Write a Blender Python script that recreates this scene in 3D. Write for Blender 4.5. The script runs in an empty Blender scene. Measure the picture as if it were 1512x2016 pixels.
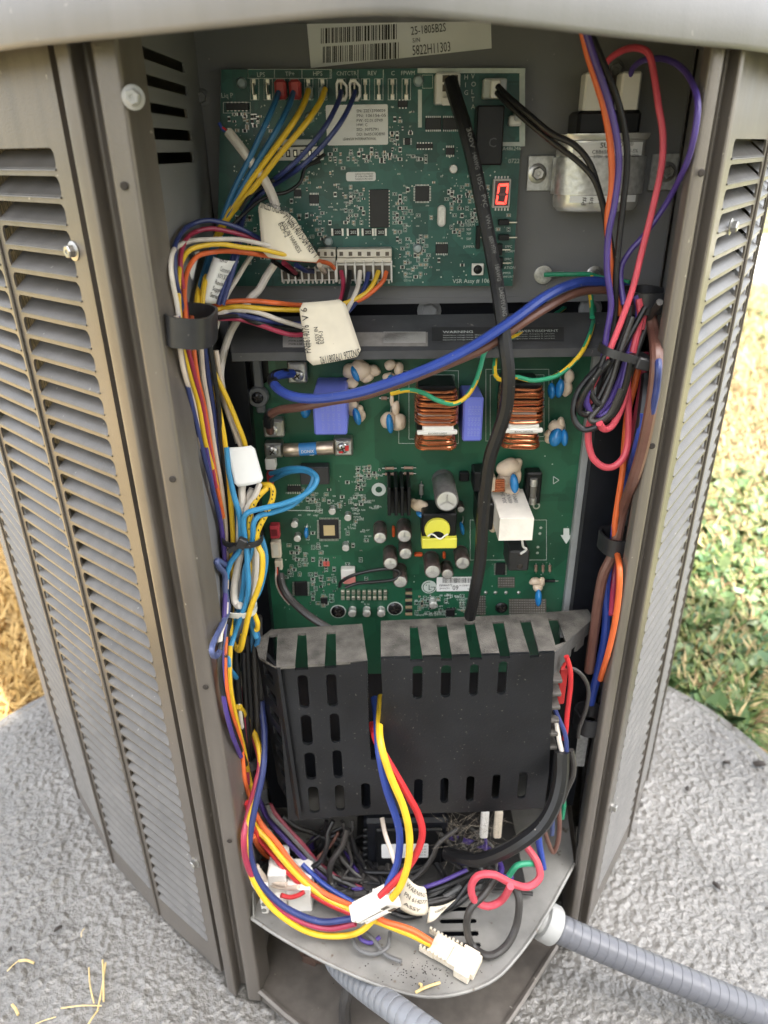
import bpy, bmesh, math, random
import numpy as np
from mathutils import Vector, Matrix, geometry
random.seed(7)
SC = bpy.context.scene
COL = SC.collection

# ------------------------------------------------------------------ camera
F = 1417.0; CX, CY = 756.0, 1008.0; CZ = 0.70
_p = math.radians(26.7); _r = math.radians(0.8)
FW = Vector((0, math.cos(_p), -math.sin(_p)))
_up = Vector((1, 0, 0)).cross(FW)
RT = Vector((1, 0, 0)) * math.cos(_r) - _up * math.sin(_r)
UP = Vector((1, 0, 0)) * math.sin(_r) + _up * math.cos(_r)
cam = bpy.data.cameras.new('camera'); camo = bpy.data.objects.new('camera', cam); COL.objects.link(camo)
cam.sensor_fit = 'VERTICAL'; cam.sensor_height = 36.0; cam.lens = 36.0 * F / 2016.0
cam.clip_start = 0.01; cam.clip_end = 300
M = Matrix.Identity(4)
for i in range(3):
    M[i][0] = RT[i]; M[i][1] = UP[i]; M[i][2] = -FW[i]
M[0][3], M[1][3], M[2][3] = 0, 0, CZ
camo.matrix_world = M
cam.dof.use_dof = True; cam.dof.focus_distance = 0.50; cam.dof.aperture_fstop = 7.0
SC.camera = camo
# ------------------------------------------------------------------ sky, sun, exposure
SUN_EL = math.radians(62); SUN_AZ = math.radians(142.3)     # compass angle of the sun: behind the camera, to the right
w = bpy.data.worlds.new('World'); SC.world = w; w.use_nodes = True
nt = w.node_tree; nt.nodes.clear()
sky = nt.nodes.new('ShaderNodeTexSky'); sky.sky_type = 'NISHITA'; sky.sun_disc = False
sky.sun_elevation = SUN_EL; sky.sun_rotation = SUN_AZ
sky.air_density = 1.0; sky.dust_density = 4.0; sky.ozone_density = 0.6
hs = nt.nodes.new('ShaderNodeHueSaturation'); hs.inputs['Saturation'].default_value = 0.27
bg = nt.nodes.new('ShaderNodeBackground'); bg.inputs[1].default_value = 0.15
out = nt.nodes.new('ShaderNodeOutputWorld')
nt.links.new(sky.outputs[0], hs.inputs['Color']); nt.links.new(hs.outputs[0], bg.inputs[0]); nt.links.new(bg.outputs[0], out.inputs[0])
sun = bpy.data.lights.new('sun', 'SUN'); sun.energy = 3.4; sun.angle = math.radians(0.6); sun.color = (1.0, 0.95, 0.88)
suno = bpy.data.objects.new('sun', sun); COL.objects.link(suno)
sd = Vector((math.sin(SUN_AZ) * math.cos(SUN_EL), math.cos(SUN_AZ) * math.cos(SUN_EL), math.sin(SUN_EL)))
suno.rotation_euler = sd.to_track_quat('Z', 'Y').to_euler(); suno.location = (0, 0, 6)
SC.view_settings.view_transform = 'Standard'; SC.view_settings.look = 'None'
SC.view_settings.gamma = 1.0; SC.view_settings.use_curve_mapping = False
SC.view_settings.exposure = 2.5

# ------------------------------------------------------------------ pixel of the photograph + distance -> point
def ray(px, py): return FW + RT * ((px - CX) / F) - UP * ((py - CY) / F)
def U(px, py, Y):
    r = ray(px, py); return r * (Y / r.y) + Vector((0, 0, CZ))
def G(px, py, Z):
    r = ray(px, py); return r * ((Z - CZ) / r.z) + Vector((0, 0, CZ))
def mm_per_px(p): return (p - Vector((0, 0, CZ))).dot(FW) / F       # metres per photo pixel at a point
def conv(ox, oy, s): return lambda x, y: (ox + x / s, oy + y / s)
C0 = conv(0, 0, 1); C1 = conv(380, 100, 2.16); C2 = conv(480, 640, 2.1); C3 = conv(300, 400, 3.287); C4 = conv(1000, 50, 2.953)
C5 = conv(380, 1180, 1.758); C6 = conv(400, 1550, 1.8); D3 = conv(1080, 560, 3.15); D2 = conv(380, 880, 4.58)
E2 = conv(1040, 1260, 4.385); E3 = conv(460, 1600, 5.04); E4 = conv(640, 1640, 3.6); D7 = conv(700, 880, 3.15)

# ------------------------------------------------------------------ materials
MATS = {}
def mat(name, col, rough=0.5, metal=0.0, var=0.12, vscale=60, bump=0.0, bscale=300, coat=0.0, emit=0, specks=0.0, speck_col=(0.6, 0.57, 0.52), speck_scale=220, trans=0.0, spec=0.5, streak=0.0):
    if name in MATS: return MATS[name]
    m = bpy.data.materials.new(name); m.use_nodes = True; n = m.node_tree.nodes; l = m.node_tree.links
    b = n['Principled BSDF']; b.inputs['Roughness'].default_value = rough; b.inputs['Metallic'].default_value = metal
    b.inputs['Specular IOR Level'].default_value = spec
    b.inputs['Coat Weight'].default_value = coat; b.inputs['Coat Roughness'].default_value = 0.15
    if trans: b.inputs['Transmission Weight'].default_value = trans
    tc = n.new('ShaderNodeTexCoord'); g = n.new('ShaderNodeNewGeometry')
    no = n.new('ShaderNodeTexNoise'); no.inputs['Scale'].default_value = vscale; no.inputs['Detail'].default_value = 5
    l.new(g.outputs['Position'], no.inputs['Vector'])
    rp = n.new('ShaderNodeValToRGB'); rp.color_ramp.elements[0].position = 0.3; rp.color_ramp.elements[1].position = 0.7
    rp.color_ramp.elements[0].color = (*[c * (1 - var) for c in col], 1); rp.color_ramp.elements[1].color = (*[min(1, c * (1 + var)) for c in col], 1)
    l.new(no.outputs['Fac'], rp.inputs[0]); last = rp.outputs[0]
    if specks:
        v = n.new('ShaderNodeTexNoise'); v.inputs['Scale'].default_value = speck_scale; v.inputs['Detail'].default_value = 2
        l.new(g.outputs['Position'], v.inputs['Vector'])
        r2 = n.new('ShaderNodeValToRGB'); r2.color_ramp.elements[0].position = 0.80 - specks * 0.22; r2.color_ramp.elements[1].position = 0.84 - specks * 0.16
        l.new(v.outputs['Fac'], r2.inputs[0])
        mx = n.new('ShaderNodeMix'); mx.data_type = 'RGBA'; l.new(r2.outputs[0], mx.inputs['Factor'])
        l.new(last, mx.inputs[6]); mx.inputs[7].default_value = (*speck_col, 1); last = mx.outputs[2]
    if streak:
        mp = n.new('ShaderNodeMapping'); mp.inputs['Scale'].default_value = (90, 90, 5); l.new(g.outputs['Position'], mp.inputs[0])
        sn = n.new('ShaderNodeTexNoise'); sn.inputs['Scale'].default_value = 1.0; sn.inputs['Detail'].default_value = 6; l.new(mp.outputs[0], sn.inputs['Vector'])
        sm = n.new('ShaderNodeMapRange'); sm.inputs[1].default_value = .35; sm.inputs[2].default_value = .75; sm.inputs[3].default_value = 1 - streak; sm.inputs[4].default_value = 1 + streak * .6; l.new(sn.outputs['Fac'], sm.inputs[0])
        mm = n.new('ShaderNodeMix'); mm.data_type = 'RGBA'; mm.blend_type = 'MULTIPLY'; mm.inputs['Factor'].default_value = 1; l.new(last, mm.inputs[6]); l.new(sm.outputs[0], mm.inputs[7]); last = mm.outputs[2]
        rm = n.new('ShaderNodeMapRange'); rm.inputs[3].default_value = rough - .10; rm.inputs[4].default_value = rough + .14; l.new(sn.outputs['Fac'], rm.inputs[0]); l.new(rm.outputs[0], b.inputs['Roughness'])
    l.new(last, b.inputs['Base Color'])
    if emit: b.inputs['Emission Color'].default_value = (*col, 1); b.inputs['Emission Strength'].default_value = emit
    if bump:
        bn = n.new('ShaderNodeTexNoise'); bn.inputs['Scale'].default_value = bscale; bn.inputs['Detail'].default_value = 3
        l.new(g.outputs['Position'], bn.inputs['Vector'])
        bp = n.new('ShaderNodeBump'); bp.inputs['Strength'].default_value = bump; bp.inputs['Distance'].default_value = 0.002
        l.new(bn.outputs['Fac'], bp.inputs['Height']); l.new(bp.outputs[0], b.inputs['Normal'])
    MATS[name] = m; return m
PAINT = mat('greige_paint', (0.164, 0.145, 0.126), 0.32, 0.35, 0.10, 14, 0.10, 900, specks=0.28, speck_col=(0.42, 0.39, 0.34), speck_scale=190, streak=0.16)
PAINT_IN = mat('grey_inside_paint', (0.172, 0.172, 0.176), 0.5, 0.1, 0.05, 30, 0.08, 900, specks=0.2, speck_col=(0.4, 0.38, 0.34))
SLATM = mat('slat_paint', (0.142, 0.134, 0.124), 0.34, 0.35, 0.12, 30, 0.10, 900, specks=0.38, speck_col=(0.32, 0.30, 0.27), streak=0.14)
CAPM = mat('cap_paint', (0.215, 0.212, 0.215), 0.5, 0.05, 0.08, 12, 0.06, 700, specks=0.3, speck_col=(.36, .35, .33), streak=0.08)
TRAYM = mat('tray_galvanised', (0.235, 0.228, 0.212), 0.45, 0.25, 0.28, 28, 0.05, 500, specks=0.62, speck_col=(0.11, 0.085, 0.06), speck_scale=110)
GALV = mat('galvanised', (0.52, 0.52, 0.51), 0.36, 0.6, 0.22, 300, 0.15, 300)
STEEL = mat('zinc_steel', (0.42, 0.41, 0.39), 0.32, 0.9, 0.15, 200)
TIN = mat('solder_tin', (0.60, 0.59, 0.56), 0.35, 0.8, 0.2, 500)
ALU = mat('aluminium_can', (0.66, 0.65, 0.62), 0.27, 0.6, 0.08, 120, 0.04, 400)
BLACKP = mat('black_plastic', (0.006, 0.0065, 0.0075), 0.36, 0, 0.2, 80, 0.05, 600, spec=0.35)
COVERM = mat('dusty_black_plastic', (0.009, 0.0095, 0.011), 0.36, 0, 0.5, 22, 0.10, 700, specks=0.46, speck_col=(0.09, 0.083, 0.072), speck_scale=420, spec=0.4)
DUSTM = mat('settled_dust', (0.10, 0.092, 0.080), 0.85, 0, 0.5, 70, 0.5, 900, specks=0.5, speck_col=(0.24, 0.225, 0.19), speck_scale=900)
HOUSM = mat('black_housing', (0.006, 0.007, 0.010), 0.4, 0, 0.2, 60, 0.08, 500, specks=0.2, speck_col=(0.05, 0.047, 0.043), spec=0.35)
LIPM = mat('grey_lip', (0.055, 0.056, 0.060), 0.45, 0, 0.2, 60, 0.05, 500, specks=0.4, speck_col=(0.22, 0.2, 0.18))
WHITEP = mat('white_plastic', (0.72, 0.70, 0.66), 0.4, 0, 0.04, 90)
CREAMP = mat('cream_plastic', (0.66, 0.58, 0.46), 0.5, 0, 0.12, 200, specks=0.35, speck_col=(0.35, 0.27, 0.18), speck_scale=500)
PAPER = mat('white_sticker', (0.74, 0.74, 0.73), 0.5, 0, 0.03, 60)
PAPERC = mat('cream_paper', (0.72, 0.65, 0.52), 0.6, 0, 0.06, 80, specks=0.2, speck_col=(0.5, 0.42, 0.3), speck_scale=600)
PAPERG = mat('grey_sticker', (0.32, 0.31, 0.30), 0.5, 0, 0.06, 80)
INK = mat('black_ink', (0.015, 0.015, 0.016), 0.6, 0, 0.05)
SILK = mat('white_silkscreen', (0.55, 0.60, 0.56), 0.6, 0, 0.08, 300)
CHIP = mat('chip_epoxy', (0.009, 0.009, 0.011), 0.45, 0, 0.2, 200)
BROWNSLEEVE = mat('capacitor_sleeve', (0.075, 0.055, 0.05), 0.3, 0, 0.3, 200, specks=0.35, speck_col=(0.3, 0.27, 0.25), speck_scale=900)
COPPER = mat('enamel_copper', (0.50, 0.16, 0.065), 0.25, 0.75, 0.18, 300, coat=0.5)
BLUEBOX = mat('film_capacitor_blue', (0.13, 0.16, 0.55), 0.42, 0, 0.07, 60)
BLUEDISC = mat('disc_capacitor_blue', (0.02, 0.20, 0.50), 0.22, 0, 0.06, 90, coat=0.4)
GLUE = mat('silicone_glue', (0.66, 0.53, 0.40), 0.38, 0, 0.10, 160, 0.2, 200)
YELT = mat('yellow_tape', (0.62, 0.58, 0.06), 0.4, 0, 0.05, 90)
CONDM = mat('conduit_grey', (0.125, 0.128, 0.142), 0.3, 0, 0.07, 60, 0.03, 400)
CONDF = mat('fitting_grey', (0.36, 0.36, 0.35), 0.45, 0, 0.06, 60)
STRAW = mat('straw', (0.60, 0.45, 0.20), 0.6, 0, 0.2, 200)
DIRT = mat('dirt_crumb', (0.03, 0.024, 0.02), 0.8, 0, 0.3, 200)
def pcb(name, c1, c2, sc):
    m = bpy.data.materials.new(name); m.use_nodes = True; n = m.node_tree.nodes; l = m.node_tree.links; b = n['Principled BSDF']
    g = n.new('ShaderNodeNewGeometry'); sp = n.new('ShaderNodeSeparateXYZ'); cb = n.new('ShaderNodeCombineXYZ')
    l.new(g.outputs['Position'], sp.inputs[0]); l.new(sp.outputs['X'], cb.inputs['X']); l.new(sp.outputs['Z'], cb.inputs['Y'])
    v = n.new('ShaderNodeTexVoronoi'); v.distance = 'CHEBYCHEV'; v.inputs['Scale'].default_value = sc; l.new(cb.outputs[0], v.inputs['Vector'])
    v2 = n.new('ShaderNodeTexVoronoi'); v2.distance = 'MANHATTAN'; v2.inputs['Scale'].default_value = sc * .45; l.new(cb.outputs[0], v2.inputs['Vector'])
    s1 = n.new('ShaderNodeSeparateColor'); l.new(v.outputs['Color'], s1.inputs[0]); s2 = n.new('ShaderNodeSeparateColor'); l.new(v2.outputs['Color'], s2.inputs[0])
    av = n.new('ShaderNodeMath'); av.operation = 'ADD'; l.new(s1.outputs[0], av.inputs[0]); l.new(s2.outputs[1], av.inputs[1])
    rp = n.new('ShaderNodeValToRGB'); rp.color_ramp.elements[0].position = .2; rp.color_ramp.elements[0].color = (*[x * .78 for x in c1], 1); rp.color_ramp.elements[1].position = .9; rp.color_ramp.elements[1].color = (*c2, 1)
    hf = n.new('ShaderNodeMath'); hf.operation = 'MULTIPLY'; hf.inputs[1].default_value = .5; l.new(av.outputs[0], hf.inputs[0]); l.new(hf.outputs[0], rp.inputs[0])
    l.new(rp.outputs[0], b.inputs['Base Color']); b.inputs['Roughness'].default_value = 0.36
    return m
PCB1 = pcb('solder_mask_bluegreen', (0.016, 0.084, 0.070), (0.027, 0.125, 0.102), 120)
PCB2 = pcb('solder_mask_green', (0.012, 0.084, 0.044), (0.019, 0.115, 0.060), 45)
WC = dict(yellow=(0.66, 0.42, 0.02), orange=(0.62, 0.12, 0.03), red=(0.46, 0.02, 0.025), crimson=(0.32, 0.028, 0.065), pink=(0.50, 0.06, 0.085),
          white=(0.60, 0.55, 0.49), cream=(0.56, 0.47, 0.39), navy=(0.022, 0.034, 0.13), blue=(0.022, 0.05, 0.26), sky=(0.035, 0.22, 0.42), teal=(0.022, 0.12, 0.25),
          purple=(0.06, 0.035, 0.19), black=(0.0065, 0.0065, 0.0075), grey=(0.11, 0.11, 0.11), brown=(0.13, 0.06, 0.045), green=(0.02, 0.25, 0.13), slate=(0.07, 0.09, 0.20), maroon=(0.20, 0.03, 0.05), dusty=(0.035, 0.032, 0.03))
def wmat(c):
    return mat('wire_' + c, WC[c], 0.42, 0, 0.14, 70, 0.10, 400, specks=0.30 if c in ('black', 'navy', 'dusty', 'blue') else 0.22, speck_col=(0.26, 0.24, 0.21) if c in ('black', 'navy', 'dusty', 'blue') else tuple(x * .5 + .06 for x in WC[c]), speck_scale=480)

# ------------------------------------------------------------------ objects
WO = {}
def tag(o, label=None, cat=None, group=None, kind=None):
    if label: o['label'] = label
    if cat: o['category'] = cat
    if group: o['group'] = group
    if kind: o['kind'] = kind
    return o
def link(o, parent=None, worigin=None):
    COL.objects.link(o); worigin = Vector(worigin if worigin is not None else (0, 0, 0))
    po = WO[parent.name] if parent else Vector((0, 0, 0))
    if parent: o.parent = parent
    o.location = worigin - po; WO[o.name] = worigin; return o
def thing(name, loc, label, cat, group=None):
    o = bpy.data.objects.new(name, None); o.empty_display_size = 0.02
    link(o, None, loc); return tag(o, label, cat, group)
class MB:
    def __init__(s): s.v = []; s.f = []; s.m = []
    def add(s, vs, fs, mi=0):
        b = len(s.v); s.v += [tuple(x) for x in vs]; s.f += [tuple(b + i for i in f) for f in fs]; s.m += [mi] * len(fs); return s
    def box(s, c, d, mi=0, bev=0.0, R=None):
        """box, chamfered by bev; R rotates it about its centre"""
        cx, cy, cz = c; hx, hy, hz = d[0] / 2, d[1] / 2, d[2] / 2
        if bev <= 0:
            vs = [Vector((sx * hx, sy * hy, sz * hz)) for sx in (-1, 1) for sy in (-1, 1) for sz in (-1, 1)]
            fs = [(0, 1, 3, 2), (4, 6, 7, 5), (0, 4, 5, 1), (2, 3, 7, 6), (0, 2, 6, 4), (1, 5, 7, 3)]
        else:
            b = min(bev, hx * .9, hy * .9, hz * .9); vs = []; idx = {}
            for sx in (-1, 1):
                for sy in (-1, 1):
                    for sz in (-1, 1):
                        for a in range(3):
                            q = [sx * (hx - b), sy * (hy - b), sz * (hz - b)]; q[a] = (sx * hx, sy * hy, sz * hz)[a]
                            idx[(sx, sy, sz, a)] = len(vs); vs.append(Vector(q))
            fs = []
            for a in range(3):
                o1, o2 = [(1, 2), (2, 0), (0, 1)][a]
                for sgn in (-1, 1):
                    q = []
                    for s1, s2 in ((-1, -1), (1, -1), (1, 1), (-1, 1)):
                        k = [0, 0, 0]; k[a] = sgn; k[o1] = s1; k[o2] = s2; q.append(idx[(*k, a)])
                    fs.append(tuple(q if sgn > 0 else q[::-1]))
            for a in range(3):
                o1, o2 = [(1, 2), (2, 0), (0, 1)][a]
                for s1 in (-1, 1):
                    for s2 in (-1, 1):
                        k0 = [0, 0, 0]; k1 = [0, 0, 0]; k0[a] = -1; k1[a] = 1
                        for k in (k0, k1): k[o1] = s1; k[o2] = s2
                        q = [idx[(*k0, o1)], idx[(*k1, o1)], idx[(*k1, o2)], idx[(*k0, o2)]]
                        fs.append(tuple(q[::-1] if s1 * s2 > 0 else q))
            for sx in (-1, 1):
                for sy in (-1, 1):
                    for sz in (-1, 1):
                        q = [idx[(sx, sy, sz, a)] for a in range(3)]; fs.append(tuple(q if sx * sy * sz > 0 else q[::-1]))
        if R is not None: vs = [R @ q for q in vs]
        return s.add([(q[0] + cx, q[1] + cy, q[2] + cz) for q in vs], fs, mi)
    def lathe(s, base, axis, prof, n=20, mi=0, up=None):
        """prof: list of (radius, distance along axis)"""
        base = Vector(base); ax = Vector(axis).normalized(); t = Vector((0, 0, 1)) if abs(ax.z) < .9 else Vector((1, 0, 0))
        e1 = ax.cross(t).normalized(); e2 = ax.cross(e1); vs = []; fs = []
        for r, h in prof:
            for k in range(n):
                a = 2 * math.pi * k / n; vs.append(base + ax * h + (e1 * math.cos(a) + e2 * math.sin(a)) * max(r, 1e-6))
        for j in range(len(prof) - 1):
            for k in range(n):
                k2 = (k + 1) % n; fs.append((j * n + k, (j + 1) * n + k, (j + 1) * n + k2, j * n + k2))
        fs.append(tuple(range(n))); fs.append(tuple((len(prof) - 1) * n + k for k in reversed(range(n))))
        return s.add(vs, fs, mi)
    def tube(s, pts, r, n=9, mi=0, stripe=None, sub=7, taper=None):
        P = spline(pts, sub); N = len(P); vs = []; fs = []; ms = []
        T = [(P[min(i + 1, N - 1)] - P[max(i - 1, 0)]).normalized() for i in range(N)]
        nrm = T[0].cross(Vector((0.3, 1, 0.2))).normalized(); tw = 0
        for i in range(N):
            nrm = (nrm - T[i] * nrm.dot(T[i])).normalized(); b = T[i].cross(nrm)
            rr = r if taper is None else r * taper(i / (N - 1))
            for k in range(n):
                a = 2 * math.pi * k / n; vs.append(P[i] + (nrm * math.cos(a) + b * math.sin(a)) * rr)
        for i in range(N - 1):
            for k in range(n):
                k2 = (k + 1) % n; fs.append((i * n + k, (i) * n + k2, (i + 1) * n + k2, (i + 1) * n + k))
                ms.append(mi if not stripe else (stripe if (k - i // 4) % n < n * 0.25 else mi))
        fs.append(tuple(range(n))[::-1]); ms.append(mi); fs.append(tuple((N - 1) * n + k for k in range(n))); ms.append(mi)
        b0 = len(s.v); s.v += [tuple(x) for x in vs]; s.f += [tuple(b0 + i for i in f) for f in fs]; s.m += ms; return s
    def ball(s, c, rad, mi=0, n=12, m=8, R=None, noise=0.0, seed=0):
        rnd = random.Random(seed); vs = []; fs = []; c = Vector(c)
        for j in range(m + 1):
            th = math.pi * j / m
            for k in range(n):
                ph = 2 * math.pi * k / n
                q = Vector((rad[0] * math.sin(th) * math.cos(ph), rad[1] * math.sin(th) * math.sin(ph), rad[2] * math.cos(th)))
                if noise: q *= 1 + noise * math.sin(3.1 * q.x / rad[0] + seed) * math.cos(2.7 * q.z / rad[2] + seed * 1.7)
                if R is not None: q = R @ q
                vs.append(c + q)
        for j in range(m):
            for k in range(n):
                k2 = (k + 1) % n; fs.append((j * n + k, (j + 1) * n + k, (j + 1) * n + k2, j * n + k2))
        return s.add(vs, fs, mi)
    def plate(s, outer, holes, fn, thick, mi=0):
        """outline with holes in (u,v), fn(u,v)->point of the front face, thick: vector to the back face"""
        polys = [list(outer)] + [list(h) for h in holes]; flat = [q for p in polys for q in p]
        tris = geometry.tessellate_polygon([[Vector((a, b, 0)) for a, b in p] for p in polys])
        fr = [Vector(fn(a, b)) for a, b in flat]; th = Vector(thick); n = len(flat)
        fs = [tuple(t) for t in tris] + [tuple(n + i for i in reversed(t)) for t in tris]; k = 0
        for p in polys:
            L = len(p)
            for i in range(L): a, b = k + i, k + (i + 1) % L; fs.append((a, b, n + b, n + a))
            k += L
        return s.add(fr + [q + th for q in fr], fs, mi)
    def build(s, name, mats, parent=None, smooth=True, origin=None, fixn=False, angle=0.65):
        me = bpy.data.meshes.new(name)
        if origin is None:
            if parent: origin = WO[parent.name]
            else:
                a = np.array(s.v); origin = Vector(((a[:, 0].min() + a[:, 0].max()) / 2, (a[:, 1].min() + a[:, 1].max()) / 2, a[:, 2].min()))
        o0 = Vector(origin)
        me.from_pydata([(v[0] - o0.x, v[1] - o0.y, v[2] - o0.z) for v in s.v], [], s.f)
        mats = mats if isinstance(mats, (list, tuple)) else [mats]
        for m in mats: me.materials.append(m)
        if len(mats) > 1: me.polygons.foreach_set('material_index', s.m)
        if fixn:
            bm = bmesh.new(); bm.from_mesh(me); bmesh.ops.recalc_face_normals(bm, faces=bm.faces); bm.to_mesh(me); bm.free()
        if smooth: me.shade_smooth(); me.set_sharp_from_angle(angle=angle)
        o = bpy.data.objects.new(name, me); link(o, parent, o0); return o
def spline(pts, sub=7):
    P = [Vector(p) for p in pts]
    if len(P) < 3: 
        return [P[0].lerp(P[-1], i / sub) for i in range(sub + 1)]
    out = []; Q = [P[0] * 2 - P[1]] + P + [P[-1] * 2 - P[-2]]
    for i in range(1, len(Q) - 2):
        a, b, c, d = Q[i - 1:i + 3]
        for k in range(sub):
            t = k / sub
            out.append(0.5 * ((2 * b) + (c - a) * t + (2 * a - 5 * b + 4 * c - d) * t * t + (3 * b - a - 3 * c + d) * t ** 3))
    out.append(P[-1]); return out
def rrect(x0, y0, x1, y1, r, n=4):
    out = []
    for cx, cy, a0 in ((x1 - r, y1 - r, 0), (x0 + r, y1 - r, 90), (x0 + r, y0 + r, 180), (x1 - r, y0 + r, 270)):
        for k in range(n + 1):
            a = math.radians(a0 + 90 * k / n); out.append((cx + r * math.cos(a), cy + r * math.sin(a)))
    return out
def dup(o, loc, parent, name=None):
    c = o.copy(); c.name = name or o.name.split('.')[0]; link(c, parent, loc); return c
# text: flat lettering as mesh, queued and converted in one go
TQ = []
def text(s, loc, height, mt, parent, right=(1, 0, 0), up=(0, 0, 1), width=None, name='lettering', align='LEFT', fn=None):
    TQ.append((s, Vector(loc), height, mt, parent, Vector(right).normalized(), Vector(up).normalized(), width, name, align, fn))
def flush_text():
    tmp = []
    for q in TQ:
        cu = bpy.data.curves.new('t', 'FONT'); cu.body = q[0]; cu.size = 1.0; cu.resolution_u = 2; cu.align_x = q[9]
        o = bpy.data.objects.new('t', cu); COL.objects.link(o); tmp.append(o)
    bpy.context.view_layer.update(); dg = bpy.context.evaluated_depsgraph_get()
    for o, q in zip(tmp, TQ):
        s, loc, h, mt, parent, r, u, wd, name, al, fn = q
        me = bpy.data.meshes.new_from_object(o.evaluated_get(dg)); me.name = name
        n = len(me.vertices); a = np.empty(n * 3); me.vertices.foreach_get('co', a); a = a.reshape(-1, 3)
        if n:
            k = h / 0.70; kx = k
            if wd: kx = wd / max(1e-6, a[:, 0].max() - a[:, 0].min())
            base = loc - WO[parent.name]
            w3 = np.outer(a[:, 0] * kx, np.array(r)) + np.outer(a[:, 1] * k, np.array(u)) + np.array(base)
            if fn: o0 = np.array(WO[parent.name]); w3 = np.array([fn(v + o0) for v in w3]) - o0
            me.vertices.foreach_set('co', w3.ravel()); me.update()
        me.materials.clear(); me.materials.append(mt)
        ob = bpy.data.objects.new(name, me); link(ob, parent, WO[parent.name])
    for o in tmp:
        c = o.data; bpy.data.objects.remove(o); bpy.data.curves.remove(c)
def fbox(name, cv, x0, y0, x1, y1, Yf, depth, m, parent, bev=0.0008):
    """box whose front face (nearest the camera) covers the given rectangle of the photograph at distance Yf"""
    xm, ym = (x0 + x1) / 2, (y0 + y1) / 2
    l = U(*cv(x0, ym), Yf); r = U(*cv(x1, ym), Yf); t = U(*cv(xm, y0), Yf); b = U(*cv(xm, y1), Yf)
    c = ((l.x + r.x) / 2, Yf + depth / 2, (t.z + b.z) / 2); d = (r.x - l.x, depth, t.z - b.z)
    mb = MB().box(c, d, 0, bev)
    return mb.build(name, m, parent, smooth=False) if name else mb
def fdim(cv, x0, y0, x1, y1, Yf):
    xm, ym = (x0 + x1) / 2, (y0 + y1) / 2
    l = U(*cv(x0, ym), Yf); r = U(*cv(x1, ym), Yf); t = U(*cv(xm, y0), Yf); b = U(*cv(xm, y1), Yf)
    return l.x, r.x, b.z, t.z
def wpts(cv, pts, Y, under=False):
    n = len(pts); out = []
    for i, q in enumerate(pts):
        if len(q) == 3: y = q[2]
        elif isinstance(Y, (tuple, list)): y = Y[0] + (Y[1] - Y[0]) * i / max(1, n - 1)
        else: y = Y
        p = U(*cv(q[0], q[1]), y)
        while y > .365 and (p.x < -.1165 + max(0, y - .40) * .025 + .0035 or p.x > .1665 + max(0, y - .44) * .307): y -= .002; p = U(*cv(q[0], q[1]), y)
        while not under and y > .33 and p.z < .1225 and y > .34: y -= .002; p = U(*cv(q[0], q[1]), y)
        out.append(p)
    return out
def wire(cv, pts, Y, d, color, label=None, parent=None, name='wire', cat='wire', group=None, stripe=None, n=9, under=False):
    P = wpts(cv, pts, Y, under); r = d / 2 * mm_per_px(P[len(P) // 2])
    mb = MB().tube(P, r, n, 0, 1 if stripe else None)
    o = mb.build(name, [wmat(color)] + ([wmat(stripe)] if stripe else []), parent)
    if not parent: tag(o, label, cat, group)
    return o
# ================================================================== SETTING
def smooth_noise(ny, nx, sig, seed):
    rs = np.random.RandomState(seed); a = rs.randn(ny, nx); f = np.fft.rfft2(a)
    ky = np.fft.fftfreq(ny)[:, None]; kx = np.fft.rfftfreq(nx)[None, :]
    a = np.fft.irfft2(f * np.exp(-2 * (math.pi ** 2) * sig ** 2 * (ky ** 2 + kx ** 2)), s=(ny, nx)); return a / a.std()
GZ = -0.055
# ground
gm = bpy.data.materials.new('dormant_lawn_soil'); gm.use_nodes = True; n = gm.node_tree.nodes; l = gm.node_tree.links; b = n['Principled BSDF']
g = n.new('ShaderNodeNewGeometry'); no = n.new('ShaderNodeTexNoise'); no.inputs['Scale'].default_value = 2.2; no.inputs['Detail'].default_value = 8; l.new(g.outputs['Position'], no.inputs['Vector'])
rp = n.new('ShaderNodeValToRGB'); e = rp.color_ramp.elements; e[0].position = .38; e[0].color = (.11, .14, .04, 1); e[1].position = .62; e[1].color = (.34, .30, .14, 1)
l.new(no.outputs['Fac'], rp.inputs[0]); n2 = n.new('ShaderNodeTexNoise'); n2.inputs['Scale'].default_value = 90; n2.inputs['Detail'].default_value = 6; l.new(g.outputs['Position'], n2.inputs['Vector'])
mx = n.new('ShaderNodeMix'); mx.data_type = 'RGBA'; mx.blend_type = 'MULTIPLY'; mx.inputs['Factor'].default_value = .6; l.new(rp.outputs[0], mx.inputs[6]); l.new(n2.outputs['Color'], mx.inputs[7])
l.new(mx.outputs[2], b.inputs['Base Color']); b.inputs['Roughness'].default_value = .95
bp = n.new('ShaderNodeBump'); bp.inputs['Strength'].default_value = .8; bp.inputs['Distance'].default_value = .02; l.new(n2.outputs['Fac'], bp.inputs['Height']); l.new(bp.outputs[0], b.inputs['Normal'])
mb = MB().add([(-120, -120, GZ), (120, -120, GZ), (120, 120, GZ), (-120, 120, GZ)], [(0, 1, 2, 3)])
tag(mb.build('ground', gm, origin=(0, 0, GZ), smooth=False), kind='structure')
# pale concrete drive beyond the lawn
mb = MB(); mb.box((3.4, 5.6, GZ + .02), (6, 2.2, .06), 0, .01)
tag(mb.build('driveway', mat('pale_concrete', (.50, .48, .44), .8, 0, .1, 3, .3, 80), smooth=False), kind='structure')
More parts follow.
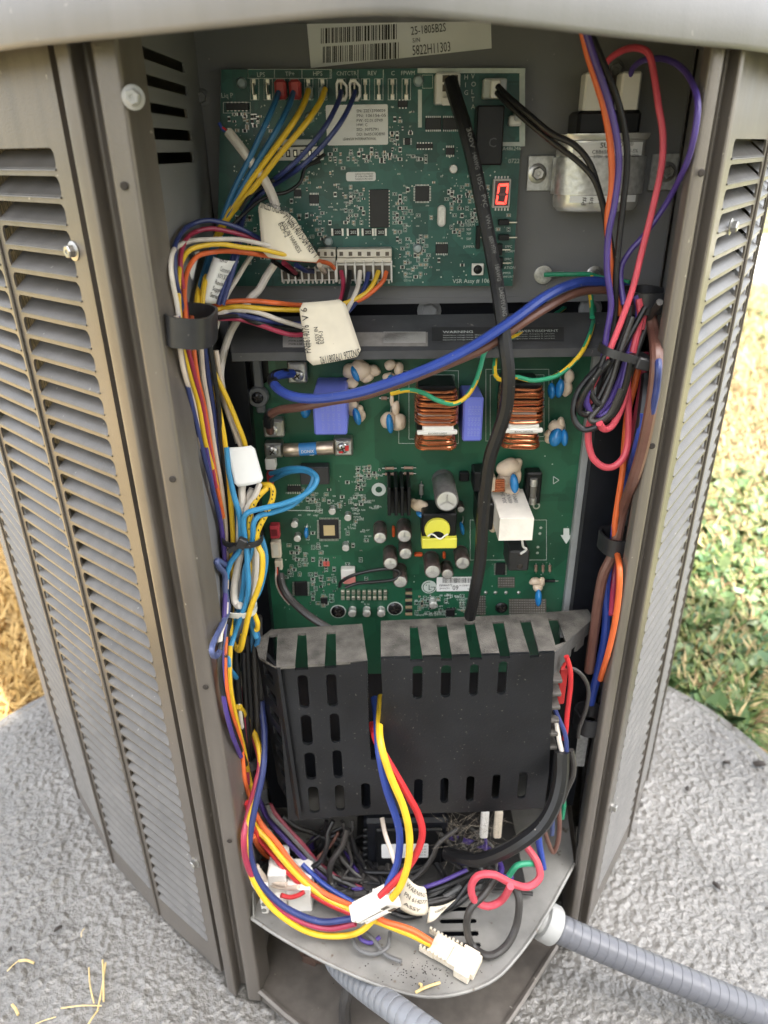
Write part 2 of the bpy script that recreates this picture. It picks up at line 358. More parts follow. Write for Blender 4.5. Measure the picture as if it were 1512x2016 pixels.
# golden straw mulch bed to the left
mb = MB().add([(-4.5, -1.5, GZ + .004), (-.30, -1.5, GZ + .004), (-.30, .4, GZ + .004), (-.42, 1.6, GZ + .004), (-1.5, 4.0, GZ + .004), (-4.5, 4.0, GZ + .004)], [(0, 1, 2, 3, 4, 5)])
tag(mb.build('straw_bed', mat('golden_straw_bed', (.34, .25, .11), .8, 0, .45, 60, .8, 60), smooth=False), kind='structure')
# equipment pad: rough moulded surface, rounded corners
px0, px1, py0, py1, pr = -0.60, 0.513, -0.45, 0.932, 0.33
st = 0.0017; gx = np.arange(px0 - .01, px1 + .01, st); gy = np.arange(0.16, py1 + .01, st); XX, YY = np.meshgrid(gx, gy)
qx = np.abs(XX - (px0 + px1) / 2) - ((px1 - px0) / 2 - pr); qy = np.abs(YY - (py0 + py1) / 2) - ((py1 - py0) / 2 - pr)
sdist = np.hypot(np.maximum(qx, 0), np.maximum(qy, 0)) + np.minimum(np.maximum(qx, qy), 0) - pr
tt = np.clip((sdist + .03) / .03, 0, 1); ZZ = -0.03 * tt ** 2 - np.where(sdist > 0, .05, 0)
b1 = smooth_noise(*XX.shape, .8, 1); b2 = smooth_noise(*XX.shape, 1.0, 2); b3 = smooth_noise(*XX.shape, 80, 3)
ZZ = ZZ + 0.00025 * np.maximum(b1, -.5) + 0.00085 * np.maximum(b2, -.35) + 0.0006 * b3 - 0.002
ny, nx = XX.shape; idx = np.arange(ny * nx).reshape(ny, nx)
keep = (sdist[:-1, :-1] < .002)
fq = np.stack([idx[:-1, :-1][keep], idx[:-1, 1:][keep], idx[1:, 1:][keep], idx[1:, :-1][keep]], 1)
padm = bpy.data.materials.new('rough_grey_pad'); padm.use_nodes = True; n = padm.node_tree.nodes; l = padm.node_tree.links; b = n['Principled BSDF']
g = n.new('ShaderNodeNewGeometry'); no = n.new('ShaderNodeTexNoise'); no.inputs['Scale'].default_value = 330; no.inputs['Detail'].default_value = 3; l.new(g.outputs['Position'], no.inputs['Vector'])
nb = n.new('ShaderNodeTexNoise'); nb.inputs['Scale'].default_value = 5; nb.inputs['Detail'].default_value = 5; l.new(g.outputs['Position'], nb.inputs['Vector'])
rp = n.new('ShaderNodeValToRGB'); e = rp.color_ramp.elements; e[0].position = .3; e[0].color = (.115, .108, .097, 1); e[1].position = .68; e[1].color = (.235, .224, .205, 1); l.new(nb.outputs['Fac'], rp.inputs[0])
mx = n.new('ShaderNodeMix'); mx.data_type = 'RGBA'; mx.blend_type = 'MULTIPLY'; mx.inputs['Factor'].default_value = .55; r9 = n.new('ShaderNodeValToRGB'); r9.color_ramp.elements[0].position = .36; r9.color_ramp.elements[0].color = (.55, .54, .53, 1); r9.color_ramp.elements[1].position = .60; r9.color_ramp.elements[1].color = (1, 1, 1, 1); l.new(no.outputs['Fac'], r9.inputs[0]); l.new(rp.outputs[0], mx.inputs[6]); l.new(r9.outputs[0], mx.inputs[7])
l.new(mx.outputs[2], b.inputs['Base Color']); b.inputs['Roughness'].default_value = .17; b.inputs['Specular IOR Level'].default_value = .9
bp = n.new('ShaderNodeBump'); bp.inputs['Strength'].default_value = .8; bp.inputs['Distance'].default_value = .0022; l.new(no.outputs['Fac'], bp.inputs['Height']); l.new(bp.outputs[0], b.inputs['Normal'])
me = bpy.data.meshes.new('pad'); me.from_pydata(np.stack([XX.ravel(), YY.ravel(), ZZ.ravel()], 1).tolist(), [], fq.tolist()); me.materials.append(padm); me.shade_smooth()
pad = bpy.data.objects.new('pad', me); link(pad); tag(pad, kind='structure')
mb = MB(); mb.plate(rrect(px0 + .002, py0, px1 - .002, py1 - .002, pr, 16), [], lambda u, v: (u, v, -.012), (0, 0, -.045)); pc = mb.build('pad_body', padm, pad, fixn=True)

# unseen building added behind the camera to cast shade over the unit
hd = Vector((0.79, 0.61, 0)); hn = Vector((-0.61, 0.79, 0))               # along the wall, and out of it
hb = -hn * 2.4
hs_ = thing('shade_building', hb, 'unseen pale sided building added behind the camera to shade the unit', 'shade_building')
def hp(u, v, z): return hb + hd * u + hn * v + Vector((0, 0, z))
HW = mat('pale_siding', (.60, .575, .53), .7, 0, .04, 4); RF = mat('grey_shingles', (.10, .095, .09), .9, 0, .2, 20)
def hbox(name, u0, u1, v0, v1, z0, z1, m, parent):
    mb = MB(); vs = [hp(u, v, z) for u in (u0, u1) for v in (v0, v1) for z in (z0, z1)]
    mb.add(vs, [(0, 1, 3, 2), (4, 6, 7, 5), (0, 4, 5, 1), (2, 3, 7, 6), (0, 2, 6, 4), (1, 5, 7, 3)]); return mb.build(name, m, parent, smooth=False)
for k in range(27): hbox('siding_board', -2.4, .85, -.02, .012 if k % 2 else .016, GZ + .2 * k, GZ + .2 * k + .195, HW, hs_)
hbox('wall', -2.4, .85, -7, -.02, GZ, 5.4, HW, hs_)
mb = MB(); mb.add([hp(-2.7, .45, 5.27), hp(1.12, .45, 5.27), hp(1.12, -3.5, 6.95), hp(-2.7, -3.5, 6.95), hp(1.12, -7.4, 5.27), hp(-2.7, -7.4, 5.27), hp(-2.7, .45, 5.43), hp(1.12, .45, 5.43), hp(1.12, -3.5, 7.11), hp(-2.7, -3.5, 7.11), hp(1.12, -7.4, 5.43), hp(-2.7, -7.4, 5.43)],
    [(0, 1, 2, 3), (3, 2, 4, 5), (6, 7, 8, 9), (9, 8, 10, 11), (0, 1, 7, 6), (5, 4, 10, 11), (1, 2, 8, 7), (2, 4, 10, 8), (0, 3, 9, 6), (3, 5, 11, 9)]); mb.build('roof', RF, hs_, smooth=False)
wn = hbox('window', -1.6, -.4, .02, .05, .9, 2.1, WHITEP, hs_); hbox('pane', -1.52, -.48, .05, .056, .98, 2.02, mat('dark_glass', (.02, .025, .03), .05), wn)

# lawn: dead straw blades, green blades and clover leaves (ground cover, uncountable)
def scatter(name, label, cat, mats, n, region, kind, seed):
    rnd = np.random.RandomState(seed); V = []; Fc = []; MI = []; k = 0
    while k < n:
        x, y = region(rnd)
        dx = max(abs(x - (px0 + px1) / 2) - ((px1 - px0) / 2 - pr), 0); dy = max(abs(y - (py0 + py1) / 2) - ((py1 - py0) / 2 - pr), 0)
        if math.hypot(dx, dy) < pr + .004 and abs(x - (px0 + px1) / 2) < (px1 - px0) / 2 and y < py1: continue
        a = rnd.rand() * 6.283; b0 = len(V)
        if kind == 'blade':
            L = .02 + .045 * rnd.rand(); wd = .0011 + .0012 * rnd.rand(); el = rnd.rand() ** 1.6 * 1.1; z0 = GZ + .004 + .012 * rnd.rand()
            d = np.array([math.cos(a) * math.cos(el), math.sin(a) * math.cos(el), math.sin(el)]); s_ = np.array([-math.sin(a), math.cos(a), .3 * rnd.randn()]) * wd
            p = np.array([x, y, z0]); m_ = p + d * L * .55 + np.array([0, 0, .004]); q = p + d * L - np.array([0, 0, .003])
            V += [tuple(p - s_), tuple(p + s_), tuple(m_ + s_), tuple(m_ - s_), tuple(q)]; Fc += [(b0, b0 + 1, b0 + 2, b0 + 3), (b0 + 3, b0 + 2, b0 + 4)]; mi = rnd.randint(len(mats)); MI += [mi, mi]
        else:
            r = .007 + .013 * rnd.rand(); z0 = GZ + .008 + .03 * rnd.rand(); tx, ty = .5 * rnd.randn(2)
            pts = []
            for j in range(6):
                t = 6.283 * j / 6 + a; rr = r * (1, .85, .7, .5, .7, .85)[j]; ux, uy = rr * math.cos(t), rr * math.sin(t); pts.append((x + ux, y + uy, z0 + ux * tx + uy * ty))
            pts.append((x, y, z0 - .15 * r)); V += pts; mi = rnd.randint(len(mats))
            for j in range(6): Fc.append((b0 + j, b0 + (j + 1) % 6, b0 + 6)); MI.append(mi)
        k += 1
    mb = MB(); mb.v = V; mb.f = Fc; mb.m = MI; o = mb.build(name, mats, origin=(0, 0, GZ), smooth=False); tag(o, label, cat, kind='stuff'); return o
def patch(x, y): return math.sin(2.3 * x + 1.1 * y) + .6 * math.sin(5.1 * x - 3.3 * y + 1) + .45 * math.sin(9 * x + 8 * y)
def reg_r(rnd, green=None):
    while True:
        y = .70 + 4.4 * rnd.rand() ** 1.6; x = .36 * y + .30 * y * rnd.rand()
        if green is None or patch(x, y) * .75 + (1.9 - y) * .45 + .4 * rnd.randn() > green: return x, y
def reg_l(rnd): y = .65 + 1.1 * rnd.rand(); return -.42 * y - .45 * y * rnd.rand() - .08, y
SM = [mat('straw_blade_a', (.33, .25, .12), .7), mat('straw_blade_b', (.42, .33, .17), .7), mat('straw_blade_c', (.20, .13, .06), .7)]
GM = [mat('green_blade_a', (.07, .13, .03), .55), mat('green_blade_b', (.12, .18, .045), .55), mat('green_blade_c', (.19, .21, .06), .55)]
LM = [mat('clover_leaf_a', (.05, .115, .045), .5), mat('clover_leaf_b', (.085, .15, .055), .5), mat('clover_leaf_c', (.13, .18, .075), .45)]
scatter('dead_grass', 'tan dead grass lying over the lawn right of the unit', 'dead grass', SM, 36000, reg_r, 'blade', 11)
scatter('green_grass', 'green grass blades among the dead grass on the right', 'grass', GM, 19000, lambda r: reg_r(r, .10), 'blade', 12)
scatter('clover', 'green clover leaves growing on the lawn at the right', 'clover', LM, 4800, lambda r: reg_r(r, .35), 'leaf', 13)
scatter('straw_mulch', 'bright golden straw spread on the ground at the left edge', 'straw', [mat('gold_straw_a', (.55, .36, .12), .7), mat('gold_straw_b', (.62, .43, .17), .7), mat('gold_straw_c', (.42, .26, .08), .7)], 17000, reg_l, 'blade', 14)

# ================================================================== THE UNIT
UN = thing('condenser_unit', (-0.03, 0.85, 0), 'greige outdoor condenser with louvered sides and its wiring compartment open', 'air conditioner')
ZT = 0.752
def extrude_profile(mb, prof, z0, z1, mi=0, th=0.0):
    n = len(prof); mb.add([(x, y, z) for z in (z0, z1) for x, y in prof], [(i, i + 1, n + i + 1, n + i) for i in range(n - 1)], mi)
def soften(prof, r=0.0022, n=3):
    P = [Vector((x, y, 0)) for x, y in prof]; out = [P[0]]
    for i in range(1, len(P) - 1):
        a = (P[i - 1] - P[i]); b = (P[i + 1] - P[i]); ra = min(r, a.length * .45, b.length * .45); p0 = P[i] + a.normalized() * ra; p1 = P[i] + b.normalized() * ra
        for k in range(n + 1):
            t = k / n; out.append(p0 * (1 - t) ** 2 + P[i] * 2 * t * (1 - t) + p1 * t * t)
    out.append(P[-1]); return [(p.x, p.y) for p in out]
LP = soften([(-.113, .41), (-.1168, .398), (-.1185, .389), (-.131, .3905), (-.1342, .4040), (-.1400, .4060), (-.1424, .3930), (-.1515, .3990), (-.1535, .408), (-.150, .445)])
mb = MB(); extrude_profile(mb, LP, .004, ZT); lpost = mb.build('corner_post', PAINT, UN, angle=1.2)
RP = soften([(.175, .452), (.1690, .441), (.1700, .4315), (.1785, .4345), (.1812, .4475), (.1865, .4495), (.1886, .4385), (.1930, .4430), (.1945, .4515), (.189, .487)])
mb = MB(); extrude_profile(mb, RP, .004, ZT); rpost = mb.build('corner_post', PAINT, UN, angle=1.2)
# screw holes in the posts
def hole(p, r, parent, ax):
    MB().lathe(p, ax, [(r, 0), (r * .75, .0004)], 12).build('screw_hole', DIRT, parent)
for px, py in ((245, 366), (340, 943), (405, 1352), (452, 1655)): p = U(px, py, .3895); hole(p + Vector((0, -.0006, 0)), .0021, lpost, (0, -1, 0))
for px, py in ((1379, 340), (1283, 877)): p = U(px, py, .4325); hole(p + Vector((0, -.0012, 0)), .0021, rpost, (0, -1, 0))
# inner left wall with five vent slots
def WX(px, py, X): r = ray(px, py); return r * (X / r.x) + Vector((0, 0, CZ))
C7 = conv(0, 60, 3.15)
slots = []
for x0, x1, y0, y1 in ((885, 1140, 145, 215), (905, 1160, 305, 370), (925, 1165, 465, 525), (945, 1190, 610, 680), (965, 1205, 755, 825)):
    a = WX(*C7(x0, (y0 + y1) / 2), -.115); b_ = WX(*C7(x1, (y0 + y1) / 2), -.114); t = WX(*C7((x0 + x1) / 2, y0), -.1145); o = WX(*C7((x0 + x1) / 2, y1), -.1145)
    slots.append(rrect(a.y, o.z, b_.y, t.z, (t.z - o.z) * .48, 4))
mb = MB(); mb.plate([(.400, .10), (.575, .10), (.575, .7700), (.400, .7700)], slots, lambda u, v: (-.1165 + (u - .40) * .025, u, v), (-.0012, 0, 0)); mb.build('side_wall', PAINT_IN, UN, smooth=False, fixn=True)
mb = MB().box((-.135, .50, .42), (.004, .13, .62)); mb.build('backing_sheet', HOUSM, UN, smooth=False)
mb = MB().add([(.1705, .440, .10), (.212, .575, .10), (.212, .575, .7700), (.1705, .440, .7700), (.1725, .4395, .10), (.214, .5745, .10), (.214, .5745, .7700), (.1725, .4395, .7700)], [(0, 1, 2, 3), (7, 6, 5, 4), (0, 3, 7, 4)]); mb.build('side_wall', PAINT_IN, UN, smooth=False)
mb = MB().box((.046, .547, .592), (.34, .003, .034)); mb.build('recess_plate', HOUSM, UN, smooth=False)
# upper mounting panel, recess and lower back
mb = MB(); mb.plate([(-.1135, .605), (.216, .605), (.216, .7700), (-.1135, .7700)], [], lambda u, v: (u, .53, v), (0, .0015, 0)); mb.build('mounting_panel', PAINT_IN, UN, smooth=False, fixn=True)
mb = MB().box((.046, .534, .603), (.318, .010, .004)); mb.build('panel_flange', PAINT_IN, UN, smooth=False)
mb = MB().box((.046, .580, .36), (.34, .006, .52)); mb.build('back_wall', HOUSM, UN, smooth=False)
# bottom tray with rounded front and vent slots
ZTR = 0.118
op = [G(490, 1803, ZTR), G(545, 1840, ZTR), G(640, 1893, ZTR), G(760, 1943, ZTR), G(860, 1961, ZTR), G(960, 1935, ZTR), G(1020, 1880, ZTR), G(1075, 1800, ZTR), G(1130, 1700, ZTR)]
op = spline(op, 5); outer = [(p.x, p.y) for p in op] + [(.185, .57), (-.114, .57)]
E4s = []
for x0, x1, y0, y1 in ((820, 1030, 430, 465), (815, 1050, 517, 553), (812, 1075, 603, 640), (825, 1090, 690, 730), (850, 1105, 775, 810)):
    a = G(*E4(x0, (y0 + y1) / 2), ZTR); b_ = G(*E4(x1, (y0 + y1) / 2), ZTR); t = G(*E4((x0 + x1) / 2, y0), ZTR); o = G(*E4((x0 + x1) / 2, y1), ZTR)
    E4s.append(rrect(a.x, o.y, b_.x, t.y, (t.y - o.y) * .48, 4))
mb = MB(); mb.plate(outer, E4s, lambda u, v: (u, v, ZTR), (0, 0, -.0016)); tray = mb.build('tray', TRAYM, UN, smooth=False, fixn=True)
mb = MB(); rim = [p + Vector((0, 0, -.0005)) for p in op]; mb.tube(rim, .0016, 8, 0, sub=1); mb.build('rolled_rim', TRAYM, tray)
mb = MB(); lp = [Vector((-.1155, .40, ZTR)), Vector((-.1155, .56, ZTR))]
mb.add([(-.1162, .392, ZTR), (-.1162, .56, ZTR), (-.1162, .56, ZTR + .02), (-.1162, .40, ZTR + .02), (-.115, .392, ZTR), (-.115, .56, ZTR), (-.115, .56, ZTR + .02), (-.115, .40, ZTR + .02)], [(0, 1, 2, 3), (7, 6, 5, 4), (0, 3, 7, 4), (3, 2, 6, 7)]); mb.build('tray_flange', TRAYM, tray, smooth=False)
# base pan below the tray
bl = G(508, 1952, .012); br = G(1094, 1868, .012); bl2 = G(600, 2030, .012); br2 = G(990, 2030, .012)
base = [(-.117, .57), (bl.x, bl.y), (bl2.x, bl2.y), (.0, .318), (.05, .316), (br2.x, br2.y), (br.x, br.y), (.186, .57)]
mb = MB(); mb.plate(base, [], lambda u, v: (u, v, .014), (0, 0, -.012)); bpn = mb.build('base_pan', PAINT, UN, smooth=False, fixn=True)
mb = MB(); bb = [Vector((x, y, .0165)) for x, y in base[1:7]]; mb.tube(bb, .0028, 6, 0, sub=3); mb.build('pan_lip', PAINT, bpn)
mb = MB().add([(-.1195, .392, .012), (-.117, .57, .012), (-.117, .57, .12), (-.1195, .392, .12), (.1725, .445, .012), (.19, .57, .012), (.19, .57, .12), (.1725, .445, .12), (-.117, .568, .012), (.19, .568, .012), (.19, .568, .12), (-.117, .568, .12)], [(0, 1, 2, 3), (7, 6, 5, 4), (8, 9, 10, 11)]); mb.build('lower_wall', PAINT, UN, smooth=False)
# louvered panels
LPTS = [(-.1600, .4140), (-.2340, .4720), (-.3010, .5330), (-.3710, .6210), (-.4380, .7220), (-.4960, .8190), (-.546, .905)]
RPTS = [(.1990, .4585), (.2690, .5570), (.3160, .6370), (.3600, .7260), (.4150, .8330), (.494, .998)]
CEN = Vector((-.03, .95, 0)); PITCH = .01358; Z0 = .7045; NS = 49
def column(frame, slats, A, B, first, last, individually, joined):
    A = Vector((*A, 0)); B = Vector((*B, 0)); W = (B - A).length; e = (B - A) / W; nn = Vector((e.y, -e.x, 0))
    if nn.dot(A - CEN) < 0: nn = -nn
    m0 = .013 if first else .0065; m1 = .0065; r = .0042
    def P(u, v, d): return A + e * u + nn * d + Vector((0, 0, v))
    def quadstrip(zb, zt): frame.add([P(0, zb, 0), P(W, zb, 0), P(W, zt, 0), P(0, zt, 0)], [(0, 1, 2, 3)])
    zb_all = Z0 - NS * PITCH; quadstrip(Z0, ZT - .004); quadstrip(.006, zb_all)
    inn = rrect(m0, .0012, W - m1, PITCH - .0012, r, 4)
    for i in range(NS):
        z0 = Z0 - (i + 1) * PITCH; vs = []; fs = []; n = len(inn)
        for (u, v) in inn: vs.append(P(u, z0 + v, 0))
        for (u, v) in inn:
            cu, cv = (m0 + W - m1) / 2, PITCH / 2; du, dv = u - cu, v - cv
            su = ((W - cu) if du > 0 else cu) / max(abs(du), 1e-9); sv = (PITCH / 2) / max(abs(dv), 1e-9); k = min(su, sv)
            if sv <= su: q = (u if abs(du) < (W / 2 - m0) * .8 else (0 if du < 0 else W), PITCH if dv > 0 else 0)
            else: q = (W if du > 0 else 0, v)
            vs.append(P(q[0], z0 + q[1], 0))
        for (u, v) in inn: vs.append(P(u, z0 + v, -.0014))
        for k in range(n): k2 = (k + 1) % n; fs += [(k, k2, n + k2, n + k), (2 * n + k, 2 * n + k2, k2, k)]
        frame.add(vs, fs)
    # one slat: bottom edge flush, top edge folded inwards
    sl = MB(); prof = [(.0002, .0000), (.0007, .0002), (.0006, .0008), (-.0004, .0016), (-.0055, .0056), (-.0100, .0090), (-.0112, .0098)]
    us = [m0 + .0006, W - m1 - .0006]; c0 = P(W / 2, 0, 0)
    vs = []; fs = []
    for d, v in prof:
        for u in us: vs.append(P(u, v, d))
    for d, v in reversed(prof):
        for u in us: vs.append(P(u, v + .0008, d - .0008))
    L = 2 * len(prof)
    for j in range(L - 1): fs.append((2 * j, 2 * j + 1, 2 * j + 3, 2 * j + 2))
    fs.append((2 * (L - 1), 2 * L - 1, 1, 0)); fs.append(tuple(range(0, 2 * L, 2))[::-1]); fs.append(tuple(range(1, 2 * L, 2)))
    if individually:
        sl.add(vs, fs); fst = None
        for i in range(NS):
            z0 = Z0 - (i + 1) * PITCH + .0012; loc = c0 + Vector((0, 0, z0))
            if fst is None: fst = sl.build('slat', SLATM, slats, origin=c0); fst.location = loc - WO[slats.name]; WO[fst.name] = loc
            else: dup(fst, loc, slats, 'slat')
    else:
        for i in range(NS):
            dz = Vector((0, 0, Z0 - (i + 1) * PITCH + .0012)); joined.add([q + dz for q in vs], fs)
for pts, nind in ((LPTS, 4), (RPTS, 2)):
    fr = MB(); pan = bpy.data.objects.new('louver_panel', None); link(pan, UN, (pts[0][0], pts[0][1], .005)); jn = MB()
    for i in range(len(pts) - 1): column(fr, pan, pts[i], pts[i + 1], i == 0, i == len(pts) - 2, i < nind, jn)
    A = Vector((*pts[0], 0)); B = Vector((*pts[1], 0)); e = (B - A).normalized(); nn = Vector((e.y, -e.x, 0)); nn = nn if nn.dot(A - CEN) > 0 else -nn
    q = A - nn * .022 + e * .001; fr.add([(A.x, A.y, .006), (q.x, q.y, .006), (q.x, q.y, ZT - .004), (A.x, A.y, ZT - .004)], [(0, 1, 2, 3)])
    t0, t1 = A - nn * .02, B - nn * .02
    fr.build('panel_frame', PAINT, pan, angle=.5); j = jn.build('slat_rows', SLATM, pan); j['kind'] = 'stuff'
    # raised seams between the pressed columns
    for p in pts[1:4]: MB().box((p[0] - .0005 * (1 if p[0] < 0 else -1), p[1] - .0006, .375), (.0022, .0022, .735), 0, .0006).build('seam', PAINT, pan, smooth=False)
# coil behind the louvers
coil = MB(); ins = []
for pts in (LPTS, RPTS):
    q = []
    for x, y in pts:
        v = (CEN.xy - Vector((x, y))).normalized() * .035; q.append((x + v.x, y + v.y))
    ins.append(q)
for q in ins: extrude_profile(coil, q, .01, .75)
cm = bpy.data.materials.new('coil_fins'); cm.use_nodes = True; n = cm.node_tree.nodes; l = cm.node_tree.links; b = n['Principled BSDF']
g = n.new('ShaderNodeNewGeometry'); wv = n.new('ShaderNodeTexNoise'); wv.inputs['Scale'].default_value = 160; wv.inputs['Detail'].default_value = 4; wv.inputs['Distortion'].default_value = 1
mp = n.new('ShaderNodeMapping'); mp.inputs['Scale'].default_value = (3.5, 3.5, 1); l.new(g.outputs['Position'], mp.inputs[0]); l.new(mp.outputs[0], wv.inputs['Vector'])
rp = n.new('ShaderNodeValToRGB'); e = rp.color_ramp.elements; e[0].position = .46; e[0].color = (.01, .01, .01, 1); e[1].position = .62; e[1].color = (.16, .13, .09, 1); l.new(wv.outputs['Fac'], rp.inputs[0]); l.new(rp.outputs[0], b.inputs['Base Color']); b.inputs['Roughness'].default_value = .6
coil.build('coil', cm, UN, smooth=False)
# rear of the body and top cap
mb = MB(); extrude_profile(mb, [LPTS[-1], (-.50, 1.15), (-.30, 1.38), (.0, 1.45), (.28, 1.36), (.45, 1.2), RPTS[-1]], .006, ZT - .004); mb.build('rear_panel', PAINT, UN)
cp = [(-.60, .93), (-.52, .80), (-.43, .665), (-.34, .54), (-.262, .455), (-.171, .3865), (-.132, .3640), (-.09, .3435), (-.048, .3225), (0, .3040), (.048, .329), (.10, .3675), (.150, .4020), (.203, .4380), (.285, .525), (.365, .645), (.455, .82), (.545, 1.01), (.47, 1.24), (.29, 1.41), (.0, 1.5), (-.31, 1.43), (-.53, 1.18)]
cps = spline([Vector((x, y, 0)) for x, y in cp + cp[:1]], 4)[:-1]; N = len(cps); cc = Vector((-.03, .9, 0)); mb = MB(); rows = [(-.009, .7445), (-.004, .7428), (-.0012, .7432), (0, .7450), (-.0008, .7640), (-.0035, .7690), (-.010, .7715), (-.05, .7740), (-.30, .7800)]
vs = []
for d, z in rows:
    for p in cps: v = (p - cc); vs.append(p + v.normalized() * d + Vector((0, 0, z)))
fs = [(j * N + k, j * N + (k + 1) % N, (j + 1) * N + (k + 1) % N, (j + 1) * N + k) for j in range(len(rows) - 1) for k in range(N)] + [tuple((len(rows) - 1) * N + k for k in range(N))]
mb.add(vs, fs); capo = mb.build('top_cap', CAPM, UN, angle=1.0)
mb = MB(); mb.plate([(p.x + (cc.x - p.x) * .05, p.y + (cc.y - p.y) * .05) for p in cps], [], lambda u, v: (u, v, .7707), (0, 0, -.001)); mb.build('cap_underside', PAINT_IN, capo, fixn=True, smooth=False)
# bolts
def hexbolt(p, axis, r, parent, m=STEEL, rot=0.3, name='bolt'):
    p = Vector(p); ax = Vector(axis).normalized(); t = Vector((0, 0, 1)) if abs(ax.z) < .9 else Vector((1, 0, 0)); e1 = ax.cross(t).normalized(); e2 = ax.cross(e1); mb = MB()
    mb.lathe(p, ax, [(r * 1.0, 0), (r * 1.45, .0001), (r * 1.45, .0007), (r * 1.05, .0013)], 20)
    vs = []; 
    for rr, h in ((r, .001), (r, .0042), (r * .82, .0048), (r * .35, .0047), (r * .3, .0042)):
        for k in range(6): a = rot + k * math.pi / 3; vs.append(p + ax * h + (e1 * math.cos(a) + e2 * math.sin(a)) * rr)
    fs = [(j * 6 + k, j * 6 + (k + 1) % 6, (j + 1) * 6 + (k + 1) % 6, (j + 1) * 6 + k) for j in range(4) for k in range(6)] + [tuple(24 + k for k in range(6))]
    mb.add(vs, fs); return mb.build(name, m, parent, fixn=True, angle=.4)
hexbolt(U(263, 192, .389), (.1, -1, 0), .0037, UN, CONDF)
hexbolt(U(398, 192, .5295), (0, -1, 0), .0035, UN, PAINT_IN); hexbolt(U(845, 612, .5452), (0, -1, 0), .0062, UN, CONDF)
hexbolt(U(1068, 541, .5298), (0, -1, 0), .0042, UN); hexbolt(U(1210, 138, .5298), (0, -1, 0), .0042, UN, PAINT_IN); hexbolt(U(1170, 541, .5298), (0, -1, 0), .0042, UN)
for px, py, pts in ((146, 494, LPTS), (386, 1697, LPTS), (1437, 446, RPTS), (1204, 1588, RPTS), (66, 1307, LPTS)):
    A = Vector((*pts[0], 0)); B = Vector((*pts[1], 0)) if py != 1307 else Vector((*pts[-1], 0)); e = (B - A).normalized(); nn = Vector((e.y, -e.x, 0)); nn = nn if nn.dot(A - CEN) > 0 else -nn
    r = ray(px, py); o = Vector((0, 0, CZ)); A0 = A if py != 1307 else Vector((*pts[-1], 0)); t = (A0 - o).dot(nn) / r.dot(nn); hexbolt(o + r * t, nn, .0036, UN, STEEL, .1)
mb = MB(); p = U(1160, 606, .5452); mb.lathe(p, (0, -1, 0), [(.008, 0), (.0085, .001), (.0085, .004), (.006, .0062), (.0025, .0064)], 20); mb.build('push_rivet', CONDF, UN)
# product sticker on the mounting panel (matrix code omitted)
def P53(px, py): return U(px, py, .5292)
q = [P53(604, 46), P53(966, 30), P53(968, 95), P53(612, 134)]
st_ = MB(); st_.add([*q, *[v + Vector((0, .0005, 0)) for v in q]], [(3, 2, 1, 0), (0, 1, 5, 4), (1, 2, 6, 5), (2, 3, 7, 6), (3, 0, 4, 7)]); sticker = st_.build('serial_sticker', PAPER, UN, smooth=False); sticker['label'] = 'white serial number sticker under the top cap'
off = Vector((0, -.0003, 0)); rr = (P53(960, 96) - P53(620, 133)).normalized(); uu = Vector((-rr.z, 0, rr.x))
text('5822H11303', P53(812, 109) + off, .0052, INK, sticker, rr, uu, .0235); text('25-1805B2S', P53(809, 69) + off, .0043, INK, sticker, rr, uu, .0215); text('S/N', P53(812, 84) + off, .0023, INK, sticker, rr, uu)
mb = MB(); rnd = random.Random(4)
for y0, y1, xs, xe in ((56, 86, 632, 782), (92, 124, 636, 786)):
    x = xs
    while x < xe:
        wd = rnd.choice((1.2, 1.2, 2.4, 3.6)); a, b_, c, d = P53(x, y0 - (x - xs) * .06), P53(x + wd, y0 - (x - xs) * .06), P53(x + wd, y1 - (x - xs) * .06), P53(x, y1 - (x - xs) * .06)
        mb.add([v + off for v in (a, b_, c, d)], [(3, 2, 1, 0)]); x += wd + rnd.choice((1.2, 1.6, 2.6, 3.6))
mb.build('barcode', INK, sticker, smooth=False)

# ================================================================== BOARDS
OFF = Vector((0, -.0003, 0))
def flat_rect(mb, cv, x0, y0, x1, y1, Y, mi=0):
    q = [U(*cv(x0, y0), Y), U(*cv(x1, y0), Y), U(*cv(x1, y1), Y), U(*cv(x0, y1), Y)]; mb.add(q, [(3, 2, 1, 0)], mi)
def outline(mb, cv, x0, y0, x1, y1, Y, t, mi=0):
    flat_rect(mb, cv, x0, y0, x1, y0 + t, Y, mi); flat_rect(mb, cv, x0, y1 - t, x1, y1, Y, mi); flat_rect(mb, cv, x0, y0 + t, x0 + t, y1 - t, Y, mi); flat_rect(mb, cv, x1 - t, y0 + t, x1, y1 - t, Y, mi)
def disc(mb, cv, x, y, r, Y, n=10, mi=0, r0=0):
    c = U(*cv(x, y), Y); rr = (U(*cv(x + r, y), Y) - c).length; vs = [c + Vector((math.cos(a) * rr, 0, math.sin(a) * rr)) for a in [6.2832 * k / n for k in range(n)]]
    if r0:
        k0 = r0 / r; vs += [c + (v - c) * k0 for v in vs]; mb.add(vs, [(k, (k + 1) % n, n + (k + 1) % n, n + k) for k in range(n)], mi)
    else: mb.add(vs, [tuple(range(n))], mi)
def ptext(s, cv, x, y, h, Y, m, parent, wd=None, ang=0, align='LEFT'):
    p = U(*cv(x, y), Y); k = (U(*cv(x + 10, y), Y) - p).length / 10; a = math.radians(ang)
    text(s, p, h * k, m, parent, (math.cos(a), 0, math.sin(a)), (-math.sin(a), 0, math.cos(a)), wd * k if wd else None, align=align)
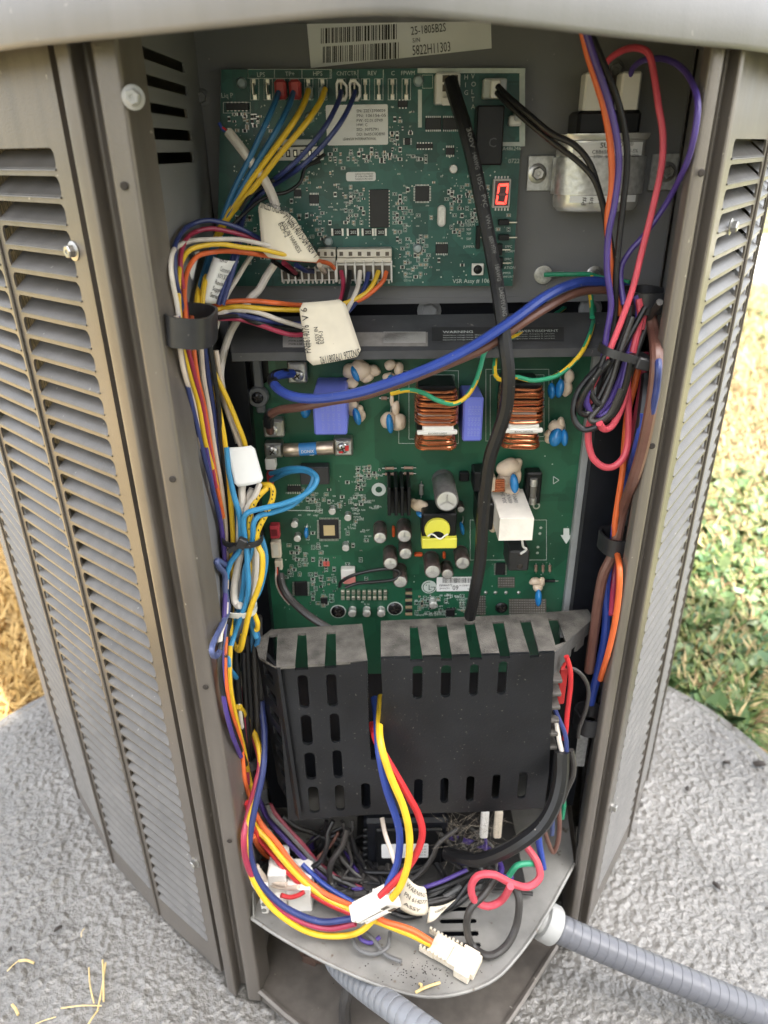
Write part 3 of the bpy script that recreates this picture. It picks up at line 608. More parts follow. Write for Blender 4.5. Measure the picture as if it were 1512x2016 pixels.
def sticker_rect(name, cv, x0, y0, x1, y1, Y, m, parent, rc=6, label=None):
    l, r, b, t = fdim(cv, x0, y0, x1, y1, Y); k = (r - l) / (x1 - x0)
    mb = MB(); mb.plate(rrect(l, b, r, t, rc * k, 3), [], lambda u, v: (u, Y, v), (0, .0003, 0)); o = mb.build(name, m, parent, smooth=False, fixn=True)
    if label: o['label'] = label
    return o
def cylinder_part(name, cv, cx, cy, r, h, Yb, parent, side, top, n=24, groove=True, tilt=(0, 0)):
    """upright can on a board: end face centred on the given pixel, h metres in front of the board"""
    c = U(*cv(cx, cy), Yb - h); rr = (U(*cv(cx + r, cy), Yb - h) - c).length; ax = Vector((tilt[0], -1, tilt[1])).normalized(); base = Vector((c.x, Yb, c.z)) - Vector((tilt[0], 0, tilt[1])) * h
    mb = MB(); mb.lathe(base, ax, [(rr, 0), (rr, h * .1), (rr * .93, h * .14), (rr, h * .18), (rr, h * .97), (rr * .94, h)], n); o = mb.build(name, side, parent)
    e = base + ax * h; mb = MB(); mb.lathe(e, ax, [(rr * .84, -.0004), (rr * .84, .0002), (rr * .8, .0003)], n); tp = mb.build('end_cap', top, o)
    if groove:
        mb = MB()
        for a in (90, 210, 330):
            a = math.radians(a); d = Vector((math.cos(a), 0, math.sin(a))); s_ = Vector((-d.z, 0, d.x)) * rr * .05; q = e + ax * .0005
            mb.add([q - s_, q + s_, q + d * rr * .72 + s_, q + d * rr * .72 - s_], [(0, 1, 2, 3)])
        mb.build('vent_score', mat('score_grey', (.30, .29, .28), .5, .5), o, smooth=False)
    return o
def pins(mb, cv, x0, y0, x1, y1, n, side, Y, ln, h=.0006, mi=0):
    """rows of chip pins along 'v' (left and right) or 'h' (top and bottom)"""
    for k in range(n):
        f = (k + .5) / n
        if side == 'h':
            x = x0 + (x1 - x0) * f; wd = (x1 - x0) / n * .45
            for a, b in ((y0 - ln, y0), (y1, y1 + ln)): l, r, bz, t = fdim(cv, x - wd / 2, a, x + wd / 2, b, Y - h); mb.box(((l + r) / 2, Y - h / 2, (bz + t) / 2), (r - l, h, t - bz), mi)
        else:
            y = y0 + (y1 - y0) * f; wd = (y1 - y0) / n * .45
            for a, b in ((x0 - ln, x0), (x1, x1 + ln)): l, r, bz, t = fdim(cv, a, y - wd / 2, b, y + wd / 2, Y - h); mb.box(((l + r) / 2, Y - h / 2, (bz + t) / 2), (r - l, h, t - bz), mi)
def chip(cv, x0, y0, x1, y1, Yb, h, parent, np_=0, side='h', ln=7, name='chip', m=None):
    o = fbox(name, cv, x0, y0, x1, y1, Yb - h, h, m or CHIP, parent, .0003)
    if np_:
        mb = MB()
        for sd in (side if side != 'q' else 'hv'): pins(mb, cv, x0, y0, x1, y1, np_, sd, Yb, ln)
        mb.build('pins', TIN, o, smooth=False)
    return o
def smd_mesh(L, W, H, body, end):
    mb = MB(); mb.box((0, -H / 2, 0), (L * .62, H, W), 0); mb.box((-L * .40, -H / 2, 0), (L * .2, H * 1.05, W * 1.04), 1); mb.box((L * .40, -H / 2, 0), (L * .2, H * 1.05, W * 1.04), 1)
    me = bpy.data.meshes.new('smd'); me.from_pydata(mb.v, [], mb.f); me.materials.append(body); me.materials.append(end); me.polygons.foreach_set('material_index', mb.m); return me
TAN = mat('ceramic_tan', (.30, .22, .13), .5); ORNG = mat('orange_part', (.62, .09, .02), .4)
def smds(parent, cv, Yb, n, areas, avoid, scale, seed, silk, vias):
    rnd = random.Random(seed); put = []
    meshes = [('resistor', smd_mesh(.0020, .0011, .0006, CHIP, TIN)), ('resistor', smd_mesh(.0016, .0009, .0005, CHIP, TIN)), ('chip_capacitor', smd_mesh(.0019, .0012, .0009, TAN, TIN)), ('resistor', smd_mesh(.0030, .0017, .0007, CHIP, TIN))]
    k = 0; tries = 0
    while k < n and tries < n * 40:
        tries += 1; a = rnd.choice(areas); x = rnd.uniform(a[0], a[2]); y = rnd.uniform(a[1], a[3])
        x = round(x / 11) * 11 + rnd.uniform(-1, 1); y = round(y / 10) * 10 + rnd.uniform(-1, 1)
        if any(q[0] - 8 < x < q[2] + 8 and q[1] - 7 < y < q[3] + 7 for q in avoid): continue
        if any(abs(x - p[0]) < 12 and abs(y - p[1]) < 9.5 for p in put): continue
        put.append((x, y)); nm, me = rnd.choice(meshes); o = bpy.data.objects.new(nm, me); p = U(*cv(x, y), Yb); vert = rnd.random() < .45
        link(o, parent, p); o.rotation_euler = (0, math.pi / 2 if vert else 0, 0); k += 1
        if rnd.random() < .75:
            d = 9 if vert else 12; e = 12 if vert else 9; outline(silk, cv, x - d * .8, y - e * .8, x + d * .8, y + e * .8, Yb - .00022, 1.2)
    return put
def tiny_text(mb, cv, x, y, n, h, Y, rnd):
    for i in range(n):
        if rnd.random() < .12: continue
        x0 = x + i * h * .75; flat_rect(mb, cv, x0, y, x0 + h * .22, y + h, Y); 
        if rnd.random() < .8: flat_rect(mb, cv, x0, y, x0 + h * .5, y + h * .22, Y)
        if rnd.random() < .6: flat_rect(mb, cv, x0 + h * .2, y + h * .75, x0 + h * .52, y + h, Y)

# ---------------------------------------------------------------- upper board
YA = .52; TA = YA - .00025
pc = U(*C1(745, 530), YA)
UB = thing('control_board', (pc.x, YA, U(*C1(745, 1000), YA).z), 'blue-green control circuit board with red digit display and white wire plugs, at the top', 'circuit board')
l0 = U(*C1(120, 80), YA); l1 = U(*C1(1413, 72), YA); l2 = U(*C1(1358, 1000), YA); l3 = U(*C1(100, 1000), YA)
cor = [(l3.x, l3.z), (l2.x, l2.z), (l1.x, l1.z), (l0.x, l0.z)]; hol = []
for hx, hy in ((208, 138), (958, 128), (575, 810), (955, 840)):
    c = U(*C1(hx, hy), YA); hol.append([(c.x + .0016 * math.cos(a * .524), c.z + .0016 * math.sin(a * .524)) for a in range(12)])
mb = MB(); mb.plate(cor, hol, lambda u, v: (u, YA, v), (0, .0016, 0)); mb.build('board_panel', PCB1, UB, smooth=False, fixn=True)
for hx, hy in ((208, 138), (958, 128), (575, 810), (955, 840), (495, 285)):
    c = U(*C1(hx, hy), YA); mb = MB(); mb.lathe(c + Vector((0, .009, 0)), (0, -1, 0), [(.0028, 0), (.0028, .009), (.0032, .0092), (.0033, .0105), (.0022, .0122), (.0008, .0126)], 16); mb.build('standoff', mat('nylon', (.30, .36, .36), .35), UB)
silk = MB(); via = MB(); rnd = random.Random(3)
outline(silk, C1, 232, 78, 590, 118, TA, 2); 
for x in (232, 345, 462, 582, 700, 808): flat_rect(silk, C1, x, 80, x + 2.5, 116, TA)
for x0, y0, x1, y1 in ((955, 74, 1413, 95), (1388, 95, 1412, 406), (1312, 388, 1388, 405), (957, 165, 973, 326)): flat_rect(silk, C1, x0, y0, x1, y1, TA, 0)
outline(silk, C1, 128, 218, 245, 266, TA, 2.5); outline(silk, C1, 975, 72 + 30, 1020, 160, TA, 2)
for s_, x, y, h in (('LPS', 272, 111, 17), ('TP+', 392, 108, 17), ('HPS', 510, 106, 17), ('CNTCTR', 610, 105, 15), ('REV', 742, 104, 16), ('C', 842, 104, 16), ('FPWM', 884, 103, 15), ('Liq P', 120, 200, 18), ('AVB', 440, 360, 13), ('A486246', 1316, 424, 15), ('DEFROST', 1156, 731, 13), ('TERM', 1156, 747, 12),
                    ('90F', 1162, 765, 10), ('70F', 1162, 783, 10), ('50F', 1162, 805, 10), ('JUMPER', 1150, 838, 10), ('EFFC', 1326, 838, 10), ('NORM', 1326, 858, 10), ('EFFC', 1324, 892, 10), ('HEAT', 1324, 908, 10), ('ATION', 1322, 928, 11), ('JUMPER', 1308, 950, 9), ('COMFORT', 1302, 966, 9), ('0722', 1340, 478, 17), ('Cal for', 896, 952, 9), ('option', 896, 966, 9), ('OS to R', 896, 981, 9), ('H', 1152, 122, 18), ('I', 1155, 155, 18), ('G', 1152, 188, 18), ('V', 1182, 118, 18), ('O', 1182, 152, 18), ('L', 1182, 184, 18), ('T', 1182, 216, 18), ('A', 1182, 248, 18), ('VSR Assy # 106156', 1104, 988, 17)):
    ptext(s_, C1, x, y, h, TA, SILK, UB)
# spade terminals with quick connects
QC = mat('tinned_brass', (.66, .62, .52), .3, .85)
for i, x in enumerate((262, 320, 372, 430, 492, 552, 632, 688, 733, 790, 848, 907)):
    p = U(*C1(x, 165), YA)
    outline(silk, C1, x - 19, 118, x + 19, 210, TA, 2.2)
    mb = MB(); mb.box((p.x, YA - .004, p.z), (.0010, .008, .0064), 0, .0003); mb.box((p.x, YA - .0005, p.z + .004), (.0022, .001, .003), 0); mb.box((p.x, YA - .0005, p.z - .004), (.0022, .001, .003), 0); mb.build('spade_terminal', QC, UB, smooth=False)
for x, m_ in ((370, mat('red_boot', (.40, .05, .05), .45)), (432, MATS['red_boot'])):
    fbox('terminal_boot', C1, x - 25, 120, x + 25, 205, YA - .012, .010, m_, UB, .0016)
for x in (492, 552): fbox('terminal_boot', C1, x - 15, 150, x + 15, 200, YA - .012, .009, mat('clear_boot', (.26, .30, .28), .3), UB, .001)
for x in (632, 688):
    l, r, b_, t = fdim(C1, x - 25, 122, x + 25, 212, YA - .010); cx = (l + r) / 2; out_ = [(l, b_ + .001), (cx - .001, b_), (cx + .002, b_), (r, b_ + .003), (r, t - .003), (r - .003, t), (l + .001, t), (l, t - .002)]
    inn = [((u - cx) * .66 + cx, (v - (b_ + t) / 2) * .72 + (b_ + t) / 2) for u, v in out_]; mb = MB(); mb.plate(out_, [inn], lambda u, v: (u, YA - .010, v), (0, .009, 0)); mb.build('terminal_boot', WHITEP, UB, smooth=False, fixn=True)
# chips
av = [(225, 75, 940, 215), (565, 225, 832, 405), (645, 510, 780, 558), (950, 70, 1413, 410), (340, 370, 560, 475), (365, 835, 850, 990), (1095, 965, 1260, 1000)]
for a in ((752, 590, 832, 752, .0016, 12, 'v', 4), (945, 575, 1005, 640, .001, 10, 'q', 7), (988, 285, 1055, 335, .0018, 8, 'h', 8), (1062, 285, 1130, 335, .0018, 8, 'h', 8), (495, 612, 535, 650, .0012, 6, 'h', 8), (1032, 822, 1084, 862, .0012, 7, 'h', 7), (1075, 412, 1112, 442, .0012, 4, 'h', 9), (900, 372, 924, 400, .001, 5, 'v', 6), (430, 590, 460, 620, .001, 5, 'h', 6), (872, 212, 912, 240, .0014, 3, 'h', 6), (140, 222, 235, 252, .003, 6, 'h', 5), (950, 395, 1020, 415, .001, 6, 'h', 6)):
    chip(C1, *a[:4], YA, a[4], UB, a[5], a[6], a[7]); av.append((a[0] - 9, a[1] - 9, a[2] + 9, a[3] + 9))
for x in (614, 680, 743, 798):
    o = chip(C1, x - 19, 758, x + 19, 785, YA, .0008, UB); ptext('202', C1, x - 11, 778, 12, YA - .00105, SILK, o); mb = MB()
    for sx in (-22, 22): l, r, b_, t = fdim(C1, x + sx - 4, 756, x + sx + 4, 787, YA - .0008); mb.box(((l + r) / 2, YA - .0004, (b_ + t) / 2), (r - l, .0008, t - b_))
    mb.build('end_caps', TIN, o, smooth=False); av.append((x - 30, 750, x + 30, 792))
o = fbox('relay', C1, 1205, 232, 1320, 486, YA - .016, .0155, BLACKP, UB, .0008); ptext('C', C1, 1255, 410, 36, YA - .0163, mat('relay_mark', (.06, .06, .065), .4), o); av.append((1195, 225, 1330, 500))
# red seven-segment digit
o = fbox('digit_display', C1, 1276, 545, 1350, 668, YA - .0050, .0045, mat('display_bezel', (.52, .50, .48), .4), UB, .0004)
fbox('display_face', C1, 1283, 553, 1343, 660, YA - .0053, .0003, mat('display_face', (.10, .04, .045), .3), o, 0)
SEG = mat('lit_segment', (1.0, .045, .03), .4, emit=0.8); SGO = mat('unlit_segment', (.22, .10, .10), .4); Ys = YA - .0055
def seg(q, m): mb = MB(); mb.add([U(*C1(x, y), Ys) for x, y in q], [tuple(reversed(range(len(q))))]); mb.build('segment', m, o, smooth=False)
for q, lit in ((((1300, 566), (1345 - 2, 563), (1337, 575), (1306, 577)), 1), (((1343, 567), (1338, 609), (1330, 603), (1334, 577)), 1), (((1337, 613), (1332, 652), (1325, 643), (1329, 618)), 1), (((1287, 653), (1329, 654), (1322, 643), (1296, 642)), 1), (((1298, 569), (1305, 580), (1301, 604), (1293, 609)), 1), (((1292, 613), (1299, 618), (1295, 641), (1286, 650)), 1), (((1297, 611), (1304, 606), (1326, 606), (1331, 611), (1325, 616), (1303, 616)), 0)): seg(q, SEG if lit else SGO)
mb = MB(); pins(mb, C1, 1280, 545, 1346, 668, 5, 'h', YA, 12); mb.build('pins', TIN, o, smooth=False); av.append((1265, 525, 1360, 690))
# crystal, button, small can, headers
l, r, b_, t = fdim(C1, 1040, 657, 1074, 748, YA - .0032); mb = MB(); mb.plate(rrect(l, b_, r, t, (r - l) * .48, 6), [], lambda u, v: (u, YA - .0032, v), (0, .003, 0)); o = mb.build('crystal', STEEL, UB, fixn=True); mb = MB(); k = .0008; mb.plate(rrect(l + k, b_ + k, r - k, t - k, (r - l) * .48 - k, 6), [], lambda u, v: (u, YA - .0036, v), (0, .0004, 0)); mb.build('crystal_lid', TIN, o, fixn=True); av.append((1030, 645, 1085, 765))
o = fbox('push_button', C1, 1186, 905, 1236, 955, YA - .003, .0028, WHITEP, UB, .0004); mb = MB(); c = U(*C1(1211, 930), YA - .003); mb.lathe(c, (0, -1, 0), [(.0030, 0), (.003, .0004), (.0018, .0005), (.0017, .0016), (.0014, .0018)], 16); mb.build('plunger', BLACKP, o); av.append((1175, 895, 1248, 965))
cylinder_part('capacitor', C1, 1108, 503, 17, .006, YA, UB, ALU, ALU, groove=False); av.append((1085, 480, 1130, 525))
for x0, y0, x1, y1 in ((1205, 745, 1222, 842), (1300, 718, 1345, 742), (1300, 782, 1345, 806), (1292, 822, 1316, 870), (1296, 880, 1318, 926)):
    o = fbox('jumper_header', C1, x0, y0, x1, y1, YA - .005, .0045, BLACKP, UB, .0003); av.append((x0 - 6, y0 - 6, x1 + 25, y1 + 6)); mb = MB()
    p = U(*C1(x1 + 8, (y0 + y1) / 2), YA - .003); mb.box((p.x, p.y, p.z), (.008, .0007, .0007)); mb.build('pin', QC, o, smooth=False)
# board stickers (the matrix codes are left out)
o = sticker_rect('part_sticker', C1, 567, 229, 829, 401, YA - .0006, PAPER, UB, 7, 'white sticker with part and serial numbers')
for s_, y, wd in (('SN: 22E12700029', 262, 122), ('PN: 106156-05', 282, 124), ('FW: 02.01.0749', 303, 110), ('HW: C', 321, 45), ('SID: 3075791', 341, 92), ('DD: 0x05C0DB90', 361, 120)): ptext(s_, C1, 695, y, 11, YA - .00075, INK, o, wd)
ptext('LENNOX INTERNATIONAL', C1, 637, 381, 10, YA - .00075, INK, o, 142)
o = sticker_rect('small_sticker', C1, 651, 515, 777, 554, YA - .0006, PAPER, UB, 9)
for s_, y in (('Lennox International', 527), ('P:106156-001', 538), ('S:62212401031', 549)): ptext(s_, C1, 690, y, 7, YA - .00075, INK, o, 74)
# high voltage plugs
o = fbox('power_socket', C1, 1032, 92, 1136, 225, YA - .016, .0155, WHITEP, UB, .0008)
for x, y in ((1076, 118), (1112, 118), (1076, 158), (1112, 158)): fbox('pin_cavity', C1, x - 15, y - 15, x + 15, y + 15, YA - .0163, .0002, mat('cavity_dark', (.10, .08, .06), .6), o, 0)
fbox('latch', C1, 1060, 195, 1105, 232, YA - .019, .003, WHITEP, o, .0006)
o = fbox('relay_socket', C1, 1236, 116, 1334, 203, YA - .010, .0095, mat('grey_white', (.50, .52, .52), .4), UB, .0008); fbox('terminal_boot', C1, 1268, 120, 1310, 200, YA - .017, .007, WHITEP, o, .001); fbox('tab', C1, 1345, 275, 1400, 320, YA - .008, .007, WHITEP, UB, .001); fbox('tab', C1, 1372, 232, 1408, 300, YA - .012, .011, mat('grey_white', (.5, .52, .52)), UB, .001)
# middle 8-way header
o = fbox('wire_socket', C1, 360, 408, 552, 466, YA - .010, .0095, WHITEP, UB, .0004); fbox('rear_shroud', C1, 372, 376, 520, 402, YA - .0115, .011, mat('grey_white', (.5, .52, .52)), o, .0004)
for k in range(6): x = 372 + k * 31; fbox('pin_cavity', C1, x - 8, 420, x + 10, 452, YA - .0102, .0003, BLACKP, o, 0); fbox('contact', C1, x - 4, 426, x + 5, 446, YA - .0106, .0004, QC, o, 0)
# two wire plugs along the bottom edge
for nm, x0, x1, y0, n_ in (('wire_plug', 377, 606, 918, 8), ('wire_plug', 611, 845, 893, 6)):
    xb0 = 530 if n_ == 8 else 612
    o = fbox(nm, C1, x0, y0 + 10, x1, 978, YA - .0095, .009, WHITEP, UB, .0003); fbox('socket', C1, xb0, 843, x1, 878, YA - .0125, .012, mat('ivory', (.62, .58, .50), .4), o, .0004); fbox('socket_ledge', C1, xb0, 880, x1, y0 + 8, YA - .011, .0105, mat('ivory', (.62, .58, .50)), o, .0004)
    for k in range(n_ + 1): x = x0 + (x1 - x0) * k / n_; fbox('rib', C1, x - 2.5, y0, x + 2.5, 985, YA - .0135, .0042, WHITEP, o, .0002)
    for k in range(n_): x = x0 + (x1 - x0) * (k + .5) / n_; w_ = (x1 - x0) / n_ * .36; fbox('pin_cavity', C1, x - w_, y0 + 20, x + w_, 972, YA - .0098, .0003, mat('cavity_dark', (.1, .08, .06)), o, 0); fbox('latch_window', C1, x - w_ * .55, 855, x + w_ * .55, 872, YA - .0127, .0002, mat('cavity_dark', (.1, .08, .06)), o, 0)
    for k in range(int(n_ * 1.7)): x = x0 + (x1 - x0) * (k + .5) / int(n_ * 1.7); fbox('tooth', C1, x - 4, 978, x + 3, 990, YA - .0085, .004, WHITEP, o, 0)
put = smds(UB, C1, YA, 290, [(410, 470, 760, 800), (410, 590, 560, 780), (840, 560, 1150, 960), (860, 240, 1010, 480), (640, 600, 750, 750), (580, 420, 860, 480), (840, 620, 900, 800), (1080, 600, 1150, 780), (880, 780, 1000, 960), (1140, 560, 1260, 720), (150, 260, 330, 350), (170, 650, 400, 900), (1290, 690, 1360, 815), (840, 340, 1000, 420)], av, 1, 5, silk, via)
for k in range(430):
    x, y = rnd.uniform(150, 1360), rnd.uniform(230, 990)
    if any(q[0] < x < q[2] and q[1] < y < q[3] for q in av): continue
    disc(via, C1, x, y, rnd.choice((1.6, 2.2, 3.4)), TA, 8)
for k in range(170):
    x, y = rnd.uniform(400, 1340), rnd.uniform(230, 985)
    if any(q[0] - 20 < x < q[2] and q[1] - 8 < y < q[3] for q in av): continue
    tiny_text(silk, C1, x, y, rnd.randint(2, 4), 6.5, TA - .00003, rnd)
o = silk.build('silkscreen', SILK, UB, smooth=False); o['kind'] = 'stuff'; o = via.build('solder_dots', mat('via_tin', (.50, .56, .50), .4, .4), UB, smooth=False); o['kind'] = 'stuff'

# ---------------------------------------------------------------- lower board
YB = .50; TB = YB - .00025
IB = thing('inverter_board', (.03, YB, .30), 'large dark green power circuit board with copper coils and capacitors, below the control board', 'circuit board')
xl, xr = U(545, 900, YB).x, U(1140, 900, YB).x; xr2 = .148
mb = MB(); mb.plate([(-.094, .29), (.149, .29), (.149, .580), (-.080, .580), (-.080, .555), (-.094, .545)], [], lambda u, v: (u, YB, v), (0, .0016, 0)); mb.build('board_panel', PCB2, IB, smooth=False, fixn=True)
silk = MB(); via = MB(); rnd = random.Random(8); B2 = C2
PHS = mat('phillips_head', (.45, .45, .44), .28, .9)
def screw(p, r, parent, m=PHS, name='screw'):
    p = Vector(p); mb = MB(); mb.lathe(p, (0, -1, 0), [(r, 0), (r, .0006), (r * .8, .0016), (r * .3, .0021)], 20); o = mb.build(name, m, parent); mb = MB(); a = random.uniform(.3, 1.2)
    for k in range(2):
        d = Vector((math.cos(a + k * 1.5708), 0, math.sin(a + k * 1.5708))); s_ = Vector((-d.z, 0, d.x)) * r * .11; q = p + Vector((0, -.00225, 0)); mb.add([q - d * r * .55 - s_, q - d * r * .55 + s_, q + d * r * .55 + s_, q + d * r * .55 - s_], [(0, 1, 2, 3)])
    mb.build('cross_slot', DIRT, o, smooth=False); return o
# terminal blocks
for x0, y0, x1, y1, sx, sy in ((180, 150, 260, 242, 222, 208), (80, 392, 165, 465, 118, 436), (85, 490, 160, 550, 118, 522), (372, 470, 450, 542, 408, 508)):
    o = fbox('terminal_block', B2, x0, y0, x1, y1, YB - .010, .0095, STEEL, IB, .001); fbox('clamp_plate', B2, x0 + 8, y0 + 10, x1 - 6, y1 - 6, YB - .0115, .0014, GALV, o, .0005)
    screw(U(*B2(sx, sy), YB - .0116), .0042, o)
# red mark on the clamp next to the fuse
mb = MB(); flat_rect(mb, B2, 418, 498, 434, 520, YB - .0142); flat_rect(mb, B2, 392, 522, 410, 530, YB - .0142); mb.build('paint_mark', mat('red_paint', (.5, .02, .02), .5), IB, smooth=False)
# cartridge fuse
yf = 518; a = U(*B2(166, yf), YB - .012); b_ = U(*B2(372, yf - 12), YB - .012); d = b_ - a; L = d.length; r = .0050
o = MB().lathe(a + d * .30, d, [(r * .95, 0), (r * .95, L * .36)], 20).build('fuse', mat('fuse_blue', (.04, .20, .48), .4), IB); o['label'] = 'cartridge fuse with blue band'
brs = mat('aged_nickel', (.52, .42, .32), .35, .8, .25, 180); MB().lathe(a, d, [(r * .9, 0), (r, .0008), (r, L * .30), (r * .96, L * .31)], 20).build('fuse_cap', brs, o); MB().lathe(a + d * .66, d, [(r * .96, 0), (r, .0006), (r, L * .33), (r * .9, L * .34)], 20).build('fuse_cap', brs, o)
p = a + d * .355 + Vector((0, -r * .97, -.0012)); text('DONIX', p, .0024, WHITEP, o, d.normalized(), (0, 0, 1), L * .25); text('FUSE', p + Vector((.006, .0003, -.0022)), .0010, WHITEP, o, d.normalized(), (0, 0, 1))
# blue film capacitors
for x0, y0, x1, y1, h, tx in ((287, 292, 425, 456, .044, 8), (906, 300, 988, 482, .030, 8)):
    o = fbox('film_capacitor', B2, x0, y0, x1, y1, YB - h, h - .0004, BLUEBOX, IB, .0012); pm = mat('laser_print', (.22, .25, .55), .5)
    for k in range(4): ptext('MKP 474K 275V', B2, x0 + (x1 - x0) * (.35 + .16 * k), y1 - (y1 - y0) * .12, 11, YB - h - .0002, pm, o, (y1 - y0) * .72, 90)
# common mode chokes wound with copper
def choke(x0, y0, x1, y1, serial):
    l, r, b_, t = fdim(B2, x0, y0, x1, y1, YB - .034); cx = (l + r) / 2; wx = (r - l); o = MB().box((cx, YB - .014, (b_ + t) / 2 + .003), (wx * .92, .027, (t - b_) * .90), 0, .001).build('choke_coil', BLACKP, IB, smooth=False)
    wn = MB(); H = t - b_; zs = [t - H * (.02 + .058 * k) for k in range(10)] + [b_ + H * (.015 + .045 * k) for k in range(6)]
    for k, z in enumerate(zs):
        ww = wx * (.86 + .12 * math.sin(min(1, (t - z) / H * 3) * 1.57)) if k < 10 else wx * (.96 - .03 * (k - 10)); dy = -.002 if k % 2 else 0; dd = .030 if k < 8 else .028
        loop = [Vector((u, v, z + random.uniform(-.0004, .0004) + (cx - u) * .02)) for u, v in rrect(cx - ww / 2, YB - .036 + dy, cx + ww / 2, YB - .036 + dd, .007, 4)]; loop.append(loop[0]); wn.tube(loop, .00105, 7, 0, sub=1)
    wn.build('copper_winding', COPPER, o)
    z0 = b_ + H * .27; z1 = b_ + H * .43; o2 = MB().box((cx + wx * .02, YB - .0355, (z0 + z1) / 2), (wx * .74, .006, z1 - z0), 0, .0008).build('core_belt', WHITEP, o, smooth=False)
    MB().box((cx, YB - .0375, (z0 + z1) / 2 - .001), (wx * .96, .0035, (z1 - z0) * .42), 0, .0006).build('belt_clip', WHITEP, o, smooth=False)
    text(serial, (cx - wx * .22, YB - .0396, (z0 + z1) / 2 - .0018), .0012, INK, o, width=wx * .44)
    MB().box((cx - wx * .05, YB - .026, b_ + H * .52), (wx * .80, .014, H * .2), 0, .001).build('core', WHITEP, o, smooth=False)
choke(712, 270, 885, 512, 'BX3007-L0Q2'); choke(1070, 260, 1238, 506, 'BX3C-2002DB')
# electrolytic capacitors
cylinder_part('capacitor', B2, 840, 728, 49, .038, YB, IB, mat('grey_sleeve', (.10, .095, .09), .35, 0, .25, 250, specks=.5, speck_col=(.33, .31, .28), speck_scale=700), ALU, 30)
for x, y, r, h in ((563, 880, 28, .019), (664, 872, 31, .019), (669, 945, 28, .016), (606, 986, 30, .020), (647, 1062, 30, .020), (781, 1020, 34, .022), (842, 1030, 25, .014), (905, 984, 31, .018), (897, 762, 15, .010)):
    cylinder_part('capacitor', B2, x, y, r, h, YB, IB, BROWNSLEEVE, ALU, 20)
for x, y, r in ((365, 772, 15), (430, 798, 15), (209, 826, 15), (221, 884, 15), (421, 923, 15), (448, 1194, 17), (508, 1194, 17), (568, 1194, 17), (783, 1160, 17)):
    cylinder_part('small_capacitor', B2, x, y, r, .0065, YB, IB, ALU, ALU, 16, groove=False)
# heat sink, transformer, fuse clip, white box resistor, black module
hsk = MB()
for x in (601, 630, 655, 683): l, r, b_, t = fdim(B2, x - 7, 672, x + 7, 790, YB - .030); hsk.box(((l + r) / 2, YB - .0152, (b_ + t) / 2), (r - l, .0295, t - b_), 0, .0005)
l, r, b_, t = fdim(B2, 600, 690, 690, 780, YB - .012); hsk.box(((l + r) / 2, YB - .008, (b_ + t) / 2), (r - l, .006, t - b_)); hsk.build('heat_sink', BLACKP, IB, smooth=False)
l, r, b_, t = fdim(B2, 737, 805, 880, 928, YB - .028); cx = (l + r) / 2
tr = MB().box((cx, YB - .013, (b_ + t) / 2 + .004), (r - l, .025, (t - b_) * .95), 0, .001).build('transformer', BLACKP, IB, smooth=False)
l2, r2, b2, t2 = fdim(B2, 735, 884, 880, 925, YB - .030); MB().box((cx, YB - .024, (b2 + t2) / 2), (r2 - l2, .012, t2 - b2), 0, .0006).build('yellow_band', YELT, tr, smooth=False)
dm = MB(); p = U(*B2(800, 845), YB - .026); dm.lathe(Vector((p.x, YB - .004, p.z)), (0, -1, 0), [(.0100, 0), (.0100, .020), (.0092, .0235), (.0075, .0240)], 26); dm.build('yellow_winding', YELT, tr); MB().lathe(Vector((p.x, YB - .0276, p.z - .0062)), (0, -1, 0), [(.0058, 0), (.0056, .0008)], 22).build('core_end', BLACKP, tr)
q = [U(*B2(760 + 14 * k, 874 - 10 * math.sin(k * 1.3)), YB - .0312) for k in range(7)]; MB().tube(q, .0006, 6).build('string_tie', WHITEP, tr)
o = fbox('fuse_holder', B2, 1166, 612, 1230, 742, YB - .012, .0115, BLACKP, IB, .001); a = U(*B2(1200, 636), YB - .0135); b_ = U(*B2(1193, 738), YB - .0135); d = b_ - a; L = d.length
MB().lathe(a, d, [(.0024, 0), (.0024, L)], 14).build('glass_fuse', mat('smoky_glass', (.14, .13, .11), .12), o); MB().lathe(a, d, [(.0028, -.0002), (.0028, L * .26)], 14).build('fuse_cap', TIN, o); MB().lathe(a + d * .74, d, [(.0028, 0), (.0028, L * .265)], 14).build('fuse_cap', TIN, o)
CEM = mat('cement_white', (.68, .64, .57), .6, 0, .06, 120, .15, 500, specks=.2, speck_col=(.4, .36, .3))
l, r, b_, t = fdim(B2, 1056, 800, 1196, 890, YB - .048); mb = MB(); zc = (b_ + t) / 2; sh = .0035
vs = [(l, YB - .048, b_), (r, YB - .048, b_), (r, YB - .048, t), (l, YB - .048, t), (l - .001, YB - .006, b_ + .002), (r - .001, YB - .006, b_ + .002), (r - .001, YB - .006, t + sh), (l - .001, YB - .006, t + sh)]
mb.add(vs, [(0, 1, 2, 3), (5, 4, 7, 6), (1, 5, 6, 2), (4, 0, 3, 7), (3, 2, 6, 7), (4, 5, 1, 0)]); ob = mb.build('box_capacitor', CEM, IB, smooth=False); ob['label'] = 'white box capacitor standing out from the board'
nn_ = Vector((0, sh, .042)).normalized(); q0 = Vector((l + (r - l) * .34, YB - .022, t + sh * .62 + .0004))
for k, s_ in enumerate(('30A SH', '400VAZ', '104M X2')): text(s_, q0 + Vector((.0042 * k, -.006, -.0004)), .0030, mat('print_grey', (.20, .19, .18), .6), ob, Vector((0, 1, .083)), (-1, 0, 0), .016)
MB().tube([U(*B2(1150, 885), YB - .047), U(*B2(1155, 915), YB - .040), U(*B2(1168, 928), YB - .036), U(*B2(1145, 945), YB - .034)], .0009, 7).build('lead', WHITEP, ob)
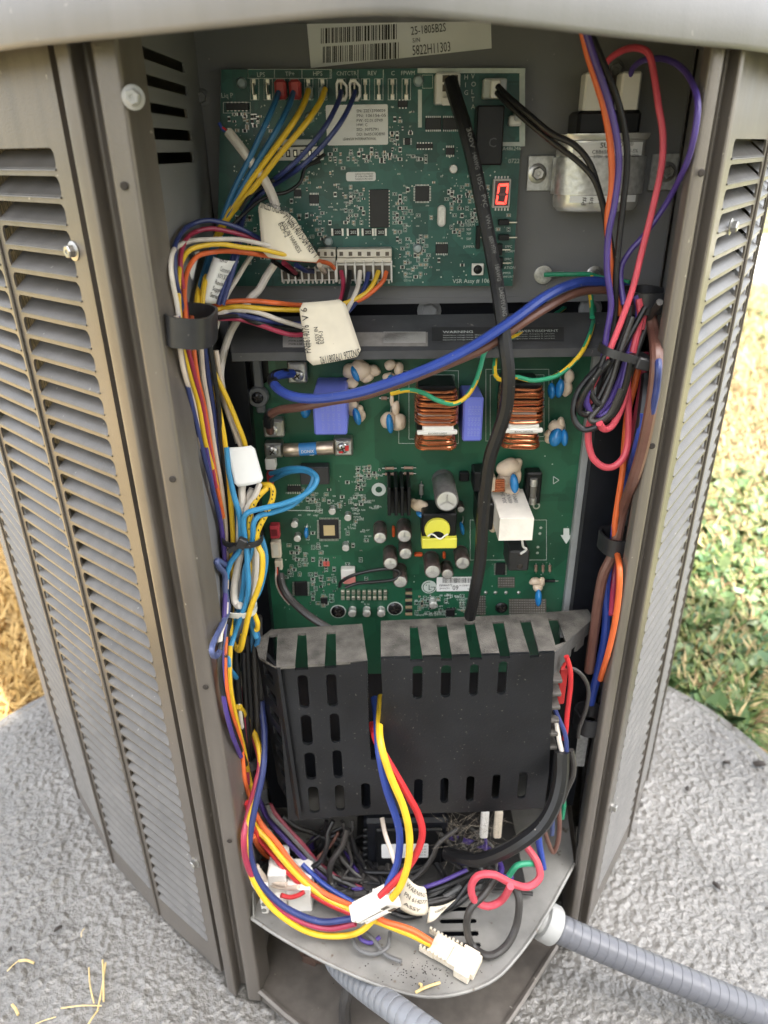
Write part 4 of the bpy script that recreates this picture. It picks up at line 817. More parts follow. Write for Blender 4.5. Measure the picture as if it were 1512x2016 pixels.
o = fbox('black_module', B2, 1095, 935, 1180, 1018, YB - .026, .0255, mat('module_black', (.025, .025, .026), .5, 0, .2, 90), IB, .0012); hole(U(*B2(1142, 998), YB - .0262), .0022, o, (0, -1, 0)); hole(U(*B2(1142, 950), YB - .0262), .0016, o, (0, -1, 0))
fbox('relay', B2, 965, 740, 1032, 850, YB - .026, .0255, BLACKP, IB, .001); fbox('relay', B2, 950, 610, 1000, 690, YB - .018, .0175, BLACKP, IB, .001); fbox('copper_coil', B2, 1010, 632, 1042, 690, YB - .020, .0195, mat('coil_paper', (.45, .36, .26), .6), IB, .0008)
for k in range(6): p = U(*B2(1050, 640 + 9 * k), YB - .019); MB().lathe(p + Vector((-.004, 0, 0)), (1, 0, 0), [(.0009, 0), (.0009, .009)], 8).build('coil_turn', COPPER, IB)
o = fbox('dark_relay', B2, 232, 588, 352, 660, YB - .010, .0095, mat('relay_grey', (.03, .03, .033), .35), IB, .0006)
# glue blobs
def blob(name, items, m=GLUE, parent=IB):
    mb = MB()
    for i, (x, y, rx, rz, h) in enumerate(items):
        p = U(*B2(x, y), YB - h); k = (U(*B2(x + 10, y), YB - h) - p).length / 10; mb.ball(p, (rx * k, min(rx, rz) * k * .9, rz * k), 0, 14, 10, None, .12, i + len(items) + x)
    return mb.build(name, m, parent)
for it in ([(440, 190, 34, 34, .008), (480, 185, 44, 42, .010), (528, 190, 38, 26, .007), (445, 240, 28, 22, .008), (505, 212, 30, 26, .009)], [(605, 165, 24, 22, .010), (640, 180, 22, 30, .008), (600, 215, 28, 20, .008), (636, 225, 24, 24, .006)],
           [(448, 340, 26, 34, .008), (478, 355, 20, 28, .006), (488, 375, 16, 26, .006)], [(596, 392, 32, 34, .010), (640, 400, 34, 40, .008), (628, 345, 18, 34, .008), (612, 310, 9, 26, .008)], [(1095, 590, 50, 40, .010), (1125, 625, 22, 44, .010), (1075, 640, 34, 40, .008), (1105, 685, 36, 26, .010), (1130, 575, 22, 28, .008)],
           [(725, 745, 34, 24, .010), (745, 765, 24, 24, .009), (705, 735, 20, 18, .008)], [(1345, 215, 20, 34, .008), (1335, 260, 22, 36, .008)], [(1290, 420, 32, 26, .008), (1310, 405, 18, 26, .008), (1262, 450, 18, 18, .007), (1265, 470, 22, 20, .006)], [(1205, 1060, 26, 18, .008), (1232, 1062, 14, 24, .008), (1215, 1085, 22, 18, .008)], [(1030, 830, 22, 28, .012), (1022, 800, 14, 30, .010)]):
    blob('glue_blob', it)
# blue disc capacitors, seen almost edge on
for x, y, rx, ry, h, rot in ((462, 200, 17, 36, .012, -20), (468, 378, 16, 38, .014, -14), (608, 232, 18, 28, .012, 5), (604, 408, 16, 42, .014, -6), (256, 352, 22, 34, .010, 10), (1272, 272, 16, 34, .012, -4), (1306, 262, 18, 40, .013, 6), (1290, 464, 28, 40, .012, 12), (1325, 466, 16, 36, .012, -6), (1118, 655, 18, 44, .018, -8), (1218, 1128, 14, 40, .012, -2), (902, 840, 10, 30, .006, -12), (735, 780, 24, 15, .010, 20), (258, 858, 10, 24, .003, 0)):
    p = U(*B2(x, y), YB - h); k = (U(*B2(x + 10, y), YB - h) - p).length / 10; a = math.radians(rot); Rm = Matrix.Rotation(a, 3, 'Y'); mb = MB().ball(p, (rx * k, .005, ry * k), 0, 16, 10, Rm); mb.build('disc_capacitor', BLUEDISC, IB)
    mb = MB().tube([p + Vector((0, 0, ry * k * .8)), p + Vector((.001, h * .5, ry * k * 1.2)), p + Vector((.001, h, ry * k * 1.3))], .0005, 6); mb.build('lead', TIN, IB)
for x0, y0, x1, y1 in ((613, 838, 625, 880), (823, 944, 835, 970), (705, 948, 740, 960)): fbox('orange_capacitor', B2, x0, y0, x1, y1, YB - .005, .0048, ORNG, IB, .001)
# axial resistors
def axial(x0, y0, x1, y1, w, m, bands=True):
    a = U(*B2(x0, y0), YB - .0022); b_ = U(*B2(x1, y1), YB - .0022); d = b_ - a; L = d.length; k = (U(*B2(x0 + 10, y0), YB) - U(*B2(x0, y0), YB)).length / 10; r = w * k / 2
    o = MB().lathe(a + d * .18, d, [(r * .6, 0), (r, L * .05), (r * .85, L * .14), (r * .85, L * .5), (r, L * .59), (r * .6, L * .64)], 12).build('resistor', m, IB); MB().lathe(a, d, [(r * .22, 0), (r * .22, L)], 6).build('lead', TIN, o)
RES = mat('resistor_body', (.30, .20, .15), .45); 
for a in ((572, 592, 632, 592, 14), (650, 590, 712, 590, 14), (572, 616, 632, 616, 14), (650, 614, 712, 614, 14), (1208, 985, 1208, 1026, 13), (1237, 985, 1237, 1026, 13), (1265, 985, 1265, 1026, 13), (1228, 1058, 1300, 1058, 14)): axial(*a, RES if a[1] != 1058 else BLACKP)
axial(734, 645, 733, 715, 20, mat('resistor_grey', (.22, .22, .20), .5)); axial(560, 302, 600, 302, 18, RES); axial(505, 255, 505, 285, 40, RES)
fbox('diode', B2, 892, 612, 932, 648, YB - .006, .0055, BLACKP, IB, .0008)
# chips and connectors
chip(B2, 312, 806, 392, 884, YB, .0016, IB, 14, 'q', 9); fbox('gold_sticker', B2, 330, 828, 376, 870, YB - .0019, .0002, mat('gold_foil', (.58, .45, .24), .4, .3), IB, 0)
chip(B2, 210, 1062, 262, 1120, YB, .0015, IB, 10, 'v', 9); chip(B2, 1042, 986, 1080, 1034, YB, .0022, IB, 8, 'v', 7); chip(B2, 836, 1176, 872, 1206, YB, .0025, IB); chip(B2, 180, 668, 236, 690, YB, .002, IB, 6, 'h', 8); chip(B2, 318, 1128, 346, 1152, YB, .0012, IB, 5, 'h', 7)
REDC = mat('red_connector', (.40, .035, .05), .4)
o = fbox('socket', B2, 108, 832, 146, 884, YB - .008, .0075, REDC, IB, .0005); fbox('cavity', B2, 114, 846, 138, 872, YB - .0083, .0003, mat('red_dark', (.15, .01, .015), .5), o, 0)
o = fbox('socket', B2, 112, 900, 152, 964, YB - .007, .0065, CREAMP, IB, .0005); fbox('cavity', B2, 122, 908, 142, 956, YB - .0073, .0003, mat('ivory', (.62, .58, .5)), o, 0); fbox('socket', B2, 128, 978, 158, 1014, YB - .006, .0055, CREAMP, IB, .0005)
o = fbox('socket', B2, 402, 1012, 460, 1068, YB - .007, .0065, WHITEP, IB, .0005); fbox('red_label', B2, 412, 1042, 462, 1070, YB - .0073, .0003, mat('pale_red', (.60, .22, .20), .5), o, 0)
fbox('socket', B2, 88, 555, 130, 600, YB - .010, .0095, WHITEP, IB, .0006); fbox('socket', B2, 95, 612, 118, 668, YB - .010, .0095, REDC, IB, .0005)
for x in (334, 348): fbox('indicator', B2, x - 6, 980, x + 6, 998, YB - .002, .0018, mat('led_red', (.60, .12, .10), .3), IB, .0003)
for k in range(9): fbox('test_pin', B2, 402 + 22 * k, 1100, 416 + 22 * k, 1116, YB - .003, .0028, QC, IB, .0003); fbox('test_pin', B2, 402 + 22 * k, 1124, 416 + 22 * k, 1138, YB - .003, .0028, QC, IB, .0003)
for k in range(8): fbox('shunt', B2, 668, 1090 + 14.5 * k, 696, 1100 + 14.5 * k, YB - .0012, .001, TAN if k % 2 else CHIP, IB, .0002)
for sx, sy in ((390, 1184), (625, 1172)): disc(silk, B2, sx, sy, 33, TB, 24, 0, 26); screw(U(*B2(sx, sy), YB - .0004), .0058, IB, mat('black_screw', (.03, .03, .032), .25, .6))
screw(U(*B2(1065, 1168), YB - .0004), .0052, IB, MATS['black_screw']); disc(silk, B2, 558, 680, 30, TB, 24, 0, 14); disc(via, B2, 1210, 748, 15, TB, 16, 0, 9)
for x in (1000, 1040, 1084, 1136): MB().ball(U(*B2(x, 1106), YB), (.0016, .0012, .0016), 0, 10, 6).build('solder_joint', TIN, IB)
# tinned copper patches, each a grid of bumps
PATCH = mat('tinned_patch', (.22, .20, .18), .35, .6, .25, 300); mb = MB(); pm = MB()
for x0, y0, x1, y1 in ((1050, 1042, 1120, 1086), (1096, 1132, 1250, 1204), (962, 1118, 998, 1200)):
    flat_rect(pm, B2, x0, y0, x1, y1, TB)
    x = x0 + 5
    while x < x1:
        y = y0 + 5
        while y < y1: disc(mb, B2, x, y, 3.2, TB - .00015, 8); y += 10
        x += 10
o = pm.build('tinned_patch', PATCH, IB, smooth=False); mb.build('solder_bumps', TIN, o, smooth=False)['kind'] = 'stuff'
# sticker with barcode and the round emblem
o = sticker_rect('part_sticker', B2, 797, 1042, 968, 1100, YB - .0006, PAPER, IB, 4, 'white barcode sticker on the green board'); mb = MB(); x = 822; r3 = random.Random(2)
while x < 952: wd = r3.choice((1.5, 1.5, 3)); flat_rect(mb, B2, x, 1046 , x + wd, 1066, YB - .0008); x += wd + r3.choice((1.5, 2, 3.5))
mb.build('barcode', INK, o, smooth=False); ptext('EBR806575', B2, 808, 1080, 9, YB - .0008, INK, o, 52); ptext('JM.KCP1', B2, 810, 1092, 7, YB - .0008, INK, o, 40); ptext('09', B2, 862, 1095, 22, YB - .0008, INK, o, 24); ptext('14 220811 014', B2, 888, 1080, 8, YB - .0008, INK, o, 66); ptext('N/A', B2, 925, 1094, 7, YB - .0008, INK, o)
l, r, b_, t = fdim(B2, 735, 1052, 797, 1114, YB - .0006); cx, cz, R_ = (l + r) / 2, (b_ + t) / 2, (r - l) / 2
mb = MB(); mb.plate([(cx + R_ * math.cos(a * .2094), cz + R_ * math.sin(a * .2094)) for a in range(30)], [], lambda u, v: (u, YB - .0006, v), (0, .0003, 0)); o2 = mb.build('emblem_sticker', PAPERG if False else mat('pale_sticker', (.50, .55, .51), .5), IB, smooth=False, fixn=True)
mb = MB(); c = Vector((cx, YB - .0008, cz))
for a0, a1, ra, rb in ((80, 360, .86, .74),):
    A = [math.radians(a0 + (a1 - a0) * k / 28) for k in range(29)]; vs = [c + Vector((math.cos(a) * R_ * ra, 0, math.sin(a) * R_ * ra)) for a in A] + [c + Vector((math.cos(a) * R_ * rb, 0, math.sin(a) * R_ * rb)) for a in A]; mb.add(vs, [(k, k + 1, 29 + k + 1, 29 + k) for k in range(28)])
for x0, z0, x1, z1 in ((.20, -.06, .86, .06), (-.06, -.45, .06, .38), (-.06, -.45, .32, -.34)): mb.add([c + Vector((x0 * R_, 0, z0 * R_)), c + Vector((x1 * R_, 0, z0 * R_)), c + Vector((x1 * R_, 0, z1 * R_)), c + Vector((x0 * R_, 0, z1 * R_))], [(0, 1, 2, 3)])
mb.ball(c + Vector((-.38 * R_, 0, .34 * R_)), (.10 * R_, .0001, .10 * R_), 0, 10, 4); mb.build('emblem', mat('emblem_grey', (.06, .10, .08), .5), o2, smooth=False)
# silkscreen
for a in ((640, 188, 888, 490), (682, 205, 870, 472), (1000, 182, 1262, 480), (1018, 205, 1242, 462), (935, 805, 1252, 972), (180, 765, 300, 768)): outline(silk, B2, *a, TB, 1.6)
mb = MB(); mb.add([U(*B2(x, y), TB - .0001) for x, y in ((1322, 840), (1345, 840), (1346, 868), (1358, 868), (1333, 905), (1309, 868), (1321, 868))], [(6, 5, 4, 3, 2, 1, 0)]); mb.build('arrow_mark', mat('arrow_white', (.62, .66, .63), .6), IB, smooth=False)
for q in (((1280, 626), (1303, 641), (1280, 657)),): 
    for k in range(3): a, b_ = Vector((*q[k], 0)), Vector((*q[(k + 1) % 3], 0)); e = (b_ - a).normalized(); s_ = Vector((-e.y, e.x, 0)) * 1.3; silk.add([U(*B2(v.x, v.y), TB) for v in (a - s_, b_ - s_, b_ + s_, a + s_)], [(0, 1, 2, 3)])
av2 = [(170, 130, 440, 550), (80, 390, 170, 1020), (300, 795, 405, 895), (700, 240, 900, 520), (1060, 250, 1250, 520), (590, 640, 700, 800), (530, 800, 700, 1095), (720, 560, 1010, 1110), (1040, 560, 1240, 1030), (200, 1050, 275, 1130), (395, 1005, 470, 1145), (350, 1150, 430, 1215), (590, 1140, 660, 1205), (430, 1170, 590, 1215), (225, 580, 360, 665), (660, 1085, 705, 1210), (345, 755, 385, 790), (410, 780, 450, 815), (195, 805, 240, 905), (405, 905, 440, 940), (520, 640, 600, 720)]
smds(IB, B2, YB, 150, [(160, 690, 520, 1050), (180, 640, 520, 760), (160, 900, 380, 1050), (270, 1040, 400, 1160), (700, 1110, 930, 1200), (470, 580, 560, 660), (880, 800, 950, 880)], av2, 1, 9, silk, via)
for k in range(190):
    a = rnd.choice([(160, 690, 520, 1160), (160, 690, 520, 900), (700, 1110, 940, 1200), (440, 580, 560, 800)]); x, y = rnd.uniform(a[0], a[2]), rnd.uniform(a[1], a[3])
    if any(q[0] - 25 < x < q[2] and q[1] - 8 < y < q[3] for q in av2): continue
    tiny_text(silk, B2, x, y, rnd.randint(3, 7), 6, TB - .00003, rnd)
for k in range(110):
    x, y = rnd.uniform(160, 1340), rnd.uniform(540, 1200)
    if not any(q[0] < x < q[2] and q[1] < y < q[3] for q in av2): disc(via, B2, x, y, rnd.choice((1.5, 2, 3)), TB, 8)
for x, y in ((1228, 838), (1224, 862), (1216, 918), (1214, 942)): disc(via, B2, x, y, 6, TB, 12)
o = silk.build('silkscreen', SILK, IB, smooth=False); o['kind'] = 'stuff'; o = via.build('solder_dots', MATS['via_tin'], IB, smooth=False); o['kind'] = 'stuff'
# ================================================================== HOUSING, COVER, CAPACITOR
HS = thing('board_housing', (.03, .49, .30), 'black plastic housing framing the large green board, with a stickered grey top lip', 'housing')
mb = MB(); z0 = .581; vs = []
xa, xb = U(455, 690, .468).x, U(1188, 680, .468).x; xa2, xb2 = U(450, 655, .50).x, U(1196, 640, .50).x
mb.add([(xa, .468, .577), (xb, .468, .577), (xb, .468, .5825), (xa, .468, .5825), (xa2, .503, .5985), (xb2, .503, .5985), (xa, .50, .577), (xb, .50, .577)], [(0, 1, 2, 3), (3, 2, 5, 4), (0, 3, 4, 6), (1, 7, 5, 2), (0, 6, 7, 1)])
lip = mb.build('top_lip', LIPM, HS, smooth=False)
mb = MB(); mb.plate([(-.112, .14), (-.094, .14), (-.094, .578), (-.112, .578)], [], lambda u, v: (u, .488, v), (0, .07, 0)); mb.build('side_frame', HOUSM, HS, smooth=False, fixn=True)
mb = MB(); mb.plate([(.152, .14), (.176, .14), (.176, .578), (.152, .578)], [], lambda u, v: (u, .486, v), (0, .07, 0)); mb.build('side_frame', HOUSM, HS, smooth=False, fixn=True)
mb = MB().box((.028, .535, .37), (.27, .060, .42)); mb.build('back_box', HOUSM, HS, smooth=False)
FR = mat('frame_grey', (.27, .28, .28), .45, 0, .08, 80); FRD = mat('frame_dark_grey', (.12, .125, .13), .45, 0, .1, 80)
mb = MB(); p0, p1 = U(1160, 690, .494), U(1130, 1170, .494)
mb.box((.1497, .497, .455), (.0052, .006, .25), 0, .0006); mb.build('edge_strip', FR, HS, smooth=False)
mb = MB(); mb.box((-.0958, .496, .42), (.0032, .008, .29), 0, .0008); eo = mb.build('edge_strip', FRD, HS, smooth=False)
for px, py, r in ((507, 783, .0075), (524, 688, .0075)):
    p = U(px, py, .492); mb = MB(); mb.lathe(p + Vector((0, .006, 0)), (0, -1, 0), [(r, 0), (r, .005), (r * .9, .006)], 20); t_ = mb.build('screw_tab', FRD, HS); screw(p, .0042, t_, MATS['black_screw'])
mb = MB(); p = U(520, 740, .495); mb.box((-.0875, .497, .552), (.006, .006, .040), 0, .001); mb.build('edge_strip', FRD, HS, smooth=False)
def Plip(px, py):   # point of the sloped lip under a pixel
    r = ray(px, py); n_ = Vector((0, -(.5985 - .5825), .035)).normalized(); o = Vector((0, 0, CZ)); q = Vector((0, .468, .5825)); return o + r * ((q - o).dot(n_) / r.dot(n_)) + n_ * .0004
nl = Vector((0, -.016, .035)).normalized()
def lip_sticker(x0, y0, x1, y1, m, name='lip_sticker'):
    q = [Plip(x0, y0), Plip(x1, y0), Plip(x1, y1), Plip(x0, y1)]; mb = MB().add(q + [v - nl * .0003 for v in q], [(0, 3, 2, 1), (0, 1, 5, 4), (2, 3, 7, 6)]); return mb.build(name, m, lip, smooth=False)
lr = Vector((1, 0, 0)); lu = Vector((0, .035, .016)).normalized()
o = lip_sticker(557, 662, 612, 684, PAPERG); 
for k in range(3): text('PWR-LSB 0B', Plip(568, 668 + 6.5 * k) + nl * .0003, .0018, INK, o, lr, lu, .012)
o = lip_sticker(700, 655, 842, 682, mat('worn_sticker', (.22, .205, .19), .55, 0, .15, 200)); lip_sticker(755, 654, 838, 676, mat('silver_sticker', (.36, .35, .33), .4), 'silver_sticker')
o = lip_sticker(850, 645, 1110, 672, mat('black_sticker', (.03, .03, .032), .5)); text('WARNING', Plip(872, 658) + nl * .0004, .0026, SILK, o, lr, lu, .020); text('AVERTISSEMENT', Plip(1020, 656) + nl * .0004, .0024, SILK, o, lr, lu, .027)
for k in range(3): text('Hazardous voltage inside. Disconnect power', Plip(872, 663 + 4.5 * k) + nl * .0004, .0010, SILK, o, lr, lu, .036); text('Tension dangereuse. Coupez le courant', Plip(985, 661 + 4.5 * k) + nl * .0004, .0010, SILK, o, lr, lu, .036)

# ---- vented black cover over the bottom of the board
YC = .415; ZC_ = .3705
CV = thing('vented_cover', (.03, .43, .21), 'dusty black slotted plastic cover over the lower end of the green board', 'cover')
def cvf(x, y): p = U(*C5(x, y), YC); return (p.x, p.z)
outer = [cvf(*q) for q in ((290, 238), (330, 765), (470, 755), (620, 745), (820, 740), (1010, 735), (1215, 722), (1232, 600), (1240, 420), (1252, 185), (1198, 187), (1198, 200), (1165, 202), (1165, 189), (1098, 191), (1098, 204), (1062, 206), (1062, 193), (1000, 195), (1000, 208), (958, 210), (958, 196), (897, 198), (897, 211), (858, 213), (858, 199), (795, 201), (795, 214), (752, 216), (752, 203), (650, 206), (655, 330), (650, 400), (640, 480), (634, 556), (616, 556), (608, 430), (604, 215), (496, 222), (496, 236), (455, 239), (455, 226), (398, 229), (398, 243), (352, 246), (352, 233))]
hol = []
for x0, y0, x1, y1 in ((365, 262, 400, 378), (463, 258, 498, 372), (760, 230, 794, 345), (858, 228, 892, 340), (957, 225, 987, 335), (1055, 215, 1085, 330), (375, 400, 412, 505), (475, 395, 508, 498), (388, 530, 424, 625), (484, 522, 516, 620), (400, 648, 436, 740), (492, 643, 524, 732), (582, 636, 614, 725), (765, 622, 795, 712), (856, 618, 884, 705), (945, 612, 973, 700), (1035, 605, 1062, 692), (1125, 597, 1155, 690)):
    l, r, b_, t = fdim(C5, x0, y0, x1, y1, YC); hol.append(rrect(l, b_, r, t, (r - l) * .46, 4))
mb = MB(); mb.plate(outer, hol, lambda u, v: (u, YC, v), (0, .0026, 0)); front = mb.build('front_wall', COVERM, CV, smooth=False, fixn=True)
def cvg(x, y): p = G(*C5(x, y), ZC_); return (p.x, p.y)
def topplate(o_, hs_):
    mb = MB(); mb.plate([cvg(*q) for q in o_], [[cvg(*q) for q in h] for h in hs_], lambda u, v: (u, v, ZC_ + .0005), (0, 0, -.0022)); return mb.build('top_wall', DUSTM, CV, smooth=False, fixn=True)
TS1 = [((252, 215), (288, 234), (292, 124), (262, 126)), ((352, 232), (398, 228), (392, 118), (362, 120)), ((455, 225), (496, 221), (494, 113), (462, 115))]
TS2 = [((752, 203), (795, 201), (777, 92), (750, 93)), ((858, 199), (897, 198), (878, 87), (843, 89)), ((958, 196), (1000, 195), (975, 80), (938, 83)), ((1062, 193), (1098, 191), (1075, 76), (1035, 79)), ((1165, 189), (1198, 187), (1168, 72), (1130, 74))]
def notched(start, slots_, end):
    o_ = list(start)
    for a_, b__, c_2, d_ in slots_: o_ += [a_, d_, c_2, b__]
    return o_ + list(end)
topplate(notched([(228, 200), (290, 236)], TS1[1:], [(604, 213), (585, 86), (270, 106), (214, 148)]), [TS1[0]])
topplate(notched([(650, 206)], TS2, [(1252, 184), (1386, 66), (1366, 36), (1100, 55), (650, 76)]), [[(1254, 160), (1290, 148), (1262, 66), (1228, 68)]])
fp = G(*C5(290, 238), ZC_); bp_ = G(*C5(216, 150), ZC_)
mb = MB(); zb = .215
def sidep(t, z): return Vector((fp.x + (bp_.x - fp.x) * t + (.006 * (ZC_ - z) / .16), fp.y + (bp_.y - fp.y) * t, z))
hls = []
for k in range(7): zt = ZC_ - .014 - k * .020; hls.append([(.30, zt), (.30, zt - .010), (.75, zt - .010), (.75, zt)])
mb.plate([(0, zb), (1, zb + .01), (1, ZC_), (0, ZC_)], hls, lambda u, v: sidep(u, v), (.0024, .0008, 0)); mb.build('side_wall', COVERM, CV, smooth=False, fixn=True)
fr_ = G(*C5(1254, 186), ZC_); bk = G(*C5(1386, 66), ZC_); d = bk - fr_
mb = MB(); mb.plate([(0, -.026), (.12, -.026), (.25, -.018), (.45, -.018), (.45, -.012), (.62, -.012), (.62, -.019), (.80, -.019), (.80, -.012), (1, -.012), (1, 0), (0, 0)], [], lambda u, v: (fr_ + d * u) + Vector((0, 0, v)), (-.0024, -.0008, 0)); mb.build('side_wall', mat('dusty_side', (.075, .075, .075), .6, 0, .2, 200, .1, 700), CV, smooth=False, fixn=True)
mb = MB()
for k in range(6): p = U(*C5(1243 - 3.4 * k, 290 + 46 * k), YC); mb.box((p.x + .004, YC + .010, p.z), (.008, .018, .0035), 0, .0008)
mb.build('edge_teeth', mat('dusty_teeth', (.07, .062, .055), .7, 0, .3, 300), CV, smooth=False)

# ---- things below the cover
md = thing('relay_module', tuple(U(795, 1735, .44)), 'black ribbed module with small white label under the vented cover', 'module')
o = fbox('module_case', C6, 572, 118, 865, 330, .440, .06, HOUSM, md, .003); fbox('raised_face', C6, 612, 150, 845, 300, .437, .003, BLACKP, md, .0015)
for k in range(7): fbox('rib', C6, 566, 150 + 22 * k, 582, 160 + 22 * k, .4365, .004, BLACKP, md, .0006)
l, r, b_, t = fdim(C6, 632, 202, 798, 250, .4364); mb = MB(); mb.plate(rrect(l, b_, r, t, .0015, 3), [], lambda u, v: (u, .4364, v), (0, .0004, 0)); o = mb.build('white_label', PAPER, md, smooth=False, fixn=True)
for k in range(4): ptext('J17 C3 A 40', C6, 752, 212 + 10 * k, 6, .4361, INK, o, 38)
mb = MB(); l, r, b_, t = fdim(E3, 560, 60, 965, 700, .478); mb.plate([(l, b_), (r, b_), (r, t), (l, t)], [], lambda u, v: (u, .478, v), (0, .0014, 0)); mb.build('divider_plate', PAINT_IN, UN, smooth=False, fixn=True)
fbox('tray_bracket', E3, 960, 930, 1000, 1290, .40, .0012, TRAYM, UN, 0)

mb = MB(); mb.box((.045, .488, ZTR + .003), (.15, .15, .004), 0, .001); bs = mb.build('dark_filler', mat('dusty_dark_filler', (.016, .015, .014), .6, 0, .4, 60, .2, 500, specks=.5, speck_col=(.09, .078, .06), speck_scale=300), None, smooth=False); tag(bs, 'flat black filler sheet added to darken the rear of the tray', 'base')  # added dark sheet, stands in for the darkness under the cover
# ---- run capacitor
YK = .530; cxp = C4(560, 800); pf = U(*cxp, .496)
KP = thing('run_capacitor', (pf.x, .512, U(*C4(540, 1085), .497).z), 'oval silver run capacitor strapped upright on the upper right panel', 'capacitor')
l, r, b_, t = fdim(C4, 297, 628, 812, 1086, .500); rx = (r - l) / 2; ry = .0165; kc = Vector(((l + r) / 2, .5125, 0))
def oval(z, k=1.0, kx=None): return [Vector((kc.x + rx * k * math.copysign(abs(math.cos(a)) ** .72, math.cos(a)), kc.y + ry * k * math.copysign(abs(math.sin(a)) ** .72, math.sin(a)), z)) for a in [2 * math.pi * i / 48 for i in range(48)]]
def ovalfront(x): c = min(.999, abs((x - kc.x) / rx)) ** (1 / .72); return kc.y - ry * (math.sqrt(max(0, 1 - c * c))) ** .72
def loft(rings, closed=True):
    n = len(rings[0]); vs = [v for q in rings for v in q]; fs = [(j * n + k, j * n + (k + 1) % n, (j + 1) * n + (k + 1) % n, (j + 1) * n + k) for j in range(len(rings) - 1) for k in range(n)]
    if closed: fs += [tuple(reversed(range(n))), tuple((len(rings) - 1) * n + k for k in range(n))]
    return MB().add(vs, fs)
loft([oval(b_ + .0, .80), oval(b_ + .0008, .90), oval(b_ + .003, .965), oval(b_ + .006, .98), oval(t - .004, .98), oval(t - .0034, 1.02), oval(t - .001, 1.06), oval(t, 1.06), oval(t + .0002, 1.0), oval(t - .001, .96)]).build('can', ALU, KP, angle=.5)
bz0, bz1 = U(*C4(560, 985), .495).z, U(*C4(560, 765), .495).z
mb = loft([oval(bz0, 1.005), oval(bz0 + .0001, 1.035), oval(bz1 - .0001, 1.035), oval(bz1, 1.005)], False); strap = mb.build('strap', GALV, KP, angle=.5)
for x0, x1, y0, y1 in ((112, 262, 757, 962), (826, 980, 745, 958)):
    l_, r_, b2, t2 = fdim(C4, x0, y0, x1, y1, .5275); mb = MB().box(((l_ + r_) / 2, .5275, (b2 + t2) / 2), (r_ - l_, .0014, t2 - b2), 0, .0004); fl = mb.build('strap_flange', GALV, KP, smooth=False); hexbolt(((l_ + r_) / 2 - (.002 if x0 < 500 else -.002), .5268, (b2 + t2) / 2), (0, -1, 0), .0042, KP, STEEL)
mb = MB(); zl0, zl1 = b_ + .006, bz0 - .0005
vs = [Vector((x, ovalfront(x) - .0006, z)) for z in (zl0, zl1) for x in np.linspace(kc.x - rx * .72, kc.x + rx * .8, 20)]; mb.add(vs, [(k, k + 1, 21 + k, 20 + k) for k in range(19)]); lab = mb.build('paper_band', PAPER, KP)
vs = [Vector((x, ovalfront(x) - .0006, z)) for z in (bz1 + .0005, t - .005) for x in np.linspace(kc.x - rx * .75, kc.x + rx * .8, 20)]; mb = MB().add(vs, [(k, k + 1, 21 + k, 20 + k) for k in range(19)]); lab2 = mb.build('paper_band', PAPER, KP)
bend = lambda v: np.array([v[0], ovalfront(v[0]) - .0010, v[2]])
def ctext(s_, x, y, h, par, wd=None, ang=0): p = U(*C4(x, y), .4965); k = .4965 / 1417 / 2.953; a = math.radians(ang); text(s_, p, h * k, INK, par, (math.cos(a), 0, math.sin(a)), (-math.sin(a), 0, math.cos(a)), wd * k if wd else None, fn=bend)
for s_, x, y, h, wd in (('SU', 530, 712, 24, 44), ('O', 640, 706, 22, 20), ('\u00ae', 706, 700, 18, 20), ('CBB65B', 484, 746, 17, 88), ('+/-5%', 690, 740, 17, 58), ('370V', 492, 772, 15, 46), ('SH', 560, 772, 15, 24), ('50/60Hz', 690, 766, 14, 68)): ctext(s_, x, y, h, lab2, wd)
ctext('P#', 450, 1048, 24, lab, 40, 90); ctext('S#', 488, 1040, 20, lab, 34, 90)
for x0, y0, x1, y1 in ((655, 992, 686, 998), (680, 998, 686, 1036), (655, 1036, 686, 1042)):
    l_, r_, b2, t2 = fdim(C4, x0, y0, x1, y1, .4965); MB().add([(l_, ovalfront(l_) - .001, b2), (r_, ovalfront(r_) - .001, b2), (r_, ovalfront(r_) - .001, t2), (l_, ovalfront(l_) - .001, t2)], [(0, 1, 2, 3)]).build('print_mark', INK, lab, smooth=False)
cup = fbox('terminal_cup', C4, 405, 492, 775, 640, .499, .026, BLACKP, KP, .002)
fbox('terminal_sleeve', C4, 446, 268, 562, 505, .5005, .013, WHITEP, KP, .0012); fbox('terminal_sleeve', C4, 657, 266, 772, 498, .5005, .013, WHITEP, KP, .0012)
# ================================================================== WIRES
def harness(label, loc, cat='wire harness', group=None, name='wire_harness'): return thing(name, loc, label, cat, group)
W = wire
